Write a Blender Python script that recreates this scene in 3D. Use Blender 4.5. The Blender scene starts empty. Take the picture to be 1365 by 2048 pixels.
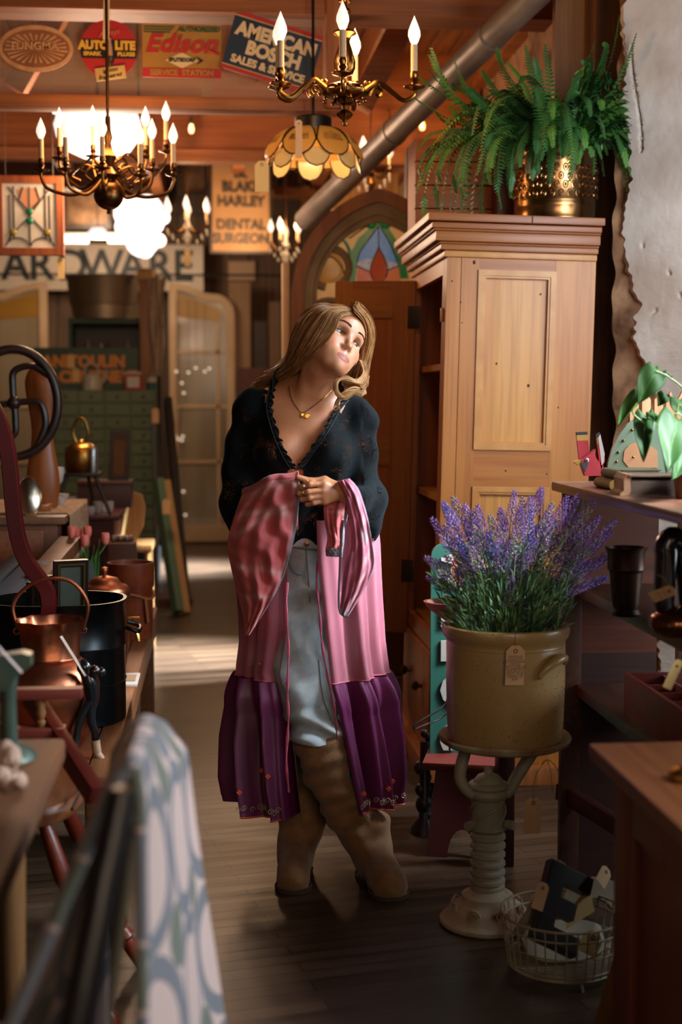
import bpy, bmesh, math, random
import numpy as np
from mathutils import Vector, Matrix, Euler
PI = math.pi
sc = bpy.context.scene
col = sc.collection
rnd = random.Random(7)
# ---------------------------------------------------------------- camera
FPX = 50 / 36 * 2048
PITCH = math.atan(224 / FPX)
YAW = math.atan(252 * math.cos(PITCH) / FPX)
CAM = Vector((0, 0, 1.39))
cd = bpy.data.cameras.new('camera'); cam = bpy.data.objects.new('camera', cd); col.objects.link(cam)
cd.sensor_fit = 'VERTICAL'; cd.sensor_height = 36; cd.sensor_width = 24; cd.lens = 50
cam.location = CAM; cam.rotation_euler = (PI / 2 - PITCH, 0, -YAW)
cd.dof.use_dof = True; cd.dof.focus_distance = 4.2; cd.dof.aperture_fstop = 2.3
cd.clip_start = .05
sc.camera = cam
sc.view_settings.view_transform = 'Standard'; sc.view_settings.look = 'None'
sc.view_settings.gamma = 1; sc.view_settings.use_curve_mapping = False
sc.view_settings.exposure = 0.0
sc.cycles.max_bounces = 6; sc.cycles.diffuse_bounces = 3; sc.cycles.glossy_bounces = 3
sc.cycles.transmission_bounces = 5; sc.cycles.transparent_max_bounces = 12
sc.cycles.caustics_reflective = False; sc.cycles.caustics_refractive = False
sc.cycles.sample_clamp_indirect = 4.0; sc.cycles.sample_clamp_direct = 0
sc.cycles.use_denoising = True
RC = cam.rotation_euler.to_matrix()
def ray(px, py):
    return RC @ Vector(((px - 682.5) / FPX, (1024 - py) / FPX, -1))
def W(px, py, Y):
    d = ray(px, py); return CAM + d * (Y / d.y)
def WZ(px, py, z):
    d = ray(px, py); return CAM + d * ((z - CAM.z) / d.z)
def WX(px, py, x):
    d = ray(px, py); return CAM + d * (x / d.x)
def lin(h):
    h = h.lstrip('#'); o = []
    for i in (0, 2, 4):
        v = int(h[i:i + 2], 16) / 255
        o.append(v / 12.92 if v <= .04045 else ((v + .055) / 1.055) ** 2.4)
    return tuple(o) + (1,)
# ---------------------------------------------------------------- world and daylight
w = bpy.data.worlds.new('world'); sc.world = w; w.use_nodes = True
w.node_tree.nodes['Background'].inputs[0].default_value = (.62, .60, .58, 1)
w.node_tree.nodes['Background'].inputs[1].default_value = .15
def area(name, loc, target, sx, sy, power, color, spread=180):
    l = bpy.data.lights.new(name, 'AREA'); l.shape = 'RECTANGLE'; l.size = sx; l.size_y = sy
    l.energy = power; l.color = color; l.spread = math.radians(spread)
    o = bpy.data.objects.new(name, l); col.objects.link(o); o.location = loc
    o.rotation_euler = (Vector(target) - Vector(loc)).to_track_quat('-Z', 'Y').to_euler()
    return o
DAY = (.80, .90, 1.0)
# light of the windows in the right-hand wall, with added fills noted below
area('window_beam', (1.95, 2.6, 2.25), (.25, 3.68, 0), .3, .5, 9, DAY, 24)
area('window_and_fill_light', (1.98, 3.60, 1.95), (0.45, 4.0, 1.0), 1.0, 1.1, 17, DAY, 120)
area('window_and_fill_light', (2.0, 1.9, 2.0), (-.2, 2.3, .7), 1.0, 1.0, 27, DAY, 100)
area('window_beam', (1.95, 3.95, 2.25), (-.35, 4.45, 0), .35, .9, 16, DAY, 38)
area('window_and_fill_light', (1.60, 7.75, 1.9), (-.25, 7.65, 0), .6, .5, 85, DAY, 30)
area('window_and_fill_light', (1.60, 11.9, 1.9), (-.45, 11.8, 0), .7, .5, 110, DAY, 30)
area('window_and_fill_light', (1.75, 3.1, 2.1), (1.65, 4.8, 1.9), .7, .9, 14, DAY, 120)  # added fill that brightens the splayed plaster, not an opening
area('window_and_fill_light', (2.0, 3.4, 1.0), (1.0, 3.7, .75), .7, .35, 4.5, DAY, 110)  # added low fill that brightens the shelf unit, not an opening
# added warm fill behind the camera, stands in for front light
area('front_fill', (1.0, -2.2, 2.3), (0.5, 4.0, 1.3), 2.6, 1.8, 58, (1.0, .76, .54))
def lamp(name, loc, power, color=(1, .56, .24), r=.06):
    l = bpy.data.lights.new(name, 'POINT'); l.energy = power; l.color = color; l.shadow_soft_size = r
    o = bpy.data.objects.new(name, l); col.objects.link(o); o.location = loc; return o
# ---------------------------------------------------------------- materials
MATS = {}
def M(name, c1, c2=None, scale=6, stretch=(1, 1, 1), rough=.55, metal=0, bump=0, bscale=None, c3=None, lo=.35, hi=.65,
      alpha=None, trans=0, emit=None, es=0, sheen=0, detail=6, coat=0, distort=0, sss=0, spec=.5, wave=None, uv=False):
    if name in MATS: return MATS[name]
    m = bpy.data.materials.new(name); m.use_nodes = True; nt = m.node_tree; N = nt.nodes; L = nt.links
    b = N['Principled BSDF']
    c1 = lin(c1) if isinstance(c1, str) else tuple(c1) + (1,)
    b.inputs['Base Color'].default_value = c1
    b.inputs['Roughness'].default_value = rough; b.inputs['Metallic'].default_value = metal
    b.inputs['Specular IOR Level'].default_value = spec
    if coat: b.inputs['Coat Weight'].default_value = coat; b.inputs['Coat Roughness'].default_value = .2
    if sheen: b.inputs['Sheen Weight'].default_value = sheen; b.inputs['Sheen Roughness'].default_value = .4
    if sss:
        b.inputs['Subsurface Weight'].default_value = sss; b.inputs['Subsurface Scale'].default_value = .012
        b.inputs['Subsurface Radius'].default_value = (1, .35, .2)
    if trans: b.inputs['Transmission Weight'].default_value = trans
    if alpha is not None: b.inputs['Alpha'].default_value = alpha
    if emit:
        b.inputs['Emission Color'].default_value = lin(emit) if isinstance(emit, str) else tuple(emit) + (1,)
        b.inputs['Emission Strength'].default_value = es
    tc = N.new('ShaderNodeTexCoord'); mp = N.new('ShaderNodeMapping'); mp.inputs['Scale'].default_value = stretch
    L.new(tc.outputs['UV' if uv else 'Object'], mp.inputs[0])
    if c2 is not None or bump:
        nz = N.new('ShaderNodeTexNoise'); nz.inputs['Scale'].default_value = scale; nz.inputs['Detail'].default_value = detail
        nz.inputs['Distortion'].default_value = distort
        L.new(mp.outputs[0], nz.inputs['Vector'])
    if c2 is not None:
        src = nz.outputs['Fac']
        if wave:
            wv = N.new('ShaderNodeTexWave'); wv.inputs['Scale'].default_value = wave; wv.inputs['Distortion'].default_value = 6
            wv.inputs['Detail'].default_value = 3; L.new(mp.outputs[0], wv.inputs['Vector'])
            mx = N.new('ShaderNodeMix'); mx.data_type = 'FLOAT'; mx.inputs[0].default_value = .4
            L.new(nz.outputs['Fac'], mx.inputs[2]); L.new(wv.outputs['Fac'], mx.inputs[3]); src = mx.outputs[0]
        r = N.new('ShaderNodeValToRGB'); e = r.color_ramp.elements
        e[0].position = lo; e[0].color = c1
        e[1].position = hi; e[1].color = lin(c2) if isinstance(c2, str) else tuple(c2) + (1,)
        if c3:
            k = e.new((lo + hi) / 2); k.color = lin(c3)
        L.new(src, r.inputs[0]); L.new(r.outputs[0], b.inputs['Base Color'])
    if bump:
        n2 = nz
        if bscale:
            n2 = N.new('ShaderNodeTexNoise'); n2.inputs['Scale'].default_value = bscale; n2.inputs['Detail'].default_value = 5
            L.new(mp.outputs[0], n2.inputs['Vector'])
        bp = N.new('ShaderNodeBump'); bp.inputs['Strength'].default_value = bump; bp.inputs['Distance'].default_value = .01
        L.new(n2.outputs['Fac'], bp.inputs['Height']); L.new(bp.outputs[0], b.inputs['Normal'])
    MATS[name] = m; return m
def wood(name, c1, c2, axis='z', rough=.5, s=9, **k):
    st = {'x': (.12, 1.6, 1.6), 'y': (1.6, .12, 1.6), 'z': (1.6, 1.6, .12)}[axis]
    if name in MATS: return MATS[name]
    m = M(name, c1, c2, scale=s, stretch=st, rough=rough, bump=.25, detail=8, distort=.4, lo=.3, hi=.7, **k)
    N = m.node_tree.nodes; L = m.node_tree.links; b = N['Principled BSDF']; mp = [q for q in N if q.type == 'MAPPING'][0]
    def nz(scale, stretch, lo, hi, dark):
        mq = N.new('ShaderNodeMapping'); mq.inputs['Scale'].default_value = stretch; L.new(mp.outputs[0], mq.inputs[0])
        n_ = N.new('ShaderNodeTexNoise'); n_.inputs['Scale'].default_value = scale; n_.inputs['Detail'].default_value = 5; L.new(mq.outputs[0], n_.inputs['Vector'])
        r_ = N.new('ShaderNodeValToRGB'); r_.color_ramp.elements[0].position = lo; r_.color_ramp.elements[0].color = (dark, dark * .92, dark * .85, 1); r_.color_ramp.elements[1].position = hi; L.new(n_.outputs['Fac'], r_.inputs[0]); return r_
    fine = nz(38, {'x': (.5, 1, 1), 'y': (1, .5, 1), 'z': (1, 1, .5)}[axis], .34, .56, .78); wear = nz(2.6, (1, 1, 1), .30, .58, .80)
    src = b.inputs['Base Color'].links[0].from_socket
    for t_ in (fine, wear):
        mx = N.new('ShaderNodeMix'); mx.data_type = 'RGBA'; mx.blend_type = 'MULTIPLY'; mx.inputs[0].default_value = 1
        L.new(src, mx.inputs[6]); L.new(t_.outputs[0], mx.inputs[7]); src = mx.outputs[2]
    L.new(src, b.inputs['Base Color']); return m
# ---------------------------------------------------------------- mesh builder
def rotm(rx=0, ry=0, rz=0): return Euler((rx, ry, rz)).to_matrix()
class MB:
    def __init__(s): s.v = []; s.f = []; s.uv = None
    def add(s, vs, fs):
        n = len(s.v); s.v += [tuple(p) for p in vs]; s.f += [tuple(i + n for i in f) for f in fs]; return s
    def box(s, c, d, R=None, bev=0):
        c = Vector(c); hx, hy, hz = [q / 2 for q in d]
        if bev:
            bm = bmesh.new(); bmesh.ops.create_cube(bm, size=1)
            for q in bm.verts: q.co = Vector((q.co.x * d[0], q.co.y * d[1], q.co.z * d[2]))
            bmesh.ops.bevel(bm, geom=list(bm.edges), offset=bev, segments=2, affect='EDGES', profile=.6)
            vs = [(R @ q.co if R else q.co) + c for q in bm.verts]; bm.verts.index_update()
            fs = [[q.index for q in f.verts] for f in bm.faces]; bm.free(); return s.add(vs, fs)
        P = [Vector((a * hx, b * hy, e * hz)) for e in (-1, 1) for b in (-1, 1) for a in (-1, 1)]
        if R: P = [R @ p for p in P]
        return s.add([p + c for p in P], [(0, 2, 3, 1), (4, 5, 7, 6), (0, 1, 5, 4), (2, 6, 7, 3), (0, 4, 6, 2), (1, 3, 7, 5)])
    def bb(s, lo, hi, bev=0):
        return s.box([(a + b) / 2 for a, b in zip(lo, hi)], [abs(b - a) for a, b in zip(lo, hi)], None, bev)
    def tube(s, pts, r, n=8, cap=True, closed=False, squash=1):
        pts = [Vector(p) for p in pts]; m = len(pts)
        rs = r if isinstance(r, (list, tuple)) else [r] * m
        vs = []; fs = []; up = None
        for i, p in enumerate(pts):
            a = pts[(i - 1) % m] if (closed or i) else p; b = pts[(i + 1) % m] if (closed or i < m - 1) else p
            t = (b - a); t = t.normalized() if t.length > 1e-9 else Vector((0, 0, 1))
            if up is None:
                up = Vector((0, 0, 1)) if abs(t.z) < .9 else Vector((0, 1, 0))
            x = t.cross(up)
            if x.length < 1e-6: x = t.cross(Vector((1, 0, 0)))
            x.normalize(); y = x.cross(t).normalized(); up = y
            for k in range(n):
                q = 2 * PI * k / n; vs.append(p + (x * math.cos(q) + y * (math.sin(q) * squash)) * rs[i])
        for i in range(m if closed else m - 1):
            j = (i + 1) % m
            for k in range(n):
                l = (k + 1) % n; fs.append((i * n + k, i * n + l, j * n + l, j * n + k))
        if cap and not closed:
            fs.append(tuple(range(n))[::-1]); fs.append(tuple((m - 1) * n + k for k in range(n)))
        return s.add(vs, fs)
    def cyl(s, a, b, r0, r1=None, n=20): return s.tube([a, b], [r0, r0 if r1 is None else r1], n)
    def lathe(s, prof, c=(0, 0, 0), n=40, R=None, sx=1, sy=1, closed=False, fn=None):
        c = Vector(c); vs = []; fs = []; m = len(prof)
        for r, z in prof:
            for k in range(n):
                q = 2 * PI * k / n; rr = r * (fn(q, z) if fn else 1)
                p = Vector((rr * math.cos(q) * sx, rr * math.sin(q) * sy, z)); vs.append((R @ p if R else p) + c)
        for i in range(m if closed else m - 1):
            j = (i + 1) % m
            for k in range(n):
                l = (k + 1) % n; fs.append((i * n + k, i * n + l, j * n + l, j * n + k))
        if not closed:
            if prof[0][0] > 1e-5: fs.append(tuple(range(n))[::-1])
            if prof[-1][0] > 1e-5: fs.append(tuple((m - 1) * n + k for k in range(n)))
        return s.add(vs, fs)
    def ball(s, c, r, n=16, R=None, m=None):
        if not isinstance(r, (list, tuple)): r = (r, r, r)
        m = m or max(6, n // 2)
        return s.lathe([(max(1e-6, math.sin(PI * i / m)) * r[0], -math.cos(PI * i / m) * r[2]) for i in range(m + 1)], c, n, R, 1, r[1] / r[0])
    def prism(s, out, a, b, f=None):
        """outline of 2-D points extruded between depth a and b; f maps (u, v, d) to a point"""
        f = f or (lambda u, v, d: (u, d, v)); n = len(out)
        vs = [f(u, v, a) for u, v in out] + [f(u, v, b) for u, v in out]
        fs = [tuple(range(n)), tuple(range(2 * n - 1, n - 1, -1))] + [(i, i + n, (i + 1) % n + n, (i + 1) % n) for i in range(n)]
        return s.add(vs, fs)
    def band(s, out, inn, a, b, f=None, closed=True):
        """solid ring between an outer and an inner outline with the same number of points"""
        f = f or (lambda u, v, d: (u, d, v)); n = len(out)
        vs = [f(u, v, d) for d in (a, b) for l in (out, inn) for u, v in l]; fs = []
        for i in range(n if closed else n - 1):
            j = (i + 1) % n
            fs += [(i, j, n + j, n + i), (2 * n + i, 3 * n + i, 3 * n + j, 2 * n + j), (i, 2 * n + i, 2 * n + j, j), (n + i, n + j, 3 * n + j, 3 * n + i)]
        if not closed: fs += [(0, n, 3 * n, 2 * n), (n - 1, 3 * n - 1, 4 * n - 1, 2 * n - 1)]
        return s.add(vs, fs)
    def grid(s, fn, nu, nv, cu=False):
        vs = [fn(i / (nu if cu else nu - 1), j / (nv - 1)) for j in range(nv) for i in range(nu)]; fs = []
        for j in range(nv - 1):
            for i in range(nu if cu else nu - 1):
                k = (i + 1) % nu; fs.append((j * nu + i, j * nu + k, (j + 1) * nu + k, (j + 1) * nu + i))
        s.uv = [(i / (nu - 1), j / (nv - 1)) for j in range(nv) for i in range(nu)]
        return s.add(vs, fs)
    def build(s, name, mat, parent=None, smooth=True, world=False, ang=40, thick=0):
        me = bpy.data.meshes.new(name); vs = s.v
        if world and parent is not None:
            mi = Matrix.Translation(parent_loc(parent)); vs = [mi.inverted() @ Vector(p) for p in vs]
        me.from_pydata(vs, [], s.f)
        if s.uv and len(s.uv) == len(vs):
            ul = me.uv_layers.new(name='UVMap')
            for lp in me.loops: ul.data[lp.index].uv = s.uv[lp.vertex_index]
        bm = bmesh.new(); bm.from_mesh(me); bmesh.ops.recalc_face_normals(bm, faces=bm.faces); bm.to_mesh(me); bm.free()
        if smooth: me.shade_smooth(); me.set_sharp_from_angle(angle=math.radians(ang))
        o = bpy.data.objects.new(name, me); col.objects.link(o); me.materials.append(mat)
        if parent is not None: o.parent = parent
        if thick:
            md = o.modifiers.new('solid', 'SOLIDIFY'); md.thickness = thick; md.offset = 0
        return o
def parent_loc(p):
    v = Vector(p.location)
    while p.parent: p = p.parent; v += p.location
    return v
def tag(o, label, cat, group=None, kind=None):
    if label: o['label'] = label
    if cat: o['category'] = cat
    if group: o['group'] = group
    if kind: o['kind'] = kind
    return o
def thing(name, label, cat, loc=(0, 0, 0), rz=0, group=None, rx=0, ry=0):
    o = bpy.data.objects.new(name, None); col.objects.link(o); o.empty_display_size = .05
    o.location = loc; o.rotation_euler = (rx, ry, rz); return tag(o, label, cat, group)
def struct(name, mb, mat, **k):
    o = mb.build(name, mat, **k); o['kind'] = 'structure'; return o
def dup(o, loc=None, rz=None, label=None, scale=None):
    def cp(a, par):
        c = a.copy(); col.objects.link(c); c.parent = par
        for ch in kids.get(a.name, ()): cp(ch, c)
        return c
    kids = {}
    for q in list(bpy.data.objects):
        if q.parent: kids.setdefault(q.parent.name, []).append(q)
    c = cp(o, None)
    if loc is not None: c.location = loc
    if rz is not None: c.rotation_euler.z = rz
    if scale is not None: c.scale = (scale,) * 3
    if label: c['label'] = label
    return c
def crv(pts, n=24):
    """Catmull-Rom through the points"""
    P = [Vector(p) for p in pts]; P = [P[0] * 2 - P[1]] + P + [P[-1] * 2 - P[-2]]; out = []
    m = len(P) - 3
    for k in range(n):
        t = k / (n - 1) * m; i = min(int(t), m - 1); t -= i; a, b, c, d = P[i:i + 4]
        out.append(.5 * ((2 * b) + (c - a) * t + (2 * a - 5 * b + 4 * c - d) * t * t + (3 * b - a - 3 * c + d) * t ** 3))
    return out
def arc(cx, cy, r, a0, a1, n, ry=None):
    ry = ry or r
    return [(cx + r * math.cos(math.radians(a0 + (a1 - a0) * i / (n - 1))), cy + ry * math.sin(math.radians(a0 + (a1 - a0) * i / (n - 1)))) for i in range(n)]
def text(name, s, size, mat, parent, loc, rot=(PI / 2, 0, 0), ext=.002, bold=0, shear=0, sx=1, align='CENTER', space=1):
    cu = bpy.data.curves.new(name, 'FONT'); cu.body = s; cu.size = size; cu.extrude = ext; cu.offset = bold; cu.shear = shear
    cu.align_x = align; cu.align_y = 'CENTER'; cu.space_character = space; cu.resolution_u = 3
    t = bpy.data.objects.new('tmp', cu); col.objects.link(t)
    me = bpy.data.meshes.new_from_object(t.evaluated_get(bpy.context.evaluated_depsgraph_get()))
    bpy.data.objects.remove(t); bpy.data.curves.remove(cu)
    for v in me.vertices: v.co.x *= sx
    me.materials.clear(); me.materials.append(mat); me.name = name
    o = bpy.data.objects.new(name, me); col.objects.link(o); o.parent = parent; o.location = loc; o.rotation_euler = rot
    return o
def price_tag(label, top, wv, hv, rot=(0, 0, 0), mat=None, lines=0, string=None):
    """a hanging card tag: top = hole position"""
    t = thing('price_tag', label, 'price tag', top); t.rotation_euler = rot
    h, q = hv, wv / 2; c = wv * .28
    MB().prism([(-q, -h), (q, -h), (q, -c + .006), (q - c, .006), (-q + c, .006), (-q, -c + .006)], -.0006, .0006).build('card', mat or tagmat, t, smooth=False)
    MB().tube([(wv * .1 * math.cos(a), -.001, -.008 + wv * .1 * math.sin(a)) for a in np.linspace(0, 2 * PI, 13)[:-1]], .0012, 6, closed=True).build('eyelet', M('tag_eyelet', '#6b3418', rough=.4), t)
    if lines:
        for i, s_ in enumerate(lines):
            text('handwriting', s_, wv * .17, M('pencil_ink', '#4a4038'), t, (0, -.001, -.022 - i * (h - .03) / len(lines)), ext=.0001, shear=.2)
    if string:
        MB().tube([Vector(p) - Vector(top) for p in string], .0009, 5).build('string', M('twine', '#8a6a42', rough=.9), t)
    return t
tagmat = M('tag_card', '#d9b48a', '#cfa57a', rough=.8)
# ---------------------------------------------------------------- shell
w_dark = wood('old_dark_wood', '#3a2012', '#5b3319', 'x')
w_beam = wood('beam_wood', '#7a4520', '#a5622e', 'x', .6)
w_beamv = wood('post_wood', '#8a4c22', '#b46a30', 'z', .6)
def floor_mat():
    m = bpy.data.materials.new('strip_floor'); m.use_nodes = True; N = m.node_tree.nodes; L = m.node_tree.links; b = N['Principled BSDF']
    tc = N.new('ShaderNodeTexCoord'); mp = N.new('ShaderNodeMapping'); mp.inputs['Rotation'].default_value = (0, 0, math.radians(-12))
    L.new(tc.outputs['Object'], mp.inputs[0])
    br = N.new('ShaderNodeTexBrick'); br.offset = .37; br.inputs['Scale'].default_value = 1
    br.inputs['Brick Width'].default_value = .9; br.inputs['Row Height'].default_value = .057; br.inputs['Mortar Size'].default_value = .0022
    br.inputs['Color1'].default_value = lin('#4e3b2a'); br.inputs['Color2'].default_value = lin('#38281b'); br.inputs['Mortar'].default_value = lin('#150c07')
    L.new(mp.outputs[0], br.inputs['Vector'])
    nz = N.new('ShaderNodeTexNoise'); nz.inputs['Scale'].default_value = 5; nz.inputs['Detail'].default_value = 9
    mp2 = N.new('ShaderNodeMapping'); mp2.inputs['Scale'].default_value = (.35, 5, 1); L.new(mp.outputs[0], mp2.inputs[0]); L.new(mp2.outputs[0], nz.inputs['Vector'])
    r = N.new('ShaderNodeValToRGB'); r.color_ramp.elements[0].color = (.45, .45, .45, 1); r.color_ramp.elements[1].color = (1.15, 1.15, 1.15, 1)
    r.color_ramp.elements[0].position = .3; r.color_ramp.elements[1].position = .7
    L.new(nz.outputs['Fac'], r.inputs[0])
    mx = N.new('ShaderNodeMix'); mx.data_type = 'RGBA'; mx.blend_type = 'MULTIPLY'; mx.inputs[0].default_value = 1
    L.new(br.outputs['Color'], mx.inputs[6]); L.new(r.outputs[0], mx.inputs[7]); L.new(mx.outputs[2], b.inputs['Base Color'])
    rr = N.new('ShaderNodeMapRange'); rr.inputs['To Min'].default_value = .25; rr.inputs['To Max'].default_value = .5
    L.new(nz.outputs['Fac'], rr.inputs[0]); L.new(rr.outputs[0], b.inputs['Roughness'])
    bp = N.new('ShaderNodeBump'); bp.inputs['Strength'].default_value = .5; bp.inputs['Distance'].default_value = .002; bp.invert = True
    L.new(br.outputs['Fac'], bp.inputs['Height']); L.new(bp.outputs[0], b.inputs['Normal'])
    return m
struct('floor', MB().bb((-3.2, -1, -.06), (2.6, 14.4, 0)), floor_mat(), smooth=False)
def plank_mat(name, c1, c2, wx, wz, rot=0, mort='#120a06', offs=.0):
    m = bpy.data.materials.new(name); m.use_nodes = True; N = m.node_tree.nodes; L = m.node_tree.links; b = N['Principled BSDF']
    tc = N.new('ShaderNodeTexCoord'); mp = N.new('ShaderNodeMapping'); L.new(tc.outputs['Object'], mp.inputs[0]); mp.inputs['Rotation'].default_value = rot
    br = N.new('ShaderNodeTexBrick'); br.offset = offs; br.inputs['Scale'].default_value = 1; br.inputs['Brick Width'].default_value = wx
    br.inputs['Row Height'].default_value = wz; br.inputs['Mortar Size'].default_value = .004; br.inputs['Color1'].default_value = lin(c1)
    br.inputs['Color2'].default_value = lin(c2); br.inputs['Mortar'].default_value = lin(mort); L.new(mp.outputs[0], br.inputs['Vector'])
    nz = N.new('ShaderNodeTexNoise'); nz.inputs['Scale'].default_value = 4; nz.inputs['Detail'].default_value = 8
    mp2 = N.new('ShaderNodeMapping'); mp2.inputs['Scale'].default_value = (.4, 6, 6) if wx > wz else (6, .4, 6)
    L.new(mp.outputs[0], mp2.inputs[0]); L.new(mp2.outputs[0], nz.inputs['Vector'])
    r = N.new('ShaderNodeValToRGB'); r.color_ramp.elements[0].color = (.4, .4, .4, 1); r.color_ramp.elements[0].position = .3; r.color_ramp.elements[1].position = .7
    L.new(nz.outputs['Fac'], r.inputs[0])
    mx = N.new('ShaderNodeMix'); mx.data_type = 'RGBA'; mx.blend_type = 'MULTIPLY'; mx.inputs[0].default_value = 1
    L.new(br.outputs['Color'], mx.inputs[6]); L.new(r.outputs[0], mx.inputs[7]); L.new(mx.outputs[2], b.inputs['Base Color'])
    b.inputs['Roughness'].default_value = .75; return m
# walls: the brick texture runs in x/y of its mapping, so turn x,z into x,y
barn = plank_mat('barn_boards', '#7a5f48', '#5c4634', .17, 3.2, (PI / 2, 0, 0))
ceilm = plank_mat('ceiling_boards', '#7d451f', '#94562a', .14, 4, (0, 0, 0))
struct('wall_back', MB().bb((-3.2, 14.2, 0), (2.6, 14.35, 3.7)), barn, smooth=False)
struct('wall_left', MB().bb((-3.3, -1, 0), (-3.2, 14.2, 3.7)), M('left_wall_paint', '#5d4a3a', '#4a3a2c', scale=3, rough=.9), smooth=False)
struct('ceiling', MB().bb((-3.2, -1, 3.45), (2.6, 14.2, 3.5)), ceilm, smooth=False)
# ceiling joists running away from the camera
for i, x in enumerate([-2.6, -1.9, -1.2, -.5, .2, .9, 1.6]):
    struct('trim_%d' % (i + 1), MB().bb((x - .05, 4.2, 3.25), (x + .05, 14.1, 3.45)), w_beam, smooth=False)
plaster = M('white_plaster', '#d8cdc2', '#b9a596', scale=3.5, rough=.9, bump=.6, bscale=22, lo=.3, hi=.62, detail=10)
stone = M('rubble_stone', '#8a5c3c', '#5a3825', scale=7, rough=.9, bump=1.0, bscale=16, lo=.3, hi=.7, c3='#a57c5a', detail=10)
brick = M('right_brick', '#8a5a3a', '#6d3f28', scale=5, rough=.9, bump=.8, detail=8)
# splayed window reveal: rubble core with a ragged skin of plaster
A = Vector((1.42, 5.02, 0)); B = Vector((2.05, 4.50, 0)); dB = (B - A).normalized(); nB = Vector((dB.y, -dB.x, 0))
LB = (B - A).length
def onrev(s, z, d): p = A + dB * s + nB * d; return (p.x, p.y, z)
def ragged(s, z):
    e = .0 if z > 2.05 else 0
    pts = [(0, .15), (.5, .19), (.9, .13), (1.15, .20), (1.35, .155), (1.5, .135), (1.62, .075), (1.72, .10), (1.85, .05), (2.0, .035), (2.2, .045), (2.5, .02), (3.45, .03)]
    for (a, ea), (b, eb) in zip(pts, pts[1:]):
        if a <= z <= b: return ea + (eb - ea) * (z - a) / (b - a) + .008 * math.sin(z * 13 + 2 * math.sin(z * 5)) + .007 * math.sin(z * 37 + 3 * math.sin(z * 11)) + .005 * math.sin(z * 83 + 4 * math.sin(z * 23)) + .003 * math.sin(z * 190)
    return .05
nr = random.Random(3)
def rubble(u, v):
    z = v * 3.45; s = u * LB
    return onrev(s, z, .015 * math.sin(9 * s + 4 * z) + .014 * math.sin(23 * z + 11 * s) + .010 * math.sin(47 * z - 31 * s) - .01)
struct('wall_right', MB().grid(rubble, 40, 160), stone)
def skin(u, v):
    z = v * 3.45; e = ragged(0, z); s = e + u * (LB - e)
    d = .030 + .006 * math.sin(4 * s + 3 * z) + .004 * math.sin(13 * z) ; d *= min(1, u * 30 + .2)
    d -= .02 * math.exp(-((s - .09 - .02 * math.sin(z * 9)) / .004) ** 2) * (2.25 < z < 2.62)
    d -= .025 * math.exp(-((s - .030 - .012 * math.sin(z * 7)) / .004) ** 2) * (2.2 < z < 2.6)
    for hs, hz in ((.22, 1.83), (.31, 2.02), (.12, 1.93), (.26, 1.75), (.17, 1.70)):
        d -= .02 * math.exp(-(((s - hs) ** 2 + (z - hz) ** 2) / .00003))
    return onrev(s, z, d)
struct('wall_right_plaster', MB().grid(skin, 150, 420), plaster)
# the rest of the right wall: piers between window openings
rw = MB()
rw.bb((1.56, 5.3, 0), (1.62, 7.1, 3.45)); rw.bb((1.62, 7.1, 0), (1.75, 8.4, 1.0)); rw.bb((1.62, 7.1, 2.6), (1.75, 8.4, 3.45))
rw.bb((1.62, 8.4, 0), (1.75, 11.2, 3.45)); rw.bb((1.62, 11.2, 0), (1.75, 12.6, 1.0)); rw.bb((1.62, 11.2, 2.6), (1.75, 12.6, 3.45)); rw.bb((1.62, 12.6, 0), (1.75, 14.2, 3.45))
struct('wall_right_rear', rw, stone, smooth=False)
struct('wall_right_front', MB().bb((2.1, -.9, 0), (2.25, 1.3, 3.45)).bb((2.1, 1.3, 0), (2.25, 2.5, 1.25)).bb((2.1, 1.3, 2.75), (2.25, 2.5, 3.45)).bb((2.1, 2.5, 0), (2.25, 2.9, 3.45)).bb((2.1, 2.9, 0), (2.25, 4.55, 1.25)).bb((2.1, 2.9, 2.75), (2.25, 4.55, 3.45)), brick, smooth=False)
# rough timber post and board beside the armoire
pm = wood('rough_post', '#7a4a26', '#3b2212', 'z', .85)
def post(u, v):
    a = u * 2 * PI; z = v * 3.45; r = 1 + .05 * math.sin(3 * a + z * 2) + .04 * math.sin(z * 5 + a * 2)
    return (1.49 + .075 * r * max(-1, min(1, 1.5 * math.cos(a))), 5.36 + .06 * r * max(-1, min(1, 1.5 * math.sin(a))), z)
tag(MB().grid(post, 32, 60, True).build('timber_post', pm), 'rough dark timber post between pine armoire and white plaster wall', 'post')
q0 = W(1128, 40, 5.3); q1 = W(1252, 300, 5.3)
tag(MB().bb((q0.x, 5.43, 2.0), (q1.x - .02, 5.48, 3.46)).build('wall_board', wood('golden_board', '#9a6a35', '#6f4520', 'z'), smooth=False), 'broad golden wooden board upright behind the fern, beside the plaster', 'board')
# transverse beams
struct('trim_8', MB().bb((-3.2, 5.95, W(0, 20, 6).z), (1.42, 6.15, 3.4)), w_beam, smooth=False)
b2 = tag(MB().bb((-3.2, 5.97, W(0, 214, 6).z), (W(690, 200, 6).x, 6.09, W(0, 189, 6).z), .004).build('wooden_rail', w_beam), 'long horizontal wooden rail below the glass with hanging trade signs', 'beam')
tag(MB().bb((W(652, 100, 5.97).x, 5.93, W(0, 210, 6).z), (W(690, 100, 5.97).x, 6.12, 3.3), .004).build('upright_post', w_beamv), 'short square wooden upright behind the brass chandelier stem', 'post')
glassm = M('transom_glass', '#e8dcc8', rough=.03, alpha=.10, spec=.8)
struct('window_1', MB().bb((-3.2, 6.03, W(0, 190, 6).z), (W(652, 0, 6).x, 6.035, W(0, 18, 6).z)), glassm, smooth=False)
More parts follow.
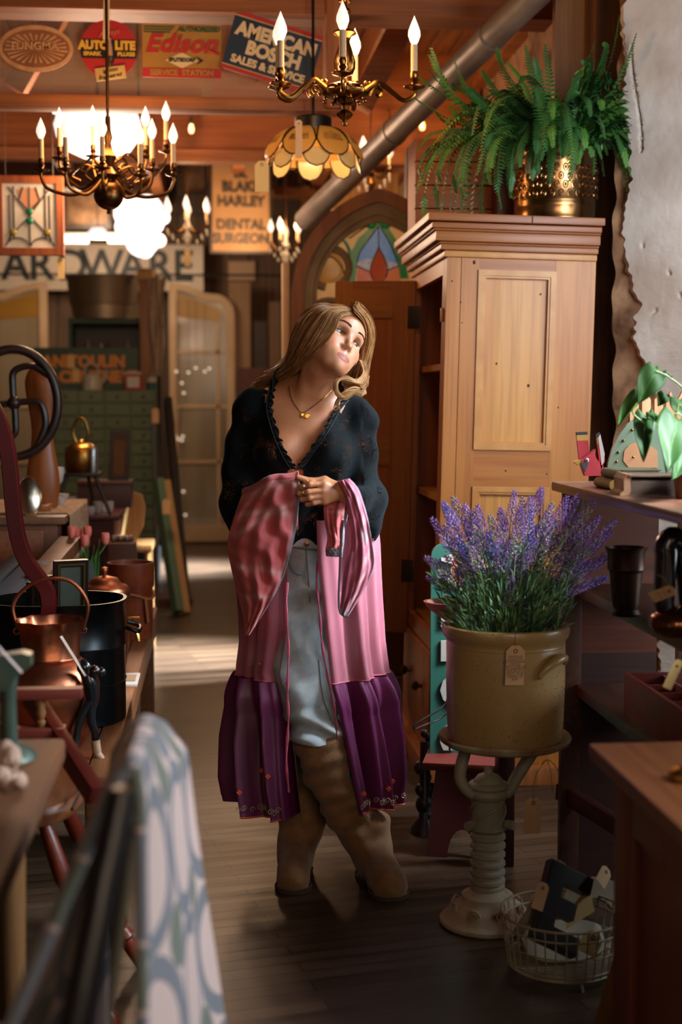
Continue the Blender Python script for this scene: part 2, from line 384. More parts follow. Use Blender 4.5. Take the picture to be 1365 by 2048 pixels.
# header further back, and diagonal brace
struct('wall_header', MB().bb((-3.2, 8.6, W(0, 306, 8.6).z), (1.6, 8.75, 3.45)), wood('header_boards', '#8a4a1f', '#a9622c', 'x', .6), smooth=False)
struct('trim_9', MB().bb((-3.2, 8.52, W(0, 322, 8.6).z), (1.6, 8.62, W(0, 298, 8.6).z)), w_beam, smooth=False)
def bar(a, b, w_, h_, mat, name, lab, cat, **k):
    a, b = Vector(a), Vector(b); d = b - a; R = d.to_track_quat('X', 'Z').to_matrix()
    return tag(MB().box((a + b) / 2, (d.length, w_, h_), R, .003).build(name, mat), lab, cat, **k)
bar(W(820, 20, 7.0), W(720, 215, 7.0), .12, .12, w_beam, 'diagonal_brace', 'slanted wooden roof brace between brass chandelier and grey pipe', 'beam')
bar(W(120, 20, 6.9), W(30, 180, 6.9), .1, .1, w_beam, 'roof_brace', 'slanted wooden brace behind the oval sign glass', 'beam')
tag(MB().bb((W(402, 0, 6.7).x, 6.68, W(0, 190, 6.7).z), (W(426, 0, 6.7).x, 6.74, 3.46)).build('ceiling_upright', M('pale_post', '#caa27c', rough=.7), smooth=False), 'pale narrow upright behind the yellow sign', 'post')
pipe = thing('stove_pipe', 'thick grey metal pipe slanting down behind the hanging fern', 'pipe', W(900, 200, 5.6))
pa, pb = W(1100, -40, 5.3), W(610, 440, 7.6)
pg = M('pipe_metal', '#8b8076', '#6d6259', scale=5, rough=.4, metal=.3, bump=.2)
MB().cyl(pa + (pa - pb) * .25, pb, .056, .058, 28).build('duct', pg, pipe, world=True)
for t in (.18, .55):
    c = pa.lerp(pb, t); d = (pb - pa).normalized() * .012
    MB().cyl(c - d, c + d, .062, .062, 28).build('collar', pg, pipe, world=True)
# clear bulbs on the string along the header
glint_glow = M('reflected_bulb_glow', '#fff0d8', emit=(.9, .74, .55), es=1.15, rough=.3)
bulb_warm = M('lit_amber_bulb', '#ffd8a0', emit=(1.0, .55, .22), es=1.3, rough=.3)
blk = M('black_plastic', '#100c0a', rough=.5)
for i, (px, py, lab) in enumerate(((383, 258, 'small lit bulb on a black socket below the rail, right of the big white globe'), (781, 258, 'small lit bulb on a black socket right of the painted glass lampshade'), (845, 252, 'small lit bulb half hidden by the left fern fronds'))):
    p = W(px, py, 8.44); t = thing('string_bulb', lab, 'light bulb', p, group='string lights')
    MB().lathe([(.0, -.03), (.014, -.022), (.018, 0), (.012, .022), (.009, .03)], n=14).build('bulb', bulb_warm, t)
    MB().lathe([(.012, .028), (.013, .06), (.006, .065), (.0, .068)], n=12).build('socket', blk, t); MB().tube([(0, 0, .06), (0, .05, .12), (0, .17, .14)], .003, 6).build('wire', blk, t)
    lamp('bulb_light', p - Vector((0, .05, 0)), 1.2, (1, .5, .18), .02)
ORD = ['first', 'second', 'third', 'fourth', 'fifth', 'sixth', 'seventh', 'eighth', 'ninth', 'tenth', 'eleventh', 'twelfth', 'thirteenth']
# ---------------------------------------------------------------- signs on the glass
YS = 5.99
cream = M('sign_cream', '#c9a868', '#b59050', scale=8, rough=.6); red = M('sign_red', '#a81f22', rough=.55); ink = M('sign_black', '#0f0d10', rough=.6)
gold = M('sign_gold', '#d8a838', rough=.55); navy = M('sign_navy', '#0c2742', '#091f38', scale=9, rough=.5)
faded = M('faded_sign', '#94603a', '#7a4a2a', scale=9, rough=.7); fadedl = M('faded_lettering', '#c79a72', '#b07d52', scale=20, rough=.7)
S = 6 / FPX
# oval
p = W(72, 97, YS); t = thing('oval_sign', 'faded brown oval trade sign with radiating pale streaks, leftmost on the glass', 'sign', p)
MB().prism(arc(0, 0, 71 * S, 0, 360, 41, 44 * S)[:-1], 0, .006).build('board', faded, t, smooth=False)
MB().band(arc(0, 0, 71 * S, 0, 360, 41, 44 * S)[:-1], arc(0, 0, 64 * S, 0, 360, 41, 36 * S)[:-1], -.002, 0).build('rim', fadedl, t, smooth=False)
mb = MB()
for i in range(26):
    a = 2 * PI * i / 26 + .1; r0 = (16 + 3 * (i % 3)) * S; r1 = (44 + 14 * abs(math.cos(a)) + 3 * (i % 2)) * S; wd = .05
    f = lambda r, q: (r * math.cos(q), r * math.sin(q) * .58)
    mb.prism([f(r0, a), f(r1, a - wd), f(r1, a + wd)], -.002, 0)
mb.build('rays', fadedl, t, smooth=False)
text('lettering', 'TUNGMA', 20 * S, fadedl, t, (-4 * S, -.003, 4 * S), bold=.001, sx=1.1)
# spark plug disc
p = W(218, 98, YS); t = thing('round_sign', 'round red sign with black band and spark plug hanging on the glass', 'sign', p)
MB().prism(arc(0, 0, 55 * S, 0, 360, 49)[:-1], 0, .008).build('disc', red, t, smooth=False)
h = 18 * S; a = math.degrees(math.asin(18 / 55))
MB().prism(arc(0, 0, 54.6 * S, -a, a, 7) + arc(0, 0, 54.6 * S, 180 - a, 180 + a, 7), -.002, 0).build('band', ink, t, smooth=False)
text('lettering', 'AUTO', 22 * S, gold, t, (-29 * S, -.004, 6 * S), bold=.003, sx=.92); text('lettering', 'LITE', 22 * S, gold, t, (31 * S, -.004, 6 * S), bold=.003, sx=.95)
text('lettering', 'SPARK', 10 * S, gold, t, (-32 * S, -.004, -10 * S), bold=.001, sx=1.15); text('lettering', 'PLUGS', 10 * S, gold, t, (33 * S, -.004, -10 * S), bold=.001, sx=1.15)
text('lettering', 'Always', 14 * S, M('faint_script', '#d0705a', rough=.6), t, (0, -.004, 30 * S), rot=(PI / 2, -.2, 0), shear=.35)
mb = MB().lathe([(.002, -28 * S), (3 * S, -26 * S), (4 * S, -20 * S), (8 * S, -18 * S), (9 * S, -10 * S), (7 * S, -8 * S)], (2 * S, -.012, -8 * S), 14); mb.build('spark_plug', M('plug_metal', '#4a3d30', rough=.4, metal=.7), t)
MB().lathe([(6 * S, -8 * S), (5 * S, 10 * S), (3 * S, 20 * S), (3 * S, 26 * S), (0, 28 * S)], (2 * S, -.012, -8 * S), 14).build('plug_insulator', M('porcelain_beige', '#b08f72', rough=.4), t)
R = rotm(0, -.14, 0)
MB().box((3 * S, -.01, -47 * S), (58 * S, .006, 24 * S), R).build('ignition_plate', cream, t, smooth=False)
text('lettering', 'Ignition', 10 * S, ink, t, (2 * S, -.015, -42 * S), rot=(PI / 2, -.2, 0), shear=.3); text('lettering', 'Engineered', 10 * S, ink, t, (2 * S, -.015, -53 * S), rot=(PI / 2, -.2, 0), shear=.3)
# ribbon hanging in front of it
tag(MB().box(W(213, 30, 5.8), (.024, .001, .19), rotm(0, .03, 0)).build('hanging_ribbon', M('ribbon_cream', '#d8bd98', rough=.7)), 'pale narrow ribbon hanging in front of the round red sign', 'ribbon')
# yellow service sign
p = W(364, 102, YS); t = thing('yellow_sign', 'rectangular yellow service station sign with red script on the glass', 'sign', p)
mus = M('sign_mustard', '#a87b34', '#95692a', scale=8, rough=.65)
wd, ht = 76 * S, 51 * S
MB().bb((-wd, 0, -ht), (wd, .006, ht)).build('board', mus, t, smooth=False)
MB().bb((-wd, -.002, -ht), (wd, 0, -ht + 18 * S)).build('red_strip', red, t, smooth=False)
text('lettering', 'SERVICE  STATION', 15 * S, mus, t, (0, -.003, -ht + 9 * S), bold=.0015, sx=.98)
for k in range(3): MB().bb((-wd + 3 * S, -.002, (44 - 5 * k) * S), ((-14 - 4 * k) * S, 0, (46.5 - 5 * k) * S)).build('stripe', M('sign_green', '#2c4a2c'), t, smooth=False)
text('lettering', 'AUTHORIZED', 13 * S, M('sign_green', '#2c4a2c'), t, (32 * S, -.003, 41 * S), shear=.3, bold=.001)
text('lettering', 'Edison', 48 * S, red, t, (-2 * S, -.004, 12 * S), shear=.3, bold=.003, sx=1.08)
MB().prism([(x * S, z * S) for x, z in ((-32, -18), (0, -3), (32, -18), (0, -33))], -.003, 0).build('diamond', M('sign_ivory', '#cdb88c'), t, smooth=False)
MB().prism([(x * S, z * S) for x, z in ((28, -10), (42, -18), (28, -26), (34, -18))], -.003, 0).build('arrow', ink, t, smooth=False)
MB().tube([(x * S, -.003, z * S) for x, z in ((50, 2), (60, -1), (72, -6))], [.006, .008, .004], 6).build('flourish', red, t)
text('lettering', 'SPLITSDORF', 9.5 * S, ink, t, (0, -.005, -18 * S), bold=.0006)
# blue tilted sign
p = W(545, 104, YS - .03); t = thing('blue_sign', 'tilted navy sales sign with red edges behind the brass chandelier', 'sign', p); t.rotation_euler = (0, math.radians(16), 0)
wd, ht = 88 * S, 57 * S
MB().bb((-wd, 0, -ht), (wd, .008, ht)).build('board', navy, t, smooth=False)
for s_ in (-1, 1):
    MB().bb((-wd, -.002, s_ * ht), (wd, 0, s_ * (ht - 8 * S))).build('red_edge', red, t, smooth=False)
    MB().bb((-wd, -.0015, s_ * (ht - 8 * S)), (wd, 0, s_ * (ht - 10 * S))).build('pinstripe', cream, t, smooth=False)
crl = M('letter_cream', '#d8bf94', rough=.6)
text('lettering', 'AMERICAN', 35 * S, crl, t, (2 * S, -.004, 24 * S), bold=.004, sx=.92); text('lettering', 'BOSCH', 35 * S, crl, t, (4 * S, -.004, -7 * S), bold=.004, sx=.95)
text('lettering', 'SALES & SERVICE', 20 * S, crl, t, (0, -.004, -34 * S), bold=.002, sx=1.0)
# ---------------------------------------------------------------- back wall signs
p = W(482, 414, 11.9); S2 = 11.9 / FPX
t = thing('surgeon_sign', 'framed cream dental surgeon sign hanging behind the glass lampshade', 'sign', p)
wd, ht = 61 * S2, 91 * S2
MB().bb((-wd, 0, -ht), (wd, .02, ht)).build('board', M('sign_parchment', '#ad8a62', '#9c7850', scale=3, rough=.7), t, smooth=False)
MB().band([(-wd, -ht), (wd, -ht), (wd, ht), (-wd, ht)], [(-wd + .022, -ht + .022), (wd - .022, -ht + .022), (wd - .022, ht - .022), (-wd + .022, ht - .022)], -.015, .03).build('frame', M('dark_frame', '#2c2118', rough=.5), t, smooth=False)
for s_, z, sz in (('DR.', 62, 17), ('BLAKE', 38, 27), ('HARLEY', 10, 27), ('DENTAL', -35, 27), ('SURGEON', -62, 27)):
    text('lettering', s_, sz * S2, M('sign_grey_ink', '#3a302a'), t, (0, -.006, z * S2), bold=.005, sx=.95 if len(s_) < 7 else .88)
p = W(120, 535, 13.9); S3 = 13.9 / FPX
t = thing('hardware_sign', 'long white hardware shop sign with black letters above the arched shutters', 'sign', W(150, 533, 13.9))
MB().bb((-330 * S3, 0, -46 * S3), (250 * S3, .03, 44 * S3)).build('board', M('sign_white', '#cfc2b2', '#b9a998', scale=2, rough=.7), t, smooth=False)
for ch, px in zip('HARDWARE', (-80, 0 + 36, 85, 145, 202, 262, 315, 360)):
    text('letter', ch, 84 * S3, M('letter_dark', '#1f2421'), t, ((px - 150) * S3, -.006, 0), bold=.008, sx=.95)
# green shop sign
t = thing('green_sign', 'dark green sign with orange block letters standing on the drawer cabinet', 'sign', W(172, 779, 10.98)); S4 = 10.98 / FPX
MB().bb((-101 * S4, 0, 0), (103 * S4, .025, 82 * S4)).build('board', M('sign_deep_green', '#123f28', '#0e3320', scale=5, rough=.5), t, smooth=False)
org = M('letter_orange', '#d08428')
text('lettering', 'MANITOULIN', 31 * S4, org, t, (-15 * S4, -.006, 54 * S4), bold=.007, sx=.97); text('lettering', 'CHUTNEYS', 31 * S4, org, t, (25 * S4, -.006, 24 * S4), bold=.007, sx=.97)
# framed stained glass hanging top left
t = thing('stained_glass_panel', 'small brown framed stained glass panel with green jewels hanging at left', 'window panel', W(60, 432, 7.2)); S5 = 7.2 / FPX
wd, ht = 65 * S5, 76 * S5; fr = wood('panel_frame', '#7a3c1a', '#96501f', 'z')
def rect(a, b): return [(-a, -b), (a, -b), (a, b), (-a, b)]
MB().band(rect(wd, ht), rect(wd - 13 * S5, ht - 14 * S5), -.02, .02).build('frame', fr, t, smooth=False)
iw, ih = wd - 13 * S5, ht - 14 * S5
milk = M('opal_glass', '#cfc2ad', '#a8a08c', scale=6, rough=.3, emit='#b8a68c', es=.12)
MB().bb((-iw, -.003, -ih), (iw, .003, ih)).build('glass', milk, t, smooth=False)
MB().prism([(0, -6 * S5), (18 * S5, 30 * S5), (14 * S5, 52 * S5), (0, 54 * S5)], -.005, -.003).build('glass_piece', M('peach_glass', '#b8835e', rough=.3), t, smooth=False)
MB().prism([(-0, -6 * S5), (-20 * S5, 30 * S5), (-24 * S5, 50 * S5), (-4 * S5, 54 * S5)], -.005, -.003).build('glass_piece', M('peach_glass', '#b8835e'), t, smooth=False)
ld = M('lead_came', '#4a443c', rough=.5, metal=.4); mb = MB()
for pts in (((0, 55), (0, -58)), ((-38, 40), (-38, -50)), ((38, 40), (38, -50)), ((-40, 55), (0, 0), (-42, -45)), ((40, 55), (0, 0), (42, -45)), ((-12, 55), (-20, 30), (0, 8)), ((12, 55), (20, 30), (0, 8)), ((-30, 56), (-30, -45)), ((30, 56), (30, -45))):
    mb.tube([(x * S5, -.006, z * S5) for x, z in pts], .0035, 5)
for sx in (-1, 1): mb.tube([(x * S5, -.006, z * S5) for x, z in arc(sx * 24, -58, 22, 0, 180, 12, 16)], .0035, 5)
mb.build('lead_lines', ld, t)
jg = M('green_glass_jewel', '#1c6a4c', rough=.15)
for x, z in ((0, 8), (0, -10), (-33, -32), (33, -32)): MB().ball((x * S5, -.01, z * S5), (7 * S5, .006, 7 * S5), 12).build('jewel', jg if z > -20 else M('olive_glass', '#7a6a28', rough=.2), t)
for sx in (-1, 1): MB().cyl((sx * wd * .7, 0, ht), (sx * wd * .7, 0, ht + 1.2), .002, n=5).build('hanging_wire', ld, t)
# pale arched shutters
wp = M('shutter_paint', '#b89c7c', '#a78a6a', scale=3, rough=.7); gl = M('shutter_glass', '#8a7c66', '#6d604c', scale=.9, stretch=(3, 1, .3), rough=.12)
def shutter(px0, px1, side, label, Y=13.85):
    x0, x1 = W(px0, 800, Y).x, W(px1, 800, Y).x; z0 = .02; zb = W(0, 640, Y).z; zt = W(0, 562, Y).z; wd = x1 - x0
    t = thing('arched_shutter', label, 'arched glazed door', (x0 if side > 0 else x1, Y, 0), group=None)
    f = lambda u, v, d: (side * u, d, v); R_ = wd * .35
    def outl(m):
        a = [(m, z0 + m), (m, zt - m)]
        a += [(m + (wd - 2 * m) * .55 * k / 5, zt - m - (zt - zb) * .28 * (k / 5) ** 1.6) for k in range(1, 6)]
        cx, cz = wd - R_, zt - (zt - zb) * .28 - R_ * .95
        a += [(cx + (R_ - m) * math.sin(q), cz + (R_ * .95 - m) * math.cos(q)) for q in np.linspace(.35, PI / 2, 8)]
        a += [(wd - m, zb - .2), (wd - m, z0 + m)]; return a
    MB().band(outl(0), outl(.075), -.03, .03, f).build('frame', wp, t, smooth=False)
    MB().prism(outl(.07), -.004, .004, f).build('glass', gl, t, smooth=False)
    MB().prism([(0.075, zt - .33), (.075, zt - .10), (wd - .13, zt - .26), (wd - .13, zt - .38)], -.01, 0, f).build('amber_pane', M('amber_pane', '#8a6420', rough=.3), t, smooth=False)
    for z in (W(0, 703, Y).z, W(0, 813, Y).z, W(0, 925, Y).z): MB().bb((side * .05, -.02, z - .015), (side * (wd - .05), .01, z + .015)).build('glazing_bar', wp, t, smooth=False)
    MB().bb((side * (wd * .72), -.02, z0 + .05), (side * (wd * .72 + .03), .01, zb - .04)).build('glazing_bar', wp, t, smooth=False)
    MB().bb((side * .0, -.035, z0), (side * wd, .0, z0 + .16)).build('bottom_rail', wp, t, smooth=False)
    return t
shutter(340, 470, 1, 'tall cream arched glazed shutter door standing right of the green cabinet')
shutter(-60, 98, -1, 'cream arched glazed shutter at far left behind the black wheel')
# vertical weathered planks and dark shapes to the right of the right shutter
for i, (a, b, t0, c) in enumerate(((505, 532, 640, '#2a1c14'), (455, 498, 560, '#8a6a4a'), (536, 560, 600, '#6a5038'))):
    tag(MB().bb((W(a, 0, 13.9).x, 13.9, 0), (W(b, 0, 13.9).x, 13.96, W(0, t0, 13.9).z)).build('leaning_plank', wood('plank_%d' % i, c, c, 'z')),
        ('narrow dark plank leaning on the barn wall behind the woman', 'pale weathered plank beside the right arched shutter', 'brown plank beside the wooden gothic arch')[i], 'plank')
tag(MB().bb((W(470, 0, 13.5).x, 13.4, 0), (W(560, 0, 13.5).x, 13.7, W(0, 735, 13.5).z)).build('storage_chest', wood('dark_red_chest', '#3d1610', '#52201a', 'z'), smooth=False), 'dark red chest on the floor behind the woman, below the planks', 'chest')
tag(MB().bb((W(455, 0, 13.8).x, 14.17, W(0, 550, 13.8).z), (W(510, 0, 13.8).x, 14.2, W(0, 511, 13.8).z)).build('blank_card', M('pale_card', '#b99a7c', rough=.8), smooth=False), 'small blank pale board under the dental surgeon sign', 'board')
tag(MB().tube([W(-40, 548, 13.4), W(580, 551, 13.4)], .012, 6).build('wall_rod', blk), 'thin black rod running along under the hardware sign', 'rod')
# shelf unit with brown jars between lamps on the back wall (upper centre)
tag(MB().bb((W(545, 0, 12.6).x, 12.5, W(0, 385, 12.6).z), (W(630, 0, 12.6).x, 12.8, W(0, 372, 12.6).z)).build('wall_shelf', w_beam, smooth=False), 'brown wall shelf to the right of the dental sign', 'shelf')
rj = random.Random(5)
for i in range(5):
    p = W(556 + i * 15, 372, 12.65); hh = rj.uniform(.08, .16); LJ = ORD[i] + ' from the left of five glass jars on the brown wall shelf'
    t = tag(MB().lathe([(.0, 0), (.03, 0), (.032, hh * .7), (.014, hh * .85), (.016, hh)], n=12).build('glass_jar', M('brown_jar%d' % (i % 2), ('#3a2416', '#5a4a3c')[i % 2], rough=.25)),
            'small glass jar standing on the brown wall shelf right of the dental sign', 'jar', 'jars on the upper wall shelf'); t.location = p; t['label'] = LJ
# sepia framed picture and dark picture behind left chandelier
for px, py, w_, h_, Y, lab in ((175, 420, 46, 36, 12.8, 'dark framed picture half hidden behind the left chandelier ball'), (385, 345, 30, 45, 12.8, 'dark framed picture left of the dental surgeon sign')):
    t = thing('framed_picture', lab, 'picture', W(px, py, Y)); k = Y / FPX
    MB().band(rect(w_ * k, h_ * k), rect(w_ * k - .03, h_ * k - .03), -.02, .01).build('frame', M('dark_frame', '#2c2118'), t, smooth=False)
    MB().bb((-w_ * k, 0, -h_ * k), (w_ * k, .01, h_ * k)).build('print', M('sepia_print', '#4a3424', '#7a5c40', scale=9, rough=.4), t, smooth=False)
t = thing('wooden_crate_shelf', 'shallow dark wooden shelf box high at left behind the stained glass panel', 'shelf', W(60, 345, 12))
MB().bb((-.5, 0, -.12), (.6, .25, .1)).build('box', w_dark, t, smooth=False)
# lit upper area near arch: its brightness painted as a pale board
tag(MB().bb((W(665, 0, 9.4).x, 9.4, 0), (W(798, 0, 9.4).x, 9.45, W(0, 335, 9.4).z)).build('lit_area_board', wood('lit_area_tone', '#c98f4e', '#d9a562', 'z'), smooth=False), 'pale board standing for the lit area behind the gothic arch tip', 'board')
tag(MB().bb((W(806, 0, 8.3).x, 8.1, 0), (W(842, 0, 8.3).x, 8.2, W(0, 300, 8.3).z)).build('grey_board', wood('grey_board', '#4a3a2a', '#5a4632', 'z'), smooth=False), 'narrow grey board upright left of the wooden crate', 'board')
# ---------------------------------------------------------------- green drawer cabinet with things on it
Yc = 10.8; X0, X1 = W(92, 0, Yc).x, W(305, 0, Yc).x; Zt = W(0, 780, Yc).z; Zb = .30
gm = M('cabinet_green', '#5f7152', '#54664a', scale=3, rough=.55); gd = M('cabinet_green_side', '#5c6b50', rough=.6); kn = M('small_brass_knob', '#8a6a38', rough=.35, metal=.8)
t = thing('drawer_cabinet', 'large sage green cabinet of many small drawers at the back', 'cabinet', (X0, Yc, 0))
wd = X1 - X0
MB().bb((0, .015, Zb), (wd, .5, Zt), .004).build('carcass', gd, t, smooth=False)
nc, nr_ = 4, 12; cw = wd / nc; rh = (Zt - Zb) / nr_
for i in range(nc):
    for j in range(nr_):
        d = MB().bb((i * cw + .008, -.006, Zb + j * rh + .006), ((i + 1) * cw - .008, .02, Zb + (j + 1) * rh - .006), .003).build('drawer', gm, t, smooth=False)
        if i in (1, 3) or j % 2: MB().ball(((i + .5) * cw, -.014, Zb + (j + .5) * rh), .011, 8).build('knob', kn, d)
MB().bb((0, .03, 0), (wd, .48, Zb)).build('plinth', M('dark_blue_base', '#141c26', rough=.6), t, smooth=False)
k = Yc / FPX
# galvanised tub, shelf with bottles behind the sign
t = thing('hutch_shelf', 'open green topped hutch shelf standing on the green cabinet', 'shelf', (X0, Yc + .24, Zt))
zA, zB = W(0, 640, Yc + .2).z - Zt, .02
MB().bb((.10, 0, zA - .02), (wd - .08, .3, zA + .02)).build('top', M('hutch_green', '#2c4434', rough=.6), t, smooth=False)
MB().bb((.10, 0, 0), (.13, .3, zA - .02)).build('side_panel', M('hutch_green', '#2c4434'), t, smooth=False)
MB().bb((wd - .11, 0, 0), (wd - .08, .3, zA - .02)).build('side_panel', M('hutch_green', '#2c4434'), t, smooth=False)
MB().bb((.13, .28, 0), (wd - .11, .3, zA - .02)).build('back_panel', blk, t, smooth=False)
MB().bb((.13, 0, zA * .42), (wd - .11, .28, zA * .42 + .015)).build('shelf_board', M('hutch_green', '#2c4434'), t, smooth=False)
cols = ['#b8a488', '#7a4a2a', '#8f7f6a', '#3a3a34', '#c0ac90', '#5a2a1a']
zS = Zt + zA * .42 + .017
for i in range(9):
    px = 140 + i * 13.5; hh = .09 + .03 * ((i * 7) % 3); r = .016 + .004 * (i % 2)
    o = tag(MB().lathe([(0, 0), (r, 0), (r, hh * .65), (r * .45, hh * .8), (r * .45, hh)], n=12).build('bottle', M('bottle_%d' % (i % 6), cols[i % 6], rough=.25)),
            'small old bottle standing in the hutch shelf above the green sign', 'bottle', 'bottles in the hutch shelf'); o.location = (W(px, 0, Yc + .33).x, Yc + .33, zS)
    o['label'] = ORD[i] + ' from the left of nine small bottles in the hutch above the green sign'
galv = M('galvanised_metal', '#8a7c66', '#a3937c', scale=4, stretch=(1, 1, .2), rough=.38, metal=.8)
t = thing('galvanised_tub', 'wide galvanised metal tub on top of the hutch shelf', 'tub', (W(192, 0, Yc).x, Yc + .36, Zt + zA + .02))
hh = W(0, 553, Yc).z - W(0, 640, Yc).z
MB().lathe([(0, 0), (.23, 0), (.25, hh * .33), (.255, hh * .34), (.258, hh * .36), (.28, hh * .95), (.29, hh), (.275, hh), (.22, .02), (0, .02)], n=40, sy=.75).build('body', galv, t)
MB().tube([(.284, 0, hh * .8), (.33, 0, hh * .75), (.33, 0, hh * .6), (.268, 0, hh * .55)], .006, 6).build('handle', galv, t)
t = thing('white_watering_jug', 'small pale enamel jug in front of the green sign letters', 'jug', (W(172, 0, 10.6).x, 10.83, Zt))
t.location = (W(173, 0, 10.82).x, 10.885, Zt)
en = M('white_enamel', '#b5b3a4', rough=.35)
MB().lathe([(0, 0), (.075, 0), (.078, .02), (.07, .09), (.055, .12), (.05, .11), (.06, .02), (0, .015)], n=24).build('body', en, t)
MB().tube([(.06, 0, .04), (.1, 0, .09), (.11, 0, .15)], [.012, .01, .014], 8).build('spout', en, t)
MB().tube(crv([(-.06, 0, .1), (-.04, 0, .19), (.03, 0, .19), (.05, 0, .11)], 12), .006, 6).build('handle', en, t)
t = thing('round_red_tin', 'small red and white tin on the cabinet, right end of the green sign', 'tin', (W(258, 0, 10.82).x, 10.85, Zt))
MB().bb((-.06, -.03, 0), (.06, .03, .12), .006).build('body', red, t); MB().bb((-.045, -.033, .02), (.045, -.029, .1)).build('label_panel', en, t, smooth=False)
MB().bb((-.063, -.033, .12), (.063, .033, .135), .004).build('lid', en, t)
# column wrapped with draped cream lace, and a tall post
t = thing('carved_column', 'slim wooden column at right end of the green sign', 'column', (W(285, 0, 11.0).x, 11.0, Zt))
MB().bb((-.045, -.04, 0), (.05, .04, W(0, 535, 11).z - Zt), .004).build('shaft', wood('column_wood', '#a5734a', '#8a5c38', 'z'), t)
MB().bb((-.06, -.055, W(0, 558, 11).z - Zt), (.065, .055, W(0, 540, 11).z - Zt), .004).build('capital', M('column_gilt', '#b8924a', rough=.5), t)
lace = M('cream_lace', '#c9b8a4', '#a8967f', scale=60, rough=.85)
def drp(u, v):
    z = W(0, 550 + 190 * v, 10.88).z; x = W(306 + 30 * (u - .5) * (1.2 - .5 * v), 0, 10.88).x
    return (x + .01 * math.sin(9 * v + 8 * u), 10.90 + .025 * math.sin(u * 16 + 3 * v) + .0 * v, z)
t = thing('lace_shawl', 'cream lace cloth hanging down in front of the slim wooden column', 'cloth', W(306, 650, 10.9))
MB().grid(drp, 30, 40).build('cloth', lace, t, world=True, thick=.004)
t = thing('teal_can', 'teal and white paint can on cabinet corner under the lace', 'can', (W(297, 0, 10.9).x - .01, 10.95, Zt))
MB().lathe([(0, 0), (.035, 0), (.035, .11), (0, .11)], n=20).build('body', M('teal_paint', '#1d5a5c', rough=.5), t); MB().lathe([(.037, .06), (.037, .10)], n=20).build('label_band', en, t)
# leaning dark boards and green framed mirror by the cabinet
bar(W(322, 1085, 9.9), W(318, 760, 10.5), .03, .12, M('black_iron', '#141517', rough=.6), 'dark_plank', 'tall black plank leaning against the right side of the green cabinet', 'plank')
bar(Vector((W(362, 0, 9.5).x, 9.5, .04)), W(336, 800, 10.30), .05, .09, M('dark_brown_pole', '#1e1712', rough=.7), 'rolled_carpet', 'dark brown roll leaning beside the green cabinet', 'carpet roll')
t = thing('leaning_frame', 'narrow pale green picture frame leaning at floor beside the cabinet', 'frame', W(330, 1120, 9.2))  # a pale green frame, not a picture
a, b = Vector((W(345, 0, 9.2).x, 9.2, .02)), W(316, 960, 9.5); d = b - a; R = d.to_track_quat('X', 'Z').to_matrix()
MB().box((a + b) / 2, (d.length, .05, .10), R).build('panel', M('frame_green', '#51705c', rough=.6), t, smooth=False, world=True)
MB().box((a + b) / 2 + Vector((.055, -.01, 0)), (d.length, .055, .014), R).build('gilt_edge', M('frame_tan', '#a8875a'), t, smooth=False, world=True)
price_tag('white tag on the green frame beside the cabinet', W(333, 1000, 9.1), .05, .09)
price_tag('white tag hanging by the right edge of the green cabinet', W(311, 818, 10.2), .05, .1)
tag(MB().cyl(W(307, 835, 10.65), Vector((W(302, 0, 10.65).x, 10.65, 0)), .014, n=10).build('steel_rod', M('pale_steel', '#9aa8b0', rough=.25, metal=.9)), 'pale steel rod upright at the right edge of the green cabinet', 'rod')
tag(MB().bb((W(305, 0, 9.8).x, 9.6, 0), (W(375, 0, 9.8).x, 9.9, .05)).build('low_plinth', w_dark, smooth=False), 'low dark wooden plinth on the floor by the leaning boards', 'plinth')
# fairy lights reflected on the right shutter: glowing balls stand for the reflections
for i, (px, py) in enumerate(((353, 743), (377, 745), (392, 736), (410, 743), (419, 737), (364, 766), (368, 786), (350, 872), (357, 878), (364, 881), (366, 873), (367, 983), (16 + 355, 1030))):
    o = tag(MB().ball((0, 0, 0), .011, 8).build('fairy_reflection', glint_glow), 'tiny glowing ball for a fairy light reflected in the right arched shutter', 'light', 'fairy light reflections on the shutter'); o.location = W(px, py, 13.80); o['label'] = ORD[i] + ' of the thirteen fairy light reflections on the right shutter, counted from the top left down'
fw = MB()
for pts in (((353, 600), (353, 743), (350, 872)), ((377, 600), (377, 745), (364, 766), (368, 786), (357, 878), (364, 881), (366, 873), (367, 983), (371, 1030)), ((392, 600), (392, 736)), ((410, 600), (410, 743), (419, 737))):
    fw.tube([W(a, b, 13.80) for a, b in pts], .002, 4)
    tag(fw.build('light_wire', blk), ('leftmost', 'longest, second', 'third', 'rightmost')[len([1 for o_ in bpy.data.objects if o_.name.startswith('light_wire')]) - 1] + ' thin dark wire threading the fairy light reflections on the right shutter', 'wire', 'wires of the fairy lights'); fw = MB()
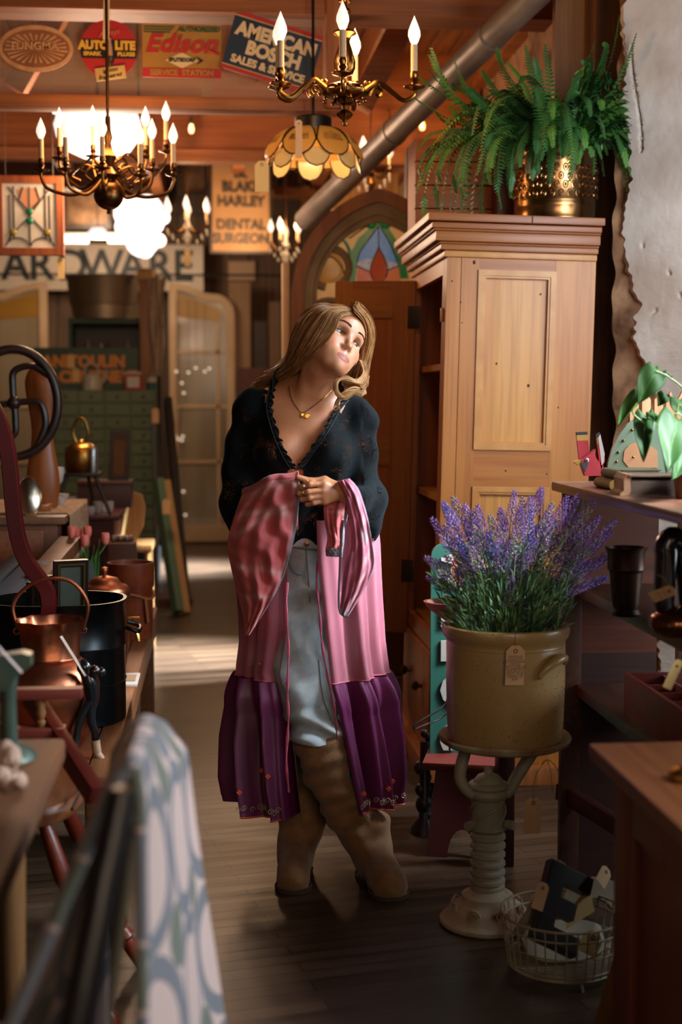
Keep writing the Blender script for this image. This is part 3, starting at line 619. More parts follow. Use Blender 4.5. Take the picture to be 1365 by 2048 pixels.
# ---------------------------------------------------------------- lamps
brass = M('aged_brass', '#a5743a', '#6d4820', scale=14, rough=.28, metal=1); brassd = M('dark_brass', '#6d4c2c', rough=.32, metal=1)
candle = M('candle_sleeve', '#d9b58c', rough=.6); flame = M('lit_candle_bulb', '#fff3e0', emit=(.98, .84, .70), es=1.0, rough=.2)
def cbulb(mb, c, s=1): return mb.lathe([(.006 * s, 0), (.011 * s, .008 * s), (.0175 * s, .025 * s), (.0165 * s, .038 * s), (.010 * s, .056 * s), (.004 * s, .07 * s), (0, .08 * s)], c, 14)
def chandelier(name, label, c, arms, R_, dz, mats, stem, tilt=0, s=1, body='ornate', pw=10, droop=.05, cl=.075):
    t = thing(name, label, 'chandelier', c); bm_, bd_ = mats
    if body == 'ornate':
        prof = [(0, -.085), (.008, -.082), (.010, -.074), (.006, -.068), (.016, -.060), (.022, -.052), (.018, -.045), (.008, -.038), (.012, -.028), (.03, -.022), (.028, -.012), (.05, -.004), (.062, .004), (.064, .012), (.05, .020), (.055, .026), (.03, .034), (.014, .040), (.012, .052), (.020, .060), (.027, .075), (.028, .095), (.020, .125), (.013, .148), (.012, .16), (.022, .166), (.033, .172), (.030, .178), (.012, .184), (.014, .196), (.020, .204), (.014, .212), (.010, .222), (.018, .232), (.012, .242)]
        MB().lathe([(r * s, z * s) for r, z in prof], n=32, fn=lambda q, z: 1 + (.10 * math.cos(8 * q) if .055 * s < z < .16 * s or z < .02 * s else 0)).build('baluster', bm_, t)
        mb = MB()
        for k in range(8):
            for q in range(9):
                if k < 2: mb.ball((.058 * s * math.cos(q * .698), .058 * s * math.sin(q * .698), (.018 - .03 * k) * s), .006 * s, 8)
        for z, n_ in ((.262, 8), (.285, 7), (.31, 8), (.335, 6)):
            for q in range(n_): mb.ball((.012 * s * math.cos(q * 2 * PI / n_), .012 * s * math.sin(q * 2 * PI / n_), z * s), .0055 * s, 6)
        mb.cyl((0, 0, .24 * s), (0, 0, stem), .006 * s, n=8); mb.build('stem', bm_, t)
    else:
        MB().ball((0, 0, -.075 * s), .058 * s, 28).build('ball', bd_, t)
        MB().lathe([(r * s, z * s) for r, z in ((0, -.15), (.01, -.145), (.006, -.135), (.014, -.128), (.02, -.02), (.03, -.01), (.045, 0), (.03, .012), (.016, .03), (.024, .05), (.032, .07), (.02, .09), (.012, .12), (.018, .14), (.012, .17), (.01, .22))], n=24).build('baluster', bm_, t)
        MB().cyl((0, 0, .2 * s), (0, 0, stem), .006 * s, n=8).build('stem', bd_, t)
    for az, rr, hz in arms:
        a = math.radians(az + tilt); ca, sa = math.cos(a), math.sin(a); rr *= R_; z0 = hz
        f = lambda r, z: (r * ca, r * sa, z)
        A_ = MB()
        if body == 'ornate':
            pts = [f(.045 * s, .006 * s), f(.08 * s, .030 * s), f(rr * .5, .036 * s), f(rr * .68, .010 * s), f(rr * .85, -.016 * s + z0 * .5), f(rr, -.004 * s + z0), f(rr, .014 * s + z0)]
        else:
            pts = [f(.02 * s, .0 + z0 * .5), f(.06 * s, -.045 * s + z0 * .5), f(rr * .55, -.075 * s + z0 * .5), f(rr * .9, -.05 * s + z0), f(rr, -.01 * s + z0), f(rr, .012 * s + z0)]
        cv = crv(pts, 22); A_.tube(cv, [(.0085 - .003 * i / 21) * s for i in range(22)], 8)
        if body == 'ornate':
            A_.tube(crv([f(.07 * s, .0), f(.085 * s, .022 * s), f(.105 * s, .012 * s), f(.098 * s, -.004 * s), f(.088 * s, .004 * s)], 12), .004 * s, 6)
            for q in range(5): A_.ball(f((.06 + .012 * q) * s, (.036 - .002 * q) * s), .006 * s, 8)
        else:
            A_.tube(crv([f(.04 * s, .02 * s + z0 * .4), f(rr * .35, .04 * s + z0 * .5), f(rr * .55, .0 + z0 * .5), f(rr * .42, -.02 * s + z0 * .5)], 12), .0045 * s, 6)
        arm = A_.build('arm', bm_, t)
        cz = .012 * s + z0; P0 = f(rr, cz)
        MB().lathe([(r * s, z * s) for r, z in ((.004, -.004), (.012, 0), (.030, .006), (.031, .009), (.010, .010), (.008, .018), (.013, .026), (.009, .032), (.012, .040), (.010, .05))], P0, 20).build('candle_cup', bd_ if body != 'ornate' else bm_, arm)
        MB().cyl(f(rr, cz + .048 * s), f(rr, cz + (.048 + cl) * s), .0095 * s, n=12).build('candle_sleeve', candle, arm)
        cbulb(MB(), f(rr, cz + (.048 + cl) * s), s * 1.02).build('bulb', flame, arm)
    lamp(name + '_light', (c[0], c[1], c[2] + .12), pw, (1, .55, .23), .12)
    return t
Yh = 4.9
chandelier('brass_chandelier', 'ornate polished brass chandelier with five lit candle bulbs, top centre', W(690, 192, Yh), [(180, .95, .0), (200, 1.0, -.004), (262, .60, .02), (-8, 1.0, .004), (75, .9, 0.02)], .235, 0, (brass, brass), 1.1, s=1.2, pw=16)
chandelier('bronze_chandelier', 'dull bronze ball chandelier with many lit candle bulbs hanging at left', W(217, 350, 5.6), [(188, .95, -.01), (222, .75, -.02), (262, .40, -.01), (330, .55, -.03), (352, .95, -.02), (15, .65, .01), (150, .85, .06), (120, .5, .07), (50, .8, .08), (35, 1.0, .10)], .265, 0, (brassd, brassd), 1.2, s=1.0, body='ball', pw=16)
# big white glowing globe shade with scalloped rim
glow = M('glowing_opal_glass', '#fff4ea', emit=(.98, .90, .86), es=1.2, rough=.3)
t = thing('opal_globe_lamp', 'very large glowing white bowl lamp behind the left chandelier', 'pendant lamp', W(196, 270, 7.4)); k = 7.4 / FPX
MB().lathe([(0, -48 * k), (30 * k, -44 * k), (62 * k, -30 * k), (80 * k, -5 * k), (85 * k, 18 * k), (78 * k, 40 * k), (60 * k, 50 * k), (0, 50 * k)], n=40, sy=.9).build('bowl', glow, t)
for px in (117, 138, 246, 128): MB().ball(((px - 196) * k, -.05, (46 if px != 128 else 5) * k), (10 * k, 10 * k, 12 * k), 12).build('globe', glow, t)
MB().cyl((0, 0, 48 * k), (0, 0, 1.0), .01, n=8).build('stem', brassd, t)
lamp('opal_lamp_light', W(196, 350, 7.1), 42, (1, .64, .42), .15)
# second white cluster
t = thing('glass_cluster_lamp', 'glowing white cluster of glass globes under the bronze ball', 'pendant lamp', W(280, 450, 7.8)); k = 7.8 / FPX
for dx, dz, r in ((-20, 22, 32), (15, 28, 32), (-2, 0, 36), (25, 5, 24), (4, -30, 34), (-30, -4, 20), (38, -30, 14), (46, 15, 14), (10, -48, 18)): MB().ball((dx * k, 0.01 * dx * k, dz * k), r * k, 18).build('globe', glow, t)
MB().cyl((0, 0, 40 * k), (0, 0, 1.6), .008, n=8).build('stem', brassd, t)
lamp('cluster_light', W(290, 470, 7.4), 26, (1, .66, .45), .12)
# crystal chandelier
crys = M('crystal_glass', '#e0d8cc', rough=.05, alpha=.45, spec=1)
for (px, py, Y, R_, n_, lab) in ((375, 455, 9, .14, 6, 'small crystal chandelier with lit candle bulbs right of the glowing globes'), (572, 492, 9.5, .10, 5, 'small crystal chandelier with lit bulbs left of the gothic arch'), (742, 345, 8.0, .13, 5, 'crystal wall chandelier with lit bulbs above the arch tip, behind the glass shade')):
    t = thing('crystal_chandelier', lab, 'chandelier', W(px, py, Y)); k = Y / FPX
    MB().lathe([(0, -.12), (.015, -.1), (.03, -.06), (.012, -.03), (.03, 0), (.012, .04), (.02, .09), (.008, .13)], n=14).build('stem', crys if px != 742 else brass, t)
    MB().cyl((0, 0, .12), (0, 0, 3.46 - W(px, py, Y).z), .004, n=6).build('rod', brassd, t)
    for i in range(n_):
        a = 2 * PI * i / n_ + .5; q = (R_ * math.cos(a), R_ * math.sin(a), .03)
        arm = MB().tube(crv([(0, 0, .02), (q[0] * .5, q[1] * .5, -.03), q], 8), .004, 6).build('arm', brassd, t)
        MB().cyl(q, (q[0], q[1], .09), .007, n=8).build('candle_sleeve', candle, arm); cbulb(MB(), (q[0], q[1], .09), 1.15).build('bulb', flame, arm)
        mb = MB()
        for j in range(3): mb.ball((q[0] * (1 - .25 * j), q[1] * (1 - .25 * j), -.03 - .03 * j), (.008, .008, .016), 8)
        mb.build('crystal_drops', crys, arm)
    lamp('crystal_light', W(px, py, Y) + Vector((0, -.15, .12)), 5, (1, .6, .3), .06)
# fluorescent strips and small dome pendant at the very back
tube_on = M('lit_tube', '#ffffff', emit=(.95, .92, .88), es=1.1)
for a, b, lab in ((122, 176, 'lit white fluorescent strip left of the small dome lamp'), (216, 268, 'lit white fluorescent strip right of the small dome lamp')):
    t = thing('strip_light', lab, 'ceiling light', W((a + b) / 2, 478, 13)); k = 13 / FPX; hw = (b - a) / 2 * k
    MB().bb((-hw, 0, -8 * k), (hw, .06, 8 * k), .01).build('diffuser', tube_on, t); MB().bb((-hw, 0, 8 * k), (hw, .06, 12 * k)).build('housing', en, t, smooth=False)
    for s_ in (-.8, .8): MB().cyl((hw * s_, .03, 12 * k), (hw * s_, .03, 1.5), .003, n=5).build('suspension_wire', blk, t)
lamp('back_light', W(200, 480, 12.6), 80, (1, .74, .50), .3)
lamp('back_light', W(480, 480, 11.4), 34, (1, .60, .32), .2)
t = thing('dome_lamp', 'small glowing dome pendant between the two fluorescent strips', 'pendant lamp', W(196, 466, 12.6)); k = 12.6 / FPX
MB().lathe([(22 * k, -10 * k), (20 * k, 0), (12 * k, 9 * k), (0, 11 * k)], n=24).build('shade', glow, t); MB().cyl((0, 0, 9 * k), (0, 0, 1.5), .005, n=6).build('cord', blk, t)
# painted glass lampshade
t = thing('glass_lampshade', 'hanging painted amber glass lampshade with petal panels and lit bulb', 'pendant lamp', W(627, 300, 5.9)); k = 5.9 / FPX
pan = M('amber_painted_glass', '#c98f42', '#b57a30', scale=7, rough=.3, emit='#b0742c', es=.35); pan2 = M('pale_amber_glass', '#cfae74', '#c09a5c', scale=7, rough=.3, emit='#b08a50', es=.4); scn = M('painted_scene', '#6d4a24', '#c08a44', scale=30, stretch=(1, 1, 2), rough=.4, emit='#6a431c', es=.3)
dl = M('dark_came', '#2a1a10', rough=.4, metal=.6)
MB().lathe([(30 * k, 38 * k), (37 * k, 40 * k), (37 * k, 60 * k), (32 * k, 64 * k), (0, 64 * k)], n=32).build('crown', M('black_crown', '#150d0a', rough=.35), t)
MB().cyl((0, 0, 62 * k), (0, 0, 1.1), .006, n=8).build('rod', dl, t)
for i in range(8):
    az = 2 * PI * (i + .5) / 8 - PI / 2
    def pf(u, v, az=az, o=0):
        hw = (.19 + .23 * math.sin(v * PI * .62)) if v < .72 else .405 * math.sqrt(max(0, 1 - ((v - .62) / .385) ** 2)) * 1.0
        a = az + (u - .5) * 2 * hw * .93; r = (33 + 66 * math.sin(v * PI / 2 * .95)) * k + o; z = (40 - 72 * (1 - math.cos(v * PI / 2 * .93))) * k
        return (r * math.cos(a), r * math.sin(a), z)
    pn = MB().grid(lambda u, v: pf(u, v), 12, 16).build('glass_panel', pan, t, thick=.003)
    MB().grid(lambda u, v: pf(.2 + .6 * u, .48 + .22 * v, o=.002), 8, 6).build('painted_scene', scn, pn)
    edge = [pf(0, v) for v in np.linspace(0, .98, 18)] + [pf(1, v) for v in np.linspace(.98, 0, 18)]
    MB().tube(edge, .0035, 5).build('lead_edge', dl, pn)
    az2 = az + PI / 8
    def lf(u, v): a = az2 + (u - .5) * .62 * math.sqrt(max(0, 1 - v * v)); r = (86 + 9 * v) * k; return (r * math.cos(a), r * math.sin(a), (-8 - 37 * v) * k)
    lp = MB().grid(lf, 10, 10).build('scallop_panel', pan2, t, thick=.003)
    MB().tube([lf(0, v) for v in np.linspace(0, 1, 10)] + [lf(1, v) for v in np.linspace(1, 0, 10)], .003, 5).build('lead_edge', dl, lp)
MB().ball((0, 0, -12 * k), .036, 20).build('bulb', glow, t); lamp('lampshade_light', W(627, 325, 5.9), 5, (1, .65, .32), .04)
tgp = M('tag_cream', '#d8b878', rough=.7)
price_tag('long cream tag hanging off the left edge of the amber lampshade', W(524, 325, 5.75), .056, .115, mat=tgp, string=[W(524, 325, 5.75), W(528, 312, 5.80), W(536, 300, 5.88)])
price_tag('narrow pale tag hanging in front of the amber lampshade', W(598, 243, 5.6), .026, .14, mat=tagmat, string=[W(598, 243, 5.6), W(600, 232, 5.7), W(606, 228, 5.82)])
for px, py, Y, lab in ((122, 517, 7.2, 'peach tag hanging under the stained glass panel'), (375, 500, 9.0, 'small pale tag under the crystal chandelier'), (142, 710, 10.966, 'cream tag hanging before the green sign letters'), (152, 738, 10.966, 'round cream tag in front of the green sign jug')):
    price_tag(lab, W(px, py, Y), .034 if Y < 10 else .05, .10, mat=tgp, string=[W(px, py, Y), W(px, py - (14 if Y < 7.5 else 40 if Y < 10 else 1), Y)])
# ---------------------------------------------------------------- left side: bench and what stands on it
bw = wood('bench_wood', '#6b3419', '#844824', 'y', .38); bwt = wood('bench_edge_wood', '#7d4d2a', '#5f3a20', 'y', .5)
BX = -.27; BZ = .45
t = thing('wooden_bench', 'long low brown plank bench along the left of the aisle', 'bench', (-.62, 4.6, 0))
for i in range(7): MB().bb((-.606 + i * .128, -1.08, BZ - .035), (-.606 + i * .128 + .125, 1.85, BZ), .004).build('seat_plank', bw, t)
MB().bb((.29, -1.08, BZ - .10), (.352, 1.86, BZ + .003), .008).build('edge_rail', bwt, t)
for x in (-.57, .31):
    for y in (-.95, 1.72): MB().bb((x - .03, y - .035, 0), (x + .03, y + .035, BZ - .04), .004).build('leg', bwt, t)
MB().bb((.29, -.2, .0), (.335, -.12, BZ - .05), .004).build('leg', wood('dark_leg', '#42160f', '#5a2418', 'z'), t)
MB().bb((-.59, -.95, .16), (-.55, 1.72, .21)).build('stretcher', bw, t, smooth=False)
# black oval boiler
bx, by = -.465, 4.2
t = thing('metal_boiler', 'large dark oval metal wash boiler holding slates on the bench', 'wash boiler', (bx, by, BZ))
bk = M('blackened_tin', '#15191b', '#3d4446', scale=5, stretch=(1, 1, .5), rough=.32, metal=.75, bump=.15, lo=.5, hi=.8)
H = .36
def ovq(q): return (abs(math.cos(q)) ** .75 * (1 if math.cos(q) > 0 else -1), abs(math.sin(q)) ** .85 * (1 if math.sin(q) > 0 else -1))
def bo(u, v):
    q = 2 * PI * u; c, s_ = ovq(q); pr = [(0, .005), (.95, 0), (1, .02), (1, .33), (1.015, .335), (1, .34), (1, .62), (1.015, .63), (1, .64), (1, .96), (1.03, .985), (1.03, 1), (.98, 1), (.97, .9), (.95, .03), (0, .02)]
    i = int(round(v * (len(pr) - 1))); r, z = pr[i]; return (.195 * r * c, .165 * r * s_, z * H)
MB().grid(bo, 60, 16, True).build('body', bk, t, ang=50)
for s_ in (-1, 1): MB().tube(crv([(s_ * .2, -.05, H * .78), (s_ * .235, -.05, H * .74), (s_ * .235, .05, H * .74), (s_ * .2, .05, H * .78)], 12), .007, 8).build('handle', bk, t)
# slates / framed glass standing in it
slate = M('slate_glass', '#6a736c', '#50584f', scale=3, rough=.15, metal=.2); bf = M('black_gilt_frame', '#17120f', rough=.35); gil = M('gilt_metal', '#b08a50', rough=.3, metal=1)
def framed(px0, py0, px1, Y, yaw, hgt, label, ang=.06):
    wd = (px1 - px0) * Y / FPX
    t = thing('picture_frame', label, 'picture frame', (W(px0, 0, Y).x, Y, BZ + .02)); t.rotation_euler = (ang, .0, yaw)
    z1 = W(0, py0, Y).z - BZ - .02
    MB().band([(0, 0), (wd, 0), (wd, z1), (0, z1)], [(.018, .018), (wd - .018, .018), (wd - .018, z1 - .018), (.018, z1 - .018)], -.010, .010).build('frame', bf, t, smooth=False)
    MB().band([(.010, .010), (wd - .010, .010), (wd - .010, z1 - .010), (.010, z1 - .010)], [(.015, .015), (wd - .015, .015), (wd - .015, z1 - .015), (.015, z1 - .015)], -.013, -.009).build('gilt_line', gil, t, smooth=False)
    MB().bb((.015, -.002, .015), (wd - .015, .002, z1 - .015)).build('pane', slate, t, smooth=False)
    return t
framed(82, 1118, 150, 4.24, .35, .3, 'larger black and gilt frame with glass, right one in the boiler', .10)
for i, px in enumerate((28, 44, 60)):
    t = framed(px, 1165 - 6 * i, px + 30, 4.16 + .05 * i, 1.15, .3, ('thin black gilt frame leftmost in the boiler', 'thin black gilt frame in the middle of the boiler stack', 'thin black gilt frame behind the red curved piece in the boiler')[i], .04)
# curved red runner standing in the boiler and leaning out to the left
rp = M('red_lacquer', '#5a0f14', '#460b10', scale=4, rough=.3, bump=.08)
pts = [(-22, 800), (2, 850), (15, 900), (22, 960), (27, 1020), (36, 1075), (52, 1120), (74, 1152), (92, 1178), (98, 1205), (95, 1234), (92, 1270)]
cv = crv([W(px, py, 4.02) for px, py in pts], 60); mb = MB(); vs = []; fs = []
n = len(cv)
for i, p in enumerate(cv):
    a, b = cv[max(0, i - 1)], cv[min(n - 1, i + 1)]; tt = (b - a).normalized(); nn = Vector((0, 1, 0)).cross(tt).normalized(); wdt = .021 if i < n - 12 else .021 - .012 * max(0, (i - n + 8) / 8)
    for s_, y in ((-1, -.014), (-.85, -.02), (.85, -.02), (1, -.014), (1, .02), (-1, .02)): vs.append(p + nn * wdt * s_ + Vector((0, y, 0)))
for i in range(n - 1):
    for k in range(6): fs.append((i * 6 + k, i * 6 + (k + 1) % 6, (i + 1) * 6 + (k + 1) % 6, (i + 1) * 6 + k))
fs += [tuple(range(6)), tuple((n - 1) * 6 + k for k in range(6))[::-1]]
tag(MB().add(vs, fs).build('red_runner', rp), 'curved dark red painted wooden runner rising out of the boiler at left', 'sled runner')
# copper jug with lobed mouth
cop = M('old_copper', '#c4805f', '#8a5640', scale=7, rough=.36, metal=1, bump=.35, bscale=9, c3='#ae6a4c', lo=.3, hi=.75)
t = thing('copper_jug', 'big dented copper jug with lobed mouth and bail handle at the bench front', 'jug', (W(80, 0, 3.82).x, 3.82, BZ))
kk = 3.82 / FPX
MB().lathe([(0, 0), (.07, 0), (.085, .02), (.11, .08), (.128, .14), (.129, .18), (.118, .215), (.095, .24), (.078, .252)], n=56).build('body', cop, t)
MB().lathe([(.079, .248), (.082, .254), (.080, .258), (.080, .32), (.086, .352), (.089, .356), (.084, .352), (.078, .32), (.077, .256)], n=72, fn=lambda q, z: 1 + .13 * max(0, (z - .25) / .1) * math.cos(4 * q + .7) ** 2 - .05).build('neck', cop, t)
MB().tube(crv([(-.085, 0, .33), (-.095, 0, .40), (-.04, .0, .455), (.05, 0, .46), (.10, 0, .40), (.088, 0, .325)], 30), .005, 8).build('bail_handle', cop, t)
for s_ in (-1, 1): MB().tube([(s_ * .088 + .008 * math.cos(a), .0, .325 + .008 * math.sin(a)) for a in np.linspace(0, 2 * PI, 13)[:-1]], .0022, 6, closed=True).build('ring', cop, t)
tg = tag(MB().tube([W(122, 1272, 3.72), W(172, 1352, 3.70)], .0085, 4, squash=.1).build('strap_tag', M('strap_white', '#b9a496', rough=.8)), 'long narrow pale tag hanging from the copper jug handle', 'tag')
# black booted figurine of a horse
t = thing('iron_figurine', 'small black figure with pale boots standing between copper jug and boiler', 'figurine', W(180, 1415, 3.72)); k = 3.72 / FPX
bl = M('glossy_black', '#0c0d0f', '#22262a', scale=12, rough=.22, coat=.4)
L2 = lambda px, py, y=0: ((px - 180) * k, y, (1415 - py) * k)
mb = MB().tube(crv([L2(165, 1318), L2(172, 1340), L2(180, 1365), L2(184, 1400), L2(182, 1440), L2(189, 1465), L2(190, 1490)], 24), [.009, .014, .019, .020, .018, .017, .018, .020, .021, .020, .018, .016, .014, .013, .012, .012, .012, .011, .011, .010, .010, .010, .010, .010], 12, squash=.8)
mb.ball(L2(190, 1340, -.01), (.019, .016, .016), 16).ball(L2(204, 1342, -.01), (.013, .011, .013), 12)
mb.tube(crv([L2(180, 1400), L2(160, 1440), L2(150, 1490)], 8), [.014, .013, .012, .011, .010, .010, .010, .009], 10)
mb.build('body', bl, t)
bt = M('bone_boot', '#a98a70', '#7a5a44', scale=20, rough=.5)
MB().tube(crv([L2(190, 1482), L2(192, 1500), L2(195, 1512), L2(206, 1520, -.01)], 8), [.012, .012, .012, .012, .011, .011, .010, .006], 10).build('boot', bt, t)
MB().tube(crv([L2(150, 1485), L2(150, 1500), L2(156, 1506, -.01)], 6), [.009, .009, .009, .009, .007, .005], 8).build('boot', bl, t)
MB().ball(L2(195, 1332, -.022), .005, 8).build('eye', bt, t)
# little card stand on bench
t = thing('card_box', 'small white framed card lying on the bench right of the boiler', 'card', W(256, 1330, 4.75)); t.location.z = BZ
MB().bb((-.035, -.10, 0), (.035, .10, .01), .002).build('cover', M('card_white', '#b5a79c', rough=.6), t); MB().bb((-.026, -.05, .0101), (.026, .06, .012)).build('picture', M('card_beige', '#96795a'), t, smooth=False)
# copper lidded urn
t = thing('copper_urn', 'squat copper urn with domed lid and brass tap on the bench', 'urn', (W(194, 0, 5.0).x, 5.0, BZ))
MB().lathe([(0, 0), (.07, 0), (.075, .02), (.082, .10), (.086, .24), (.084, .262), (.080, .262)], n=40).build('body', cop, t)
MB().lathe([(.088, .258), (.090, .264), (.088, .280), (.078, .292), (.060, .298), (.055, .305), (.045, .318), (.020, .325), (.008, .328), (.008, .338), (.013, .345), (.012, .355), (0, .36)], n=40).build('lid', cop, t)
tp = MB().tube(crv([(.07, -.06, .15), (.10, -.085, .15), (.115, -.095, .135), (.12, -.1, .11)], 8), .008, 8); tp.cyl((.105, -.085, .15), (.105, -.085, .19), .005, n=8); tp.cyl((.085, -.085, .19), (.125, -.085, .19), .004, n=8)
tp.build('tap', M('tap_brass', '#b58a45', rough=.3, metal=1), t)
# bentwood round box behind
t = thing('round_wooden_box', 'round reddish brown bentwood tub with rope band behind the copper urn', 'wooden tub', (W(248, 0, 5.65).x, 5.65, BZ)); 
rw_ = wood('bentwood', '#6b2c18', '#86401f', 'x', .4)
MB().lathe([(0, 0), (.085, 0), (.088, .005), (.087, .20), (.090, .205), (.090, .30), (.086, .30), (.082, .20), (.08, .02), (0, .02)], n=44).build('body', rw_, t)
MB().tube([(.091 * math.cos(a), .091 * math.sin(a), .17 + .012 * math.sin(3 * a)) for a in np.linspace(0, 2 * PI, 40)[:-1]], .005, 6, closed=True).build('rope_band', M('leather_rope', '#8a4f2a', rough=.7), t)
MB().tube(crv([(.06, -.07, .17), (.065, -.075, .12), (.07, -.075, .07)], 6), .006, 6).build('rope_end', M('leather_rope', '#8a4f2a'), t)
# tulips in a vase
t = thing('tulip_vase', 'five pink tulips with leaves in a small clear vase behind the copper urn', 'flowers', (W(160, 0, 5.35).x, 5.35, BZ))
zr = lambda py: W(0, py, 5.35).z - BZ
MB().lathe([(0, 0), (.035, 0), (.04, .1), (.03, .2), (.035, zr(1125)), (.03, zr(1125)), (.026, .2), (.035, .02)], n=20).build('vase', M('vase_glass', '#55605c', rough=.1, alpha=.6), t)
pk = M('tulip_pink', '#d9786a', '#c9594f', scale=10, rough=.55); gr = M('tulip_green', '#4d7a34', '#3a6428', scale=8, rough=.5)
for i, (px, py) in enumerate(((130, 1067), (140, 1074), (160, 1068), (156, 1083), (194, 1083))):
    x = (px - 160) * 5.35 / FPX; z = zr(py); y = (-.02, .02, 0, -.04, .03)[i]
    st = MB().tube(crv([(0, 0, .1), (x * .3, y * .5, z * .75), (x, y, z - .02)], 10), .003, 5).build('stem', gr, t)
    f = MB()
    for q in range(6):
        a = q * PI / 3; f.ball((x + .008 * math.cos(a), y + .008 * math.sin(a), z + .004), (.013, .008, .024), 10, rotm(0, .12 * math.cos(a), 0) @ rotm(0, 0, a + PI / 2))
    f.build('bloom', pk, st)
for i, (dx, h_) in enumerate(((-.01, 1095), (.035, 1078), (.02, 1090), (-.03, 1105))):
    z1 = zr(h_); MB().grid(lambda u, v: ((dx * v * 1.4) + (u - .5) * .035 * math.sin(PI * min(1, v + .08)), -.04 * v * v - .03 * (u - .5) ** 2, .15 + (z1 - .15) * v), 5, 12).build('leaf', gr, t, thick=.001)
# grey trestle boards leaning at left (behind the boiler)
bar(W(-30, 1230, 4.75), W(78, 1128, 5.1), .10, .03, M('blue_grey_board', '#3d444a', rough=.6), 'grey_plank', 'blue grey plank slanting behind the boiler at left edge', 'plank')
bar(W(-30, 1180, 4.9), W(40, 1118, 5.2), .06, .03, M('dark_grey_board', '#2d3035', rough=.6), 'iron_bar', 'dark grey bar slanting behind the boiler, uppermost at left edge', 'bar')
bar(W(72, 1165, 4.95), W(142, 1085, 5.35), .08, .05, wood('chest_lid', '#5f3a26', '#754a30', 'x'), 'leaning_board', 'brown board slanting upward behind the boiler frames', 'board')
# ---------------------------------------------------------------- dresser with lace cloth
DZ = .95; DX = W(118, 0, 5.5).x
t = thing('lace_topped_chest', 'brown chest of drawers topped with a lace runner at left edge', 'chest of drawers', (DX - .5, 5.9, 0))
MB().bb((-.5, -.45, .5), (.47, .5, DZ - .03), .005).build('carcass', wood('chest_wood', '#5a3422', '#714329', 'y'), t); MB().bb((-.5, -.47, DZ - .03), (.5, .52, DZ), .006).build('top', wood('chest_top_wood', '#805a3e', '#6b4a30', 'y'), t)
for x in (-.45, .42):
    for y in (-.4, .45): MB().bb((x - .03, y - .03, BZ), (x + .03, y + .03, .5)).build('leg', w_dark, t, smooth=False)
for j in range(2): d = MB().bb((-.45, -.465, .52 + .2 * j), (.42, -.45, .7 + .2 * j), .004).build('drawer', bw, t); MB().ball((0, -.48, .61 + .2 * j), .02, 10).build('knob', kn, d)
lc = M('ecru_lace', '#b59878', '#8f7356', scale=45, rough=.9, bump=.5)
def lr(u, v):
    y = 5.55 + .75 * u; s_ = v * .62
    if s_ < .42: return (DX - .45 + s_ * 1.08, y, DZ + .004 + .002 * math.sin(30 * u))
    d = s_ - .42; return (DX + .006 + .010 * math.sin(u * 40) * d * 5, y, DZ + .004 - d * 1.0 * (1 + .05 * math.cos(u * 60)))
tag(MB().grid(lr, 50, 40).build('lace_runner', lc, thick=.003), 'ecru lace runner draped over the right edge of the brown chest', 'lace cloth')
# wheel of cast iron grinder
Yw = 5.7; k = Yw / FPX
t = thing('coffee_grinder', 'cast iron grinder with big black spoked wheel on the chest at left', 'coffee grinder', (W(10, 0, Yw).x, Yw + .1, DZ))
wc = Vector(((10 - 10) * k, -.05, W(0, 806, Yw).z - DZ)); bi = M('black_cast_iron', '#1c1311', '#2c1d18', scale=8, rough=.4)
wh = MB().tube([wc + Vector((85 * k * math.cos(a), 0, 106 * k * math.sin(a))) for a in np.linspace(0, 2 * PI, 65)[:-1]], .0185, 12, closed=True).build('wheel', bi, t)
for a0 in (40, 130, 220, 310):
    a = math.radians(a0); f = lambda r, q: wc + Vector((r * k * math.cos(a + q), 0, r * 1.2 * k * math.sin(a + q)))
    MB().tube(crv([f(0, 0), f(26, .95), f(52, .85), f(70, .35), f(84, -.15)], 18), .014, 8).build('spoke', bi, wh)
MB().ball(wc, (.028, .03, .028), 16).build('hub', bi, wh)
wbz = wc.z
MB().cyl(wc, wc + Vector((0, .16, 0)), .012).build('axle', bi, t)
og = wood('grinder_wood', '#8a4d1c', '#a5602a', 'z', .4)
def gb(u, v):
    z = v * (W(0, 722, Yw).z - DZ); r = (.055 + .012 * math.sin(v * 9)) * (1 if v < .85 else math.sqrt(max(0.02, 1 - ((v - .85) / .151) ** 2)))
    return ((57 - 10) * k + r * math.cos(2 * PI * u), .07 + r * .6 * math.sin(2 * PI * u), z)
MB().grid(gb, 24, 40, True).build('body', og, t)
# round silver dish, goblet, small books
t = thing('silver_dish', 'round silver dish standing on edge on the chest behind the red runner', 'dish', (W(36, 0, 5.45).x, 5.48, DZ))
MB().lathe([(0, 0), (.03, 0), (.05, .004), (.058, .012), (.056, .013), (.048, .007), (0, .004)], (0, 0, .075), 30, rotm(PI / 2 - .1, 0, .8), 1, 1.3).build('plate', M('dull_silver', '#a39a86', rough=.25, metal=1), t)
t = thing('glass_goblet', 'clear glass goblet catching light on the lace topped chest', 'goblet', (W(88, 0, 5.9).x, 6.05, DZ + .0))
cg = M('clear_glass', '#e0e2e0', rough=.03, alpha=.4, spec=1); 
MB().lathe([(.035, 0), (.03, .004), (.005, .01), (.005, .075), (.03, .10), (.038, .14), (.036, .16), (.034, .16), (.035, .14), (.02, .1)], n=24).build('cup', cg, t)
tag(MB().bb((W(38, 0, 5.6).x, 5.6, DZ + .006), (W(80, 0, 5.6).x, 5.75, DZ + .03), .004).build('wooden_tray', og), 'small brown wooden tray on the lace runner', 'tray')
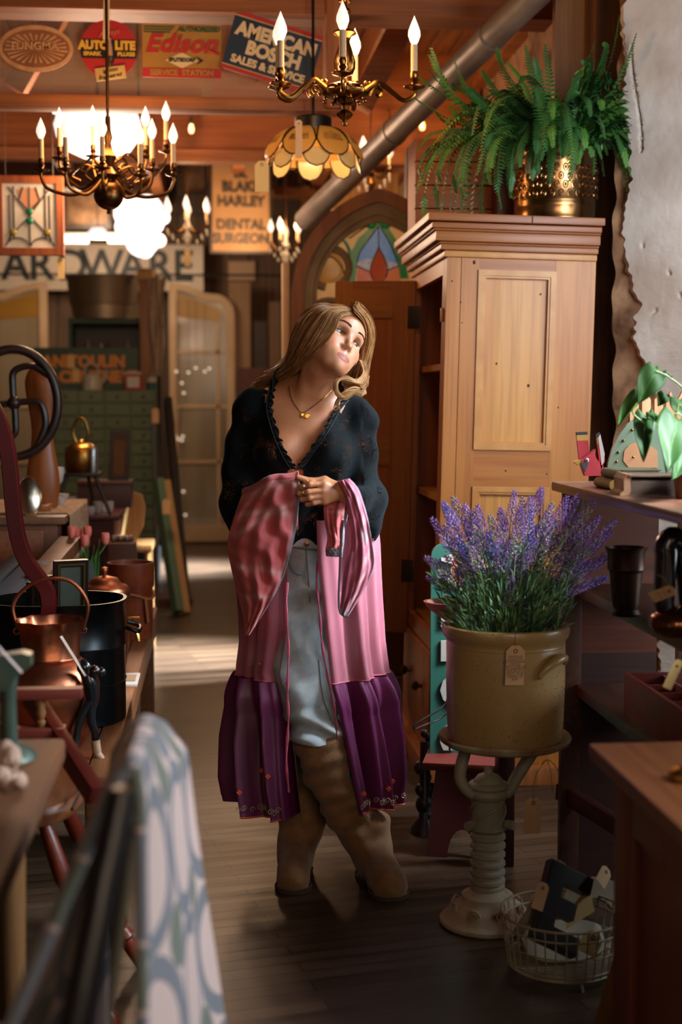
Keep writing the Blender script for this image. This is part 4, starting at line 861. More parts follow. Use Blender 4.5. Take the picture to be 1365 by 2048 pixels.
for i, (px, y) in enumerate(((95, 6.1), (104, 6.0), (110, 6.25))):
    o = tag(MB().lathe([(0, 0), (.015, 0), (.028, .03), (.03, .034), (.026, .03), (.014, .004), (0, .004)], n=16).build('porcelain_cup', M('porcelain', '#b9b2b0', rough=.25)), ('small white porcelain cup leftmost beside the goblet', 'small white porcelain cup nearest the front edge of the chest', 'small white porcelain cup rearmost on the chest')[i], 'cup'); o.location = (W(px, 0, y).x, y, DZ)
# second table with kettle stool
TZ = W(0, 1028, 7.2).z; 
t = thing('dark_side_table', 'dark red brown table carrying the kettle stool and glassware', 'table', (W(150, 0, 7.2).x, 7.3, 0))
dr = wood('mahogany', '#3c1412', '#52201a', 'x', .35)
MB().bb((-.28, -.2, TZ - .03), (.19, .35, TZ), .005).build('top', dr, t); MB().bb((-.25, -.17, TZ - .2), (.16, .32, TZ - .03)).build('apron', dr, t, smooth=False)
for x in (-.24, .15):
    for y in (-.16, .31): MB().cyl((x, y, 0), (x, y, TZ - .2), .015, .025, 12).build('leg', dr, t)
SZ = W(0, 946, 7.1).z
t = thing('kettle_stool', 'small black three legged stand on the dark table under the brass kettle', 'stand', (W(146, 0, 7.1).x, 7.15, TZ))
MB().bb((-.10, -.07, SZ - TZ - .02), (.10, .07, SZ - TZ), .004).build('top', bi, t)
for x, y in ((-.10, -.08), (.12, -.08), (.05, .09)): MB().cyl((x * .6, y * .6, SZ - TZ - .01), (x * 1.25, y, 0), .010, .008, 10).build('leg', bi, t)
t = thing('brass_kettle', 'round brass kettle with tall loop handle on the black stand', 'kettle', (W(148, 0, 7.1).x, 7.15, SZ))
kb = M('kettle_brass', '#a8803c', '#7d5a2a', scale=9, rough=.3, metal=1, bump=.2)
MB().lathe([(0, 0), (.075, 0), (.082, .02), (.083, .09), (.078, .115), (.055, .14), (.02, .15), (.014, .16), (0, .165)], n=36).build('body', kb, t)
MB().tube(crv([(-.025, 0, .15), (-.04, 0, .2), (-.02, 0, .26), (.015, 0, .26), (.035, 0, .2), (.02, 0, .15)], 20), .007, 8).build('handle', kb, t)
MB().lathe([(.026, 0), (.028, .10), (.024, .12)], (.06, -.04, .0), 16).build('steel_collar', M('pale_steel', '#9aa8b0'), t)
t = thing('tall_box_frame', 'dark framed narrow mirror leaning beside the brass kettle', 'mirror', (W(225, 0, 7.6).x, 7.6, W(0, 962, 7.6).z)); t.rotation_euler = (0, .05, 0)
k = 7.6 / FPX
MB().band(rect(20 * k, 50 * k), rect(12 * k, 40 * k), -.01, .015, lambda u, v, d: (u, d, v + 50 * k)).build('frame', M('dark_maroon', '#24130f', rough=.4), t, smooth=False)
MB().bb((-13 * k, 0, 8 * k), (13 * k, .005, 92 * k)).build('glass', M('mirror_amber', '#7a5c3c', '#5a3f28', scale=5, rough=.15, metal=.6), t, smooth=False)
bz0, bz1 = W(0, 1012, 7.6).z, W(0, 962, 7.6).z
t = thing('document_box', 'low dark brown box under the narrow mirror behind the kettle', 'box', (W(205, 0, 7.6).x, 7.65, TZ))
MB().bb((-.16, -.08, 0), (.12, .1, bz1 - TZ - .02), .004).build('body', M('box_brown', '#3a221c', rough=.5), t); MB().bb((-.165, -.085, bz1 - TZ - .02), (.125, .105, bz1 - TZ), .003).build('lid', M('box_brown_top', '#4d352c', rough=.4), t)
for i, (px, y, r, h_) in enumerate(((134, 7.15, .02, .05), (168, 7.12, .022, .04), (182, 7.2, .022, .06), (196, 7.25, .02, .045), (128, 7.4, .024, .07), (208, 7.35, .018, .05))):
    o = tag(MB().lathe([(0, 0), (r * .7, 0), (r, h_ * .5), (r, h_), (r * .92, h_), (r * .9, h_ * .5), (0, .004)], n=16).build('glass_tumbler', M('cut_glass', '#c9cdd0', rough=.08, alpha=.6, spec=1)), 'small cut glass tumbler on the dark table under the kettle stand', 'glass', 'tumblers on the dark table'); o['label'] = ('short tumbler left of centre', 'short wide tumbler in the middle', 'tall tumbler behind the middle', 'small tumbler toward the right', 'tallest tumbler at the far left', 'smallest tumbler at the far right')[i] + ' under the black kettle stand'; o.location = (W(px, 0, y).x, y, TZ)
# tan chair back shape
t = thing('tan_chair', 'tan chair with rounded seat back behind the bench, below the green cabinet', 'chair', (W(248, 0, 7.9).x, 7.9, 0))
tn = wood('tan_wood', '#9a7240', '#7d5a30', 'z', .5)
k = 7.9 / FPX; zt = W(0, 986, 7.9).z; zb = W(0, 1085, 7.9).z
MB().prism([(x * k, zb + (zt - zb) * z) for x, z in ((-30, 0), (12, 0), (26, .3), (30, .7), (24, .95), (8, 1.0), (-12, .97), (-30, .6))], -.02, .02).build('backrest', tn, t, smooth=False)
MB().bb((-.14, -.2, zb - .04), (.13, .15, zb), .01).build('seat', tn, t)
for x in (-.11, .1):
    for y in (-.17, .12): MB().cyl((x * 1.15, y * 1.1, 0), (x, y, zb - .03), .012, .016, 10).build('leg', tn, t)
bar(W(240, 1085, 7.68), W(254, 1000, 7.78), .02, .04, M('pale_slat', '#b08a55', rough=.6), 'pale_stick', 'pale stick leaning on the front of the tan chair', 'slat')
for i in range(6):
    o = tag(MB().ball((0, 0, 0), (.014, .014, .018), 10).build('glass_knob', M('cut_glass2', '#8a8078', rough=.1, metal=.5)), 'glass bauble', 'loose_knob', 'glass knobs in the brown crate'); o['label'] = ORD[i] + ' from the left of six glass knobs heaped on the brown crate'; o.location = (W(214 + 7 * i, 0, 6.95).x, 6.95 + .02 * (i % 2), W(0, 1078, 7.15).z + .016)  # glass knobs heaped on the crate
t = thing('brown_crate', 'brown wooden crate with glass knobs on it beside the kettle table', 'crate', (W(232, 0, 6.95).x, 6.95, 0))
MB().bb((-.065, -.08, 0), (.065, .08, W(0, 1078, 7.15).z), .004).build('body', wood('crate_brown', '#4a2a1a', '#5e3824', 'x'), t)
# stool on the floor below tulips region: dark cupboard under bench at left rear
if 0: t = thing('low_dark_cupboard', 'low dark cupboard behind the bench in shade', 'cupboard', (-.95, 7.0, 0)); MB().bb((-.4, -.3, 0), (.38, .3, .62), .006).build('carcass', w_dark, t); MB().bb((-.38, -.32, .05), (0, -.3, .58), .004).build('door', w_dark, t); MB().bb((.01, -.32, .05), (.36, -.3, .58), .004).build('door', w_dark, t)
# ---------------------------------------------------------------- foreground table, scale, child's chair, quilt chair
TX = -.288; FT = .75
t = thing('foreground_table', 'scratched brown wooden table corner at the left front', 'table', (-.75, 2.0, 0))
tw = wood('worn_table', '#84502a', '#40301f', 'y', .7, 7)
MB().bb((-.5, -.95, FT - .045), (.462, .70, FT), .01).build('top', tw, t)
MB().bb((-.45, -.9, FT - .15), (.40, .62, FT - .045)).build('apron', wood('worn_apron', '#8a6844', '#6b4d33', 'y'), t, smooth=False)
for x in (-.4, .37):
    for y in (-.85, .58): MB().cyl((x, y, 0), (x, y, FT - .05), .02, .032, 12).build('leg', wood('worn_leg', '#8a6238', '#6d4a2c', 'z'), t)
t = thing('green_scale', 'green painted cast iron scale on the foreground table at left edge', 'scale', (W(2, 0, 2.62).x, 2.55, FT)); k = 2.55 / FPX
gs = M('scale_green', '#3b4a40', '#4c5d50', scale=12, rough=.4, metal=.3)
zs = lambda py: W(0, py, 2.55).z - FT
MB().lathe([(.0, 0), (.05, 0), (.045, .012), (.016, .03), (.014, zs(1400)), (.018, zs(1352)), (.01, zs(1340)), (0, zs(1340))], n=24).build('post', gs, t)
MB().prism([(x * k, zs(y)) for x, y in ((-60, 1315), (30, 1303), (48, 1308), (48, 1330), (20, 1350), (2, 1378), (-60, 1380))], -.02, .02).build('arm', gs, t)
tag(MB().tube([W(-6, 1290, 2.48), W(44, 1345, 2.48)], .0095, 4, squash=.08).build('paper_tag', M('tag_pinkwhite', '#b3a09a', rough=.8)), 'narrow white tag draped on the green scale at left edge', 'tag')
t = thing('wool_bundle', 'fluffy cream wool bundle on the foreground table at left edge', 'wool', (W(-15, 0, 2.35).x, 2.33, FT))
mb = MB(); rr = random.Random(2)
for i in range(46):
    a = rr.uniform(0, 2 * PI); r = rr.uniform(0, .03); mb.ball((r * math.cos(a) - .005, r * math.sin(a), rr.uniform(.012, .075)), rr.uniform(.009, .017), 8)
mb.build('fluff', M('cream_wool', '#c4a490', '#a98b78', scale=30, rough=.95), t)
# red gallery rack with turned spindles behind the table
rdw = wood('red_rack_wood', '#6b2a20', '#83352a', 'x', .5)
t = thing('red_gallery_rack', 'small red wooden rack with turned spindles above the foreground table', 'rack', (W(60, 0, 3.1).x, 3.1, FT - .35)); k = 3.1 / FPX
zz = lambda py: W(0, py, 3.1).z - (FT - .35)
MB().bb((-120 * k, -.02, zz(1398)), (81 * k, .02, zz(1377)), .002).build('rail', rdw, t); MB().bb((-120 * k, -.02, zz(1474)), (46 * k, .02, zz(1455)), .002).build('rail', rdw, t)
for px in (58, -20):
    r0 = (px - 60) * k; a, b = zz(1455), zz(1398); MB().lathe([(.006, a), (.010, a + .006), (.010, a + .012), (.006, a + .016), (.0115, a + .03), (.009, a + .042), (.012, b - .012), (.010, b)], (r0, 0, 0), 16).build('spindle', wood('spindle_tan', '#8a5f3a', '#a3744a', 'z'), t)
for px in (0, -60): MB().bb(((px - 60) * k, -.015, .12), ((px - 50) * k, .015, zz(1474))).build('post', rdw, t, smooth=False)
bar(W(60, 1390, 3.2), W(192, 1592, 2.95), .03, .045, M('dark_red_rail', '#42120f', '#5a1d16', scale=6, rough=.3), 'red_diagonal_rail', 'dark red rail slanting down between the copper jug and the quilt', 'rail')
# windsor style chair behind foreground table
t = thing('windsor_chair', 'reddish brown wooden chair with turned legs behind the foreground table', 'chair', (W(100, 0, 3.2).x, 3.2, 0))
cw_ = wood('chair_red_brown', '#7d4a2c', '#965c38', 'y', .35); cr = wood('chair_leg_red', '#5a1f14', '#742c1a', 'z', .3)
SZ2 = W(0, 1575, 3.2).z
def seat(u, v):
    q = 2 * PI * u; pr = [(0, -.04), (.95, -.04), (1.0, -.025), (1.0, -.01), (.95, 0), (.8, -.008), (.4, -.014), (0, -.014)]; r, z = pr[int(round(v * 7))]
    c, s_ = ovq(q); return (-.16 + .21 * r * c, -.02 + .20 * r * s_, SZ2 + z)
MB().grid(seat, 48, 8, True).build('seat', cw_, t, ang=50)
lp = [(0, .010), (.06, .013), (.14, .019), (.17, .013), (.19, .022), (.23, .012), (.26, .022), (.36, .026), (.52, .022), (.60, .013), (.63, .021), (.66, .014), (.75, .02), (.9, .017), (1, .013)]
def tleg(a, b, mat):
    a, b = Vector(a), Vector(b); return MB().tube([a.lerp(b, q) for q, _ in lp], [r for _, r in lp], 16).build('leg', mat, t)
tleg((.14, -.22, 0), (-.03, -.13, SZ2 - .03), cr); tleg((-.42, -.22, 0), (-.29, -.13, SZ2 - .03), cr); tleg((.16, .22, 0), (-.03, .12, SZ2 - .03), cr); tleg((-.42, .22, 0), (-.29, .12, SZ2 - .03), cr)
MB().cyl((.06, -.16, .25), (.08, .17, .25), .011, n=10).build('stretcher', cr, t)
MB().tube(crv([(.04, -.19, SZ2), (.05, -.12, SZ2 + .02), (.03, -.03, SZ2 + .02)], 8), .004, 6).build('wire', M('dark_wire', '#222225', rough=.4), t)
# quilt over the back of a black chair
QX = -.105
t = thing('black_chair', 'black wooden chair at the front left with a quilt hung over it', 'chair', (QX, 1.85, 0))
bc = wood('ebony', '#0c0908', '#17100d', 'z', .35)
p0 = W(245, 1582, 1.60); p1 = W(150, 2060, 1.52)
L_ = lambda v: Vector(v) - Vector((QX, 1.85, 0))
foot = p1 + (p1 - p0) * .9; foot.z = 0.0
MB().tube([L_(p0) + Vector((.0, 0, .006)), L_(p0), L_(p0.lerp(p1, .4)), L_(p1), L_(foot)], [.008, .0165, .018, .019, .017], 14).build('back_post', bc, t)
p2 = W(287, 1452, 2.12)
f2 = Vector((p2.x - .14, 2.2, 0))
MB().tube([L_(p2), L_(p2.lerp(f2, .4)), L_(f2)], [.012, .018, .016], 12).build('back_post', M('olive_brown', '#4a3c28', rough=.5), t)
MB().cyl(L_(p0 + Vector((0, .0, -.045))), L_(p2 + Vector((0, 0, -.03))), .014, n=12).build('crest_rail', bc, t)
sz = .46
MB().bb((-.46, -.24, sz - .03), (-.08, .26, sz), .01).build('seat', bc, t)
MB().cyl((-.42, -.22, 0), (-.40, -.2, sz - .02), .016, n=10).build('leg', bc, t); MB().cyl((-.42, .24, 0), (-.40, .22, sz - .02), .016, n=10).build('leg', bc, t)
quilt = bpy.data.materials.new('ring_quilt'); quilt.use_nodes = True; N = quilt.node_tree.nodes; L = quilt.node_tree.links; b = N['Principled BSDF']; b.inputs['Roughness'].default_value = .9
tc = N.new('ShaderNodeTexCoord')
def nd(t_, op=None, **k):
    n_ = N.new(t_)
    if op: n_.operation = op
    return n_
# overlapping rings: distance to the nearest of two staggered circle lattices
def ring(ox, oy, R0, R1):
    mp = nd('ShaderNodeMapping'); mp.inputs['Location'].default_value = (ox, oy, 0); L.new(tc.outputs['UV'], mp.inputs[0])
    fr_ = nd('ShaderNodeVectorMath', 'FRACTION'); L.new(mp.outputs[0], fr_.inputs[0]); sb = nd('ShaderNodeVectorMath', 'SUBTRACT'); sb.inputs[1].default_value = (.5, .5, 0); L.new(fr_.outputs[0], sb.inputs[0])
    s0 = nd('ShaderNodeVectorMath', 'MULTIPLY'); s0.inputs[1].default_value = (1, 1, 0); L.new(sb.outputs[0], s0.inputs[0])
    ln = nd('ShaderNodeVectorMath', 'LENGTH'); L.new(s0.outputs[0], ln.inputs[0])
    a = nd('ShaderNodeMath', 'GREATER_THAN'); a.inputs[1].default_value = R0; L.new(ln.outputs['Value'], a.inputs[0])
    c = nd('ShaderNodeMath', 'LESS_THAN'); c.inputs[1].default_value = R1; L.new(ln.outputs['Value'], c.inputs[0])
    m_ = nd('ShaderNodeMath', 'MULTIPLY'); L.new(a.outputs[0], m_.inputs[0]); L.new(c.outputs[0], m_.inputs[1]); return m_
r1 = ring(0.1, .25, .36, .5); r2 = ring(.6, .75, .0, .20)
mxa = nd('ShaderNodeMix'); mxa.data_type = 'RGBA'; mxa.inputs[6].default_value = lin('#b8a098'); mxa.inputs[7].default_value = lin('#6a6b70'); L.new(r1.outputs[0], mxa.inputs[0])
mxb = nd('ShaderNodeMix'); mxb.data_type = 'RGBA'; mxb.inputs[7].default_value = lin('#62665c'); L.new(mxa.outputs[2], mxb.inputs[6]); L.new(r2.outputs[0], mxb.inputs[0]); L.new(mxb.outputs[2], b.inputs['Base Color'])
nz = nd('ShaderNodeTexNoise'); nz.inputs['Scale'].default_value = 45; L.new(tc.outputs['UV'], nz.inputs['Vector'])
wv = nd('ShaderNodeTexWave'); wv.wave_type = 'RINGS'; wv.inputs['Scale'].default_value = 6; wv.inputs['Distortion'].default_value = 3; L.new(tc.outputs['UV'], wv.inputs['Vector'])
ad = nd('ShaderNodeMath', 'ADD'); L.new(nz.outputs['Fac'], ad.inputs[0]); ad.inputs[1].default_value = 0
bp = nd('ShaderNodeBump'); bp.inputs['Strength'].default_value = .5; bp.inputs['Distance'].default_value = .006; L.new(ad.outputs[0], bp.inputs['Height']); L.new(bp.outputs[0], b.inputs['Normal'])
def qf(u, v):
    # u along the rail (near -> far), v from the left hem over the rail to the right hem
    Y = 1.63 + .47 * u; topz = W(0, 1560, 1.63).z + (W(0, 1458, 2.10).z - W(0, 1560, 1.63).z) * u + .012
    xr = -.100 - .006 * u; s_ = (v - .55)
    L1 = .80 * .55; wob = math.sin(u * 9 + v * 5) * .008 + math.sin(u * 17 + 2) * .004
    if s_ < 0:
        d = -s_ * 1.75; r = .028
        x = xr - r * min(1, d / .06) * u - .012 * min(1, d / .05) - (.05 + .42 * (1 - u)) * max(0, d - .02) + wob * min(1, d * 3); z = topz - (0 if d < .03 else (d - .03)) * .97 - .02 * min(1, d / .05)
    else:
        d = s_ * 1.75; r = .026
        x = xr + (.006 + .045 * u) * min(1, d / .06) + (.015 + .10 * u) * max(0, d - .03) + wob * min(1, d * 3) ; z = topz - (0 if d < .03 else (d - .03)) * .98 - .02 * min(1, d / .05)
    if z < .03: x += (.03 - z) * (1 if s_ > 0 else -1) * .3; z = .03 + .01 * math.sin(20 * u)
    return (x, Y + .02 * math.sin(v * 14) * (1 - u), z)
mb = MB().grid(qf, 60, 220); mb.uv = [(u * 2.3, v * 8.2) for u, v in mb.uv]
o = tag(mb.build('patchwork_quilt', quilt, thick=.016), 'pale pink and blue grey ring patchwork quilt over the black chair back', 'quilt')
# pale blue cloth at bottom-left under table
def sf(u, v): x = W(-60 + 120 * u, 0, 1.50).x; return (x - .03 * v, 1.48 + .03 * math.sin(9 * u), FT - .15 - .5 * v + .02 * math.sin(8 * u))
tag(MB().grid(sf, 40, 30).build('silk_scarf', M('pale_blue_silk', '#6f8288', '#8d9494', scale=3, rough=.35, sheen=.4), thick=.003), 'pale blue grey cloth hanging down from the foreground table', 'cloth')
# ---------------------------------------------------------------- gothic stained glass window
Yg = 7.0; k = Yg / FPX
t = thing('gothic_window', 'pointed gothic wooden window with blue, red and green stained glass', 'stained glass window', (W(758, 0, Yg).x, Yg, 0)); t.rotation_euler = (0, 0, -.10)
Z = lambda py: W(0, py, Yg).z
arb = wood('arch_wood', '#7d4520', '#a0622e', 'z', .5); arg = M('arch_grey_paint', '#7b6a50', '#94816a', scale=6, rough=.6)
apx = Z(370); spring = Z(592)
def gothic(hw, top, bot=0.02, n=14):
    # pointed arch outline, from bottom right over the tip to bottom left
    h = top - spring; out = [(hw, bot), (hw, spring)]
    R_ = (hw * hw + h * h) / (2 * hw)
    a1 = math.asin(min(1, h / R_))
    for i in range(1, n + 1):
        a = a1 * i / n; out.append((hw - R_ + R_ * math.cos(a), spring + R_ * math.sin(a)))
    return out + [(-u, v) for u, v in out[::-1][1:]]
HW = 172 * k
MB().band(gothic(HW, apx), gothic(HW - 24 * k, apx - 26 * k), -.06, .06).build('outer_arch', arb, t, ang=30)
MB().band(gothic(HW - 24 * k, apx - 26 * k), gothic(HW - 50 * k, apx - 64 * k), -.04, .04).build('inner_arch', arg, t, ang=30)
MB().band(gothic(HW - 36 * k, apx - 42 * k), gothic(HW - 42 * k, apx - 50 * k), -.055, -.03).build('inner_moulding', arg, t, ang=30)
G = lambda px, py, d=-.012: ((px - 748) * k, d, Z(py))
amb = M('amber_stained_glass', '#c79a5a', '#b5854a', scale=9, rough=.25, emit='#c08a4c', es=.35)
MB().prism([(u, v) for u, v in gothic(HW - 48 * k, apx - 62 * k, bot=Z(720))], -.004, .004).build('amber_glass', amb, t, smooth=False); MB().bb((-HW + 47 * k, -.02, .02), (HW - 47 * k, .02, Z(720))).build('lower_panel', wood('gothic_panel', '#4a2a14', '#5c3419', 'z'), t, smooth=False)
def gp(name, pts, mat, d=-.012, n=0):
    P = [((px - 748) * k, Z(py)) for px, py in pts]
    return MB().prism(P, d, d + .006).build(name, mat, t, smooth=False)
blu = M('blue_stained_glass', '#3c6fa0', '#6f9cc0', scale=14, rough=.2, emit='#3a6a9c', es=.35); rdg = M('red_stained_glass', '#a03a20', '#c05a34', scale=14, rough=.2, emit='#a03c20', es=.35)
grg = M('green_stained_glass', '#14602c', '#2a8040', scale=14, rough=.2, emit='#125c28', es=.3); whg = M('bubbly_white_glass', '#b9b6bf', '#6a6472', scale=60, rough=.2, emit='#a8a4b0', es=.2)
gp('green_border', [(744, 436), (760, 436), (772, 455), (788, 480), (803, 512), (808, 552), (790, 552), (786, 520), (770, 480), (752, 448), (748, 448), (726, 475), (710, 500), (706, 520), (702, 560), (686, 566), (686, 530), (690, 505), (708, 470)], grg, -.014)
gp('blue_pane', [(748, 448), (752, 448), (770, 480), (786, 520), (772, 518), (760, 510), (749, 488), (738, 512), (722, 512), (707, 520), (712, 498), (728, 474)], blu, -.018)
gp('white_pane', [(707, 520), (722, 512), (738, 512), (732, 535), (716, 532), (706, 528)], whg, -.018); gp('white_pane', [(786, 520), (772, 516), (760, 510), (764, 534), (778, 532), (788, 527)], whg, -.018)
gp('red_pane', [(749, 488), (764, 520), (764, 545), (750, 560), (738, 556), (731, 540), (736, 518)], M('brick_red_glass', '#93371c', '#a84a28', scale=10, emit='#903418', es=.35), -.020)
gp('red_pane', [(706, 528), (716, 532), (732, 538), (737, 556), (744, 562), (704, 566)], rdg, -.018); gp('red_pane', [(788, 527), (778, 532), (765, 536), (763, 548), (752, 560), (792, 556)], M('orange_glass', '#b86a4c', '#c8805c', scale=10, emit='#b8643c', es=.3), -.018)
MB().ball(G(734, 436), (13 * k, .008, 15 * k), 16).ball(G(762, 436), (13 * k, .008, 15 * k), 16).build('green_finial', grg, t)
gp('green_leaf', [(676, 470), (686, 476), (694, 492), (696, 512), (690, 505), (684, 488)], grg, -.016)
mb = MB()
for pts in (((748, 440), (749, 490)), ((749, 488), (736, 518), (732, 540), (740, 558)), ((749, 488), (764, 520), (765, 545), (752, 560)), ((638, 505), (660, 510), (676, 530), (682, 548)), ((706, 520), (712, 498), (728, 474), (747, 447)), ((787, 520), (772, 482), (752, 447)), ((672, 468), (690, 495), (688, 560)), ((704, 526), (730, 538)), ((789, 526), (764, 536)), ((690, 470), (720, 448), (738, 436))):
    mb.tube(crv([G(a, b, -.021) for a, b in pts], 10) if len(pts) > 2 else [G(a, b, -.021) for a, b in pts], .0028, 5)
mb.build('lead_lines', dl, t)
# tracery: trefoil bars
mb = MB()
for cx, cy, r, a0, a1 in ((650, 530, 40, -60, 260), (600 + 50, 640, 42, -10, 190), (735 + 95, 640, 55, 0, 180)):
    pts = [G(cx + r * math.cos(math.radians(a)), cy - r * math.sin(math.radians(a)), -.01) for a in np.linspace(a0, a1, 26)]; mb.tube(pts, .02, 8)
mb.tube([G(748, 600, -.01), G(748, 1000, -.01)], .02, 8); mb.build('tracery', arg, t)
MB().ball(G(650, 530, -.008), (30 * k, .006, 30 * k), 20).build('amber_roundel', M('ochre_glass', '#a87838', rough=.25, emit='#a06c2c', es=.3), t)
gp('green_pane', [(620, 625), (632, 612), (655, 605), (672, 612), (684, 626), (686, 660), (616, 660)], grg, -.014)
# pale shutter sliver left of arch
tag(MB().bb((W(563, 0, 7.3).x, 7.3, 0), (W(578, 0, 7.3).x, 7.36, W(0, 520, 7.3).z), .004).build('white_post', wp), 'narrow white painted post along the left side of the gothic window', 'post')
# ---------------------------------------------------------------- armoire
AX, AY = .775, 5.0
pine = wood('honey_pine', '#b8702c', '#c8823a', 'z', .42, 7); pinel = wood('pale_pine_panel', '#cf8c42', '#da9c50', 'z', .4, 5); pinex = wood('honey_pine_cross', '#ae6626', '#be7832', 'x', .42, 7)
piney = wood('honey_pine_front', '#9a5626', '#b06a32', 'z', .45, 7); corn = wood('cornice_pine', '#985424', '#b06c32', 'x', .4, 6); mold = M('moulding_pine', '#d09450', '#be7e3c', scale=12, rough=.4)
t = arm_ = thing('pine_armoire', 'tall honey pine armoire with panelled side, cornice and open door', 'armoire', (AX, AY, 0), ry=.022)
dep = .86; wd = .535; HT = W(0, 485, AY).z
S_ = MB()   # side face: stiles and rails, facing the camera (-Y)
px2x = lambda px: (px - 882) * AY / FPX; pz = lambda py: W(0, py, AY).z
st = [(0, px2x(948)), (px2x(1103), wd)]
for a, b in ((0, .050), (.0515, st[0][1]), (st[1][0], wd)): MB().bb((a, 0, 0), (b, .022, HT), .0015).build('side_stile', pine, t, smooth=False)
z2t, z2b = pz(978), pz(1400); z1t, z1b = pz(532), pz(898)
for a, b in ((z1t, HT), (z2t, z1b), (.0, z2b)): MB().bb((st[0][1], 0.0004, a), (st[1][0], .022, b)).build('side_rail', pinex, t, smooth=False)
for a, b in ((z1b, z1t), (z2b, z2t)):
    x0, x1 = st[0][1], st[1][0]
    p_ = MB().bb((x0, .014, a), (x1, .02, b)).build('side_panel', pinel, t, smooth=False)
    ro = [(x0, a), (x1, a), (x1, b), (x0, b)]
    def ins(m): return [(x0 + m, a + m), (x1 - m, a + m), (x1 - m, b - m), (x0 + m, b - m)]
    MB().band(ins(-.004), ins(.016), -.008, .012).band(ins(.016), ins(.024), -.003, .012).build('panel_moulding', mold, p_, smooth=False)
# knots and dents
kd = M('knot_dark', '#3b2212', rough=.7)
mb = MB()
for px, py, r in ((937, 515, 4), (1076, 576, 2.5), (990, 722, 2.5), (1057, 766, 3.5), (893, 555, 2), (912, 598, 2), (916, 640, 1.6), (1118, 810, 2), (1014, 943, 2), (1099, 948, 2)):
    yy = .012 if 960 < px < 1090 and py < 880 else -.001
    mb.ball((px2x(px), yy, pz(py)), (r * .0012, .0022, r * .0018), 10)
mb.build('knots', kd, t)
# carcass: back, far side, top, bottom, shelves
MB().bb((wd - .02, .022, 0), (wd, dep, HT), .001).build('back_board', piney, t, smooth=False)
MB().bb((0.02, dep - .02, 0), (wd - .02, dep, HT)).build('far_side', piney, t, smooth=False)
MB().bb((0.0, .022, HT - .02), (wd - .02, dep - .02, HT)).build('top_board', piney, t, smooth=False)
zd = W(0, 1290, 5.1).z
for z in (W(0, 1000, 5.3).z, W(0, 732, 5.3).z, zd): MB().bb((.03, .022, z - .012), (wd - .02, dep - .02, z + .012)).build('shelf', wood('inner_shelf', '#a56b34', '#bd7e42', 'y'), t, smooth=False)
# front frame facing -X
MB().bb((0, .0225, 0), (.022, .09, HT), .001).build('front_stile', piney, t, smooth=False); MB().bb((0, dep - .10, 0), (.022, dep, HT), .001).build('front_stile', piney, t, smooth=False)
MB().bb((0, .09, HT - .09), (.022, dep - .10, HT)).build('front_rail', pine, t, smooth=False); MB().bb((0, .09, zd - .05), (.022, dep - .10, zd + .01)).build('front_rail', piney, t, smooth=False)
MB().bb((0, .09, .0), (.022, dep - .10, .14)).build('front_rail', piney, t, smooth=False)
dw = MB().bb((-.008, .10, .15), (.02, dep - .11, zd - .06), .004).build('drawer', piney, t)
for y in (.28, .60): MB().lathe([(.010, 0), (.008, .012), (.018, .02), (.02, .03), (.012, .038), (0, .04)], (-.008, y, .31), 16, rotm(0, -PI / 2, 0)).build('knob', M('dark_knob', '#3a1c10', rough=.35), dw)
MB().bb((-.035, -.03, 0), (wd + .01, dep + .02, .075), .01).build('plinth', piney, t)
# cornice: stepped mouldings mitred round the near and front sides
levels = [(HT - .035, HT - .012, .012), (HT - .012, HT + .008, .028), (HT + .008, HT + .016, .034), (HT + .016, HT + .050, .050), (HT + .050, HT + .058, .058), (HT + .058, HT + .078, .066), (HT + .081, HT + .108, .082)]
for i, (a, b, o_) in enumerate(levels):
    MB().bb((-o_, -o_, a), (wd + (.0 if i < 6 else .006), dep + .01, b), .004).build('cornice_moulding', corn if i % 2 or i > 4 else mold if i == 0 else corn, t)
kc = MB().bb((.28, -.0835, HT + .081), (.284, -.080, HT + .108)).build('joint', kd, t, smooth=False)
# small turn latch on the near front stile
MB().box((-.006, .045, W(0, 625, 5.05).z), (.012, .016, .05), None, .004).build('latch', mold, t)
# the door: hinged at the far edge, swung out
hx = W(829, 0, 5.75).x; 
dr_ = bpy.data.objects.new('door', None); col.objects.link(dr_); dr_.parent = t; dr_.location = (0.0, dep - .10, 0); dwd = .345
zt_, zb_ = W(0, 555, 5.75).z, W(0, 1278, 5.75).z
dr_.rotation_euler = (0, 0, PI - .42)
dm = wood('door_pine', '#8a5020', '#a2652c', 'z', .42, 7); dmx = wood('door_pine_cross', '#8a5020', '#a2652c', 'x', .42, 7)
for a, b in ((0, .095), (dwd - .075, dwd)): MB().bb((a, -.012, zb_), (b, .012, zt_), .002).build('stile', dm, dr_, smooth=False)
zm = W(0, 905, 5.75).z
for a, b in ((zt_ - .15, zt_), (zm - .06, zm + .06), (zb_, zb_ + .16)): MB().bb((.095, -.012, a), (dwd - .075, .012, b), .001).build('rail', dmx, dr_, smooth=False)
for a, b in ((zm + .06, zt_ - .15), (zb_ + .16, zm - .06)): MB().bb((.095, -.004, a), (dwd - .075, .004, b)).build('panel', wood('door_panel', '#94501c', '#a8622a', 'z', .42, 7), dr_, smooth=False)
for z in (W(0, 630, 5.75).z, W(0, 1150, 5.75).z): MB().bb((-.02, .008, z - .045), (.03, .016, z + .045), .002).build('hinge', bi, dr_)
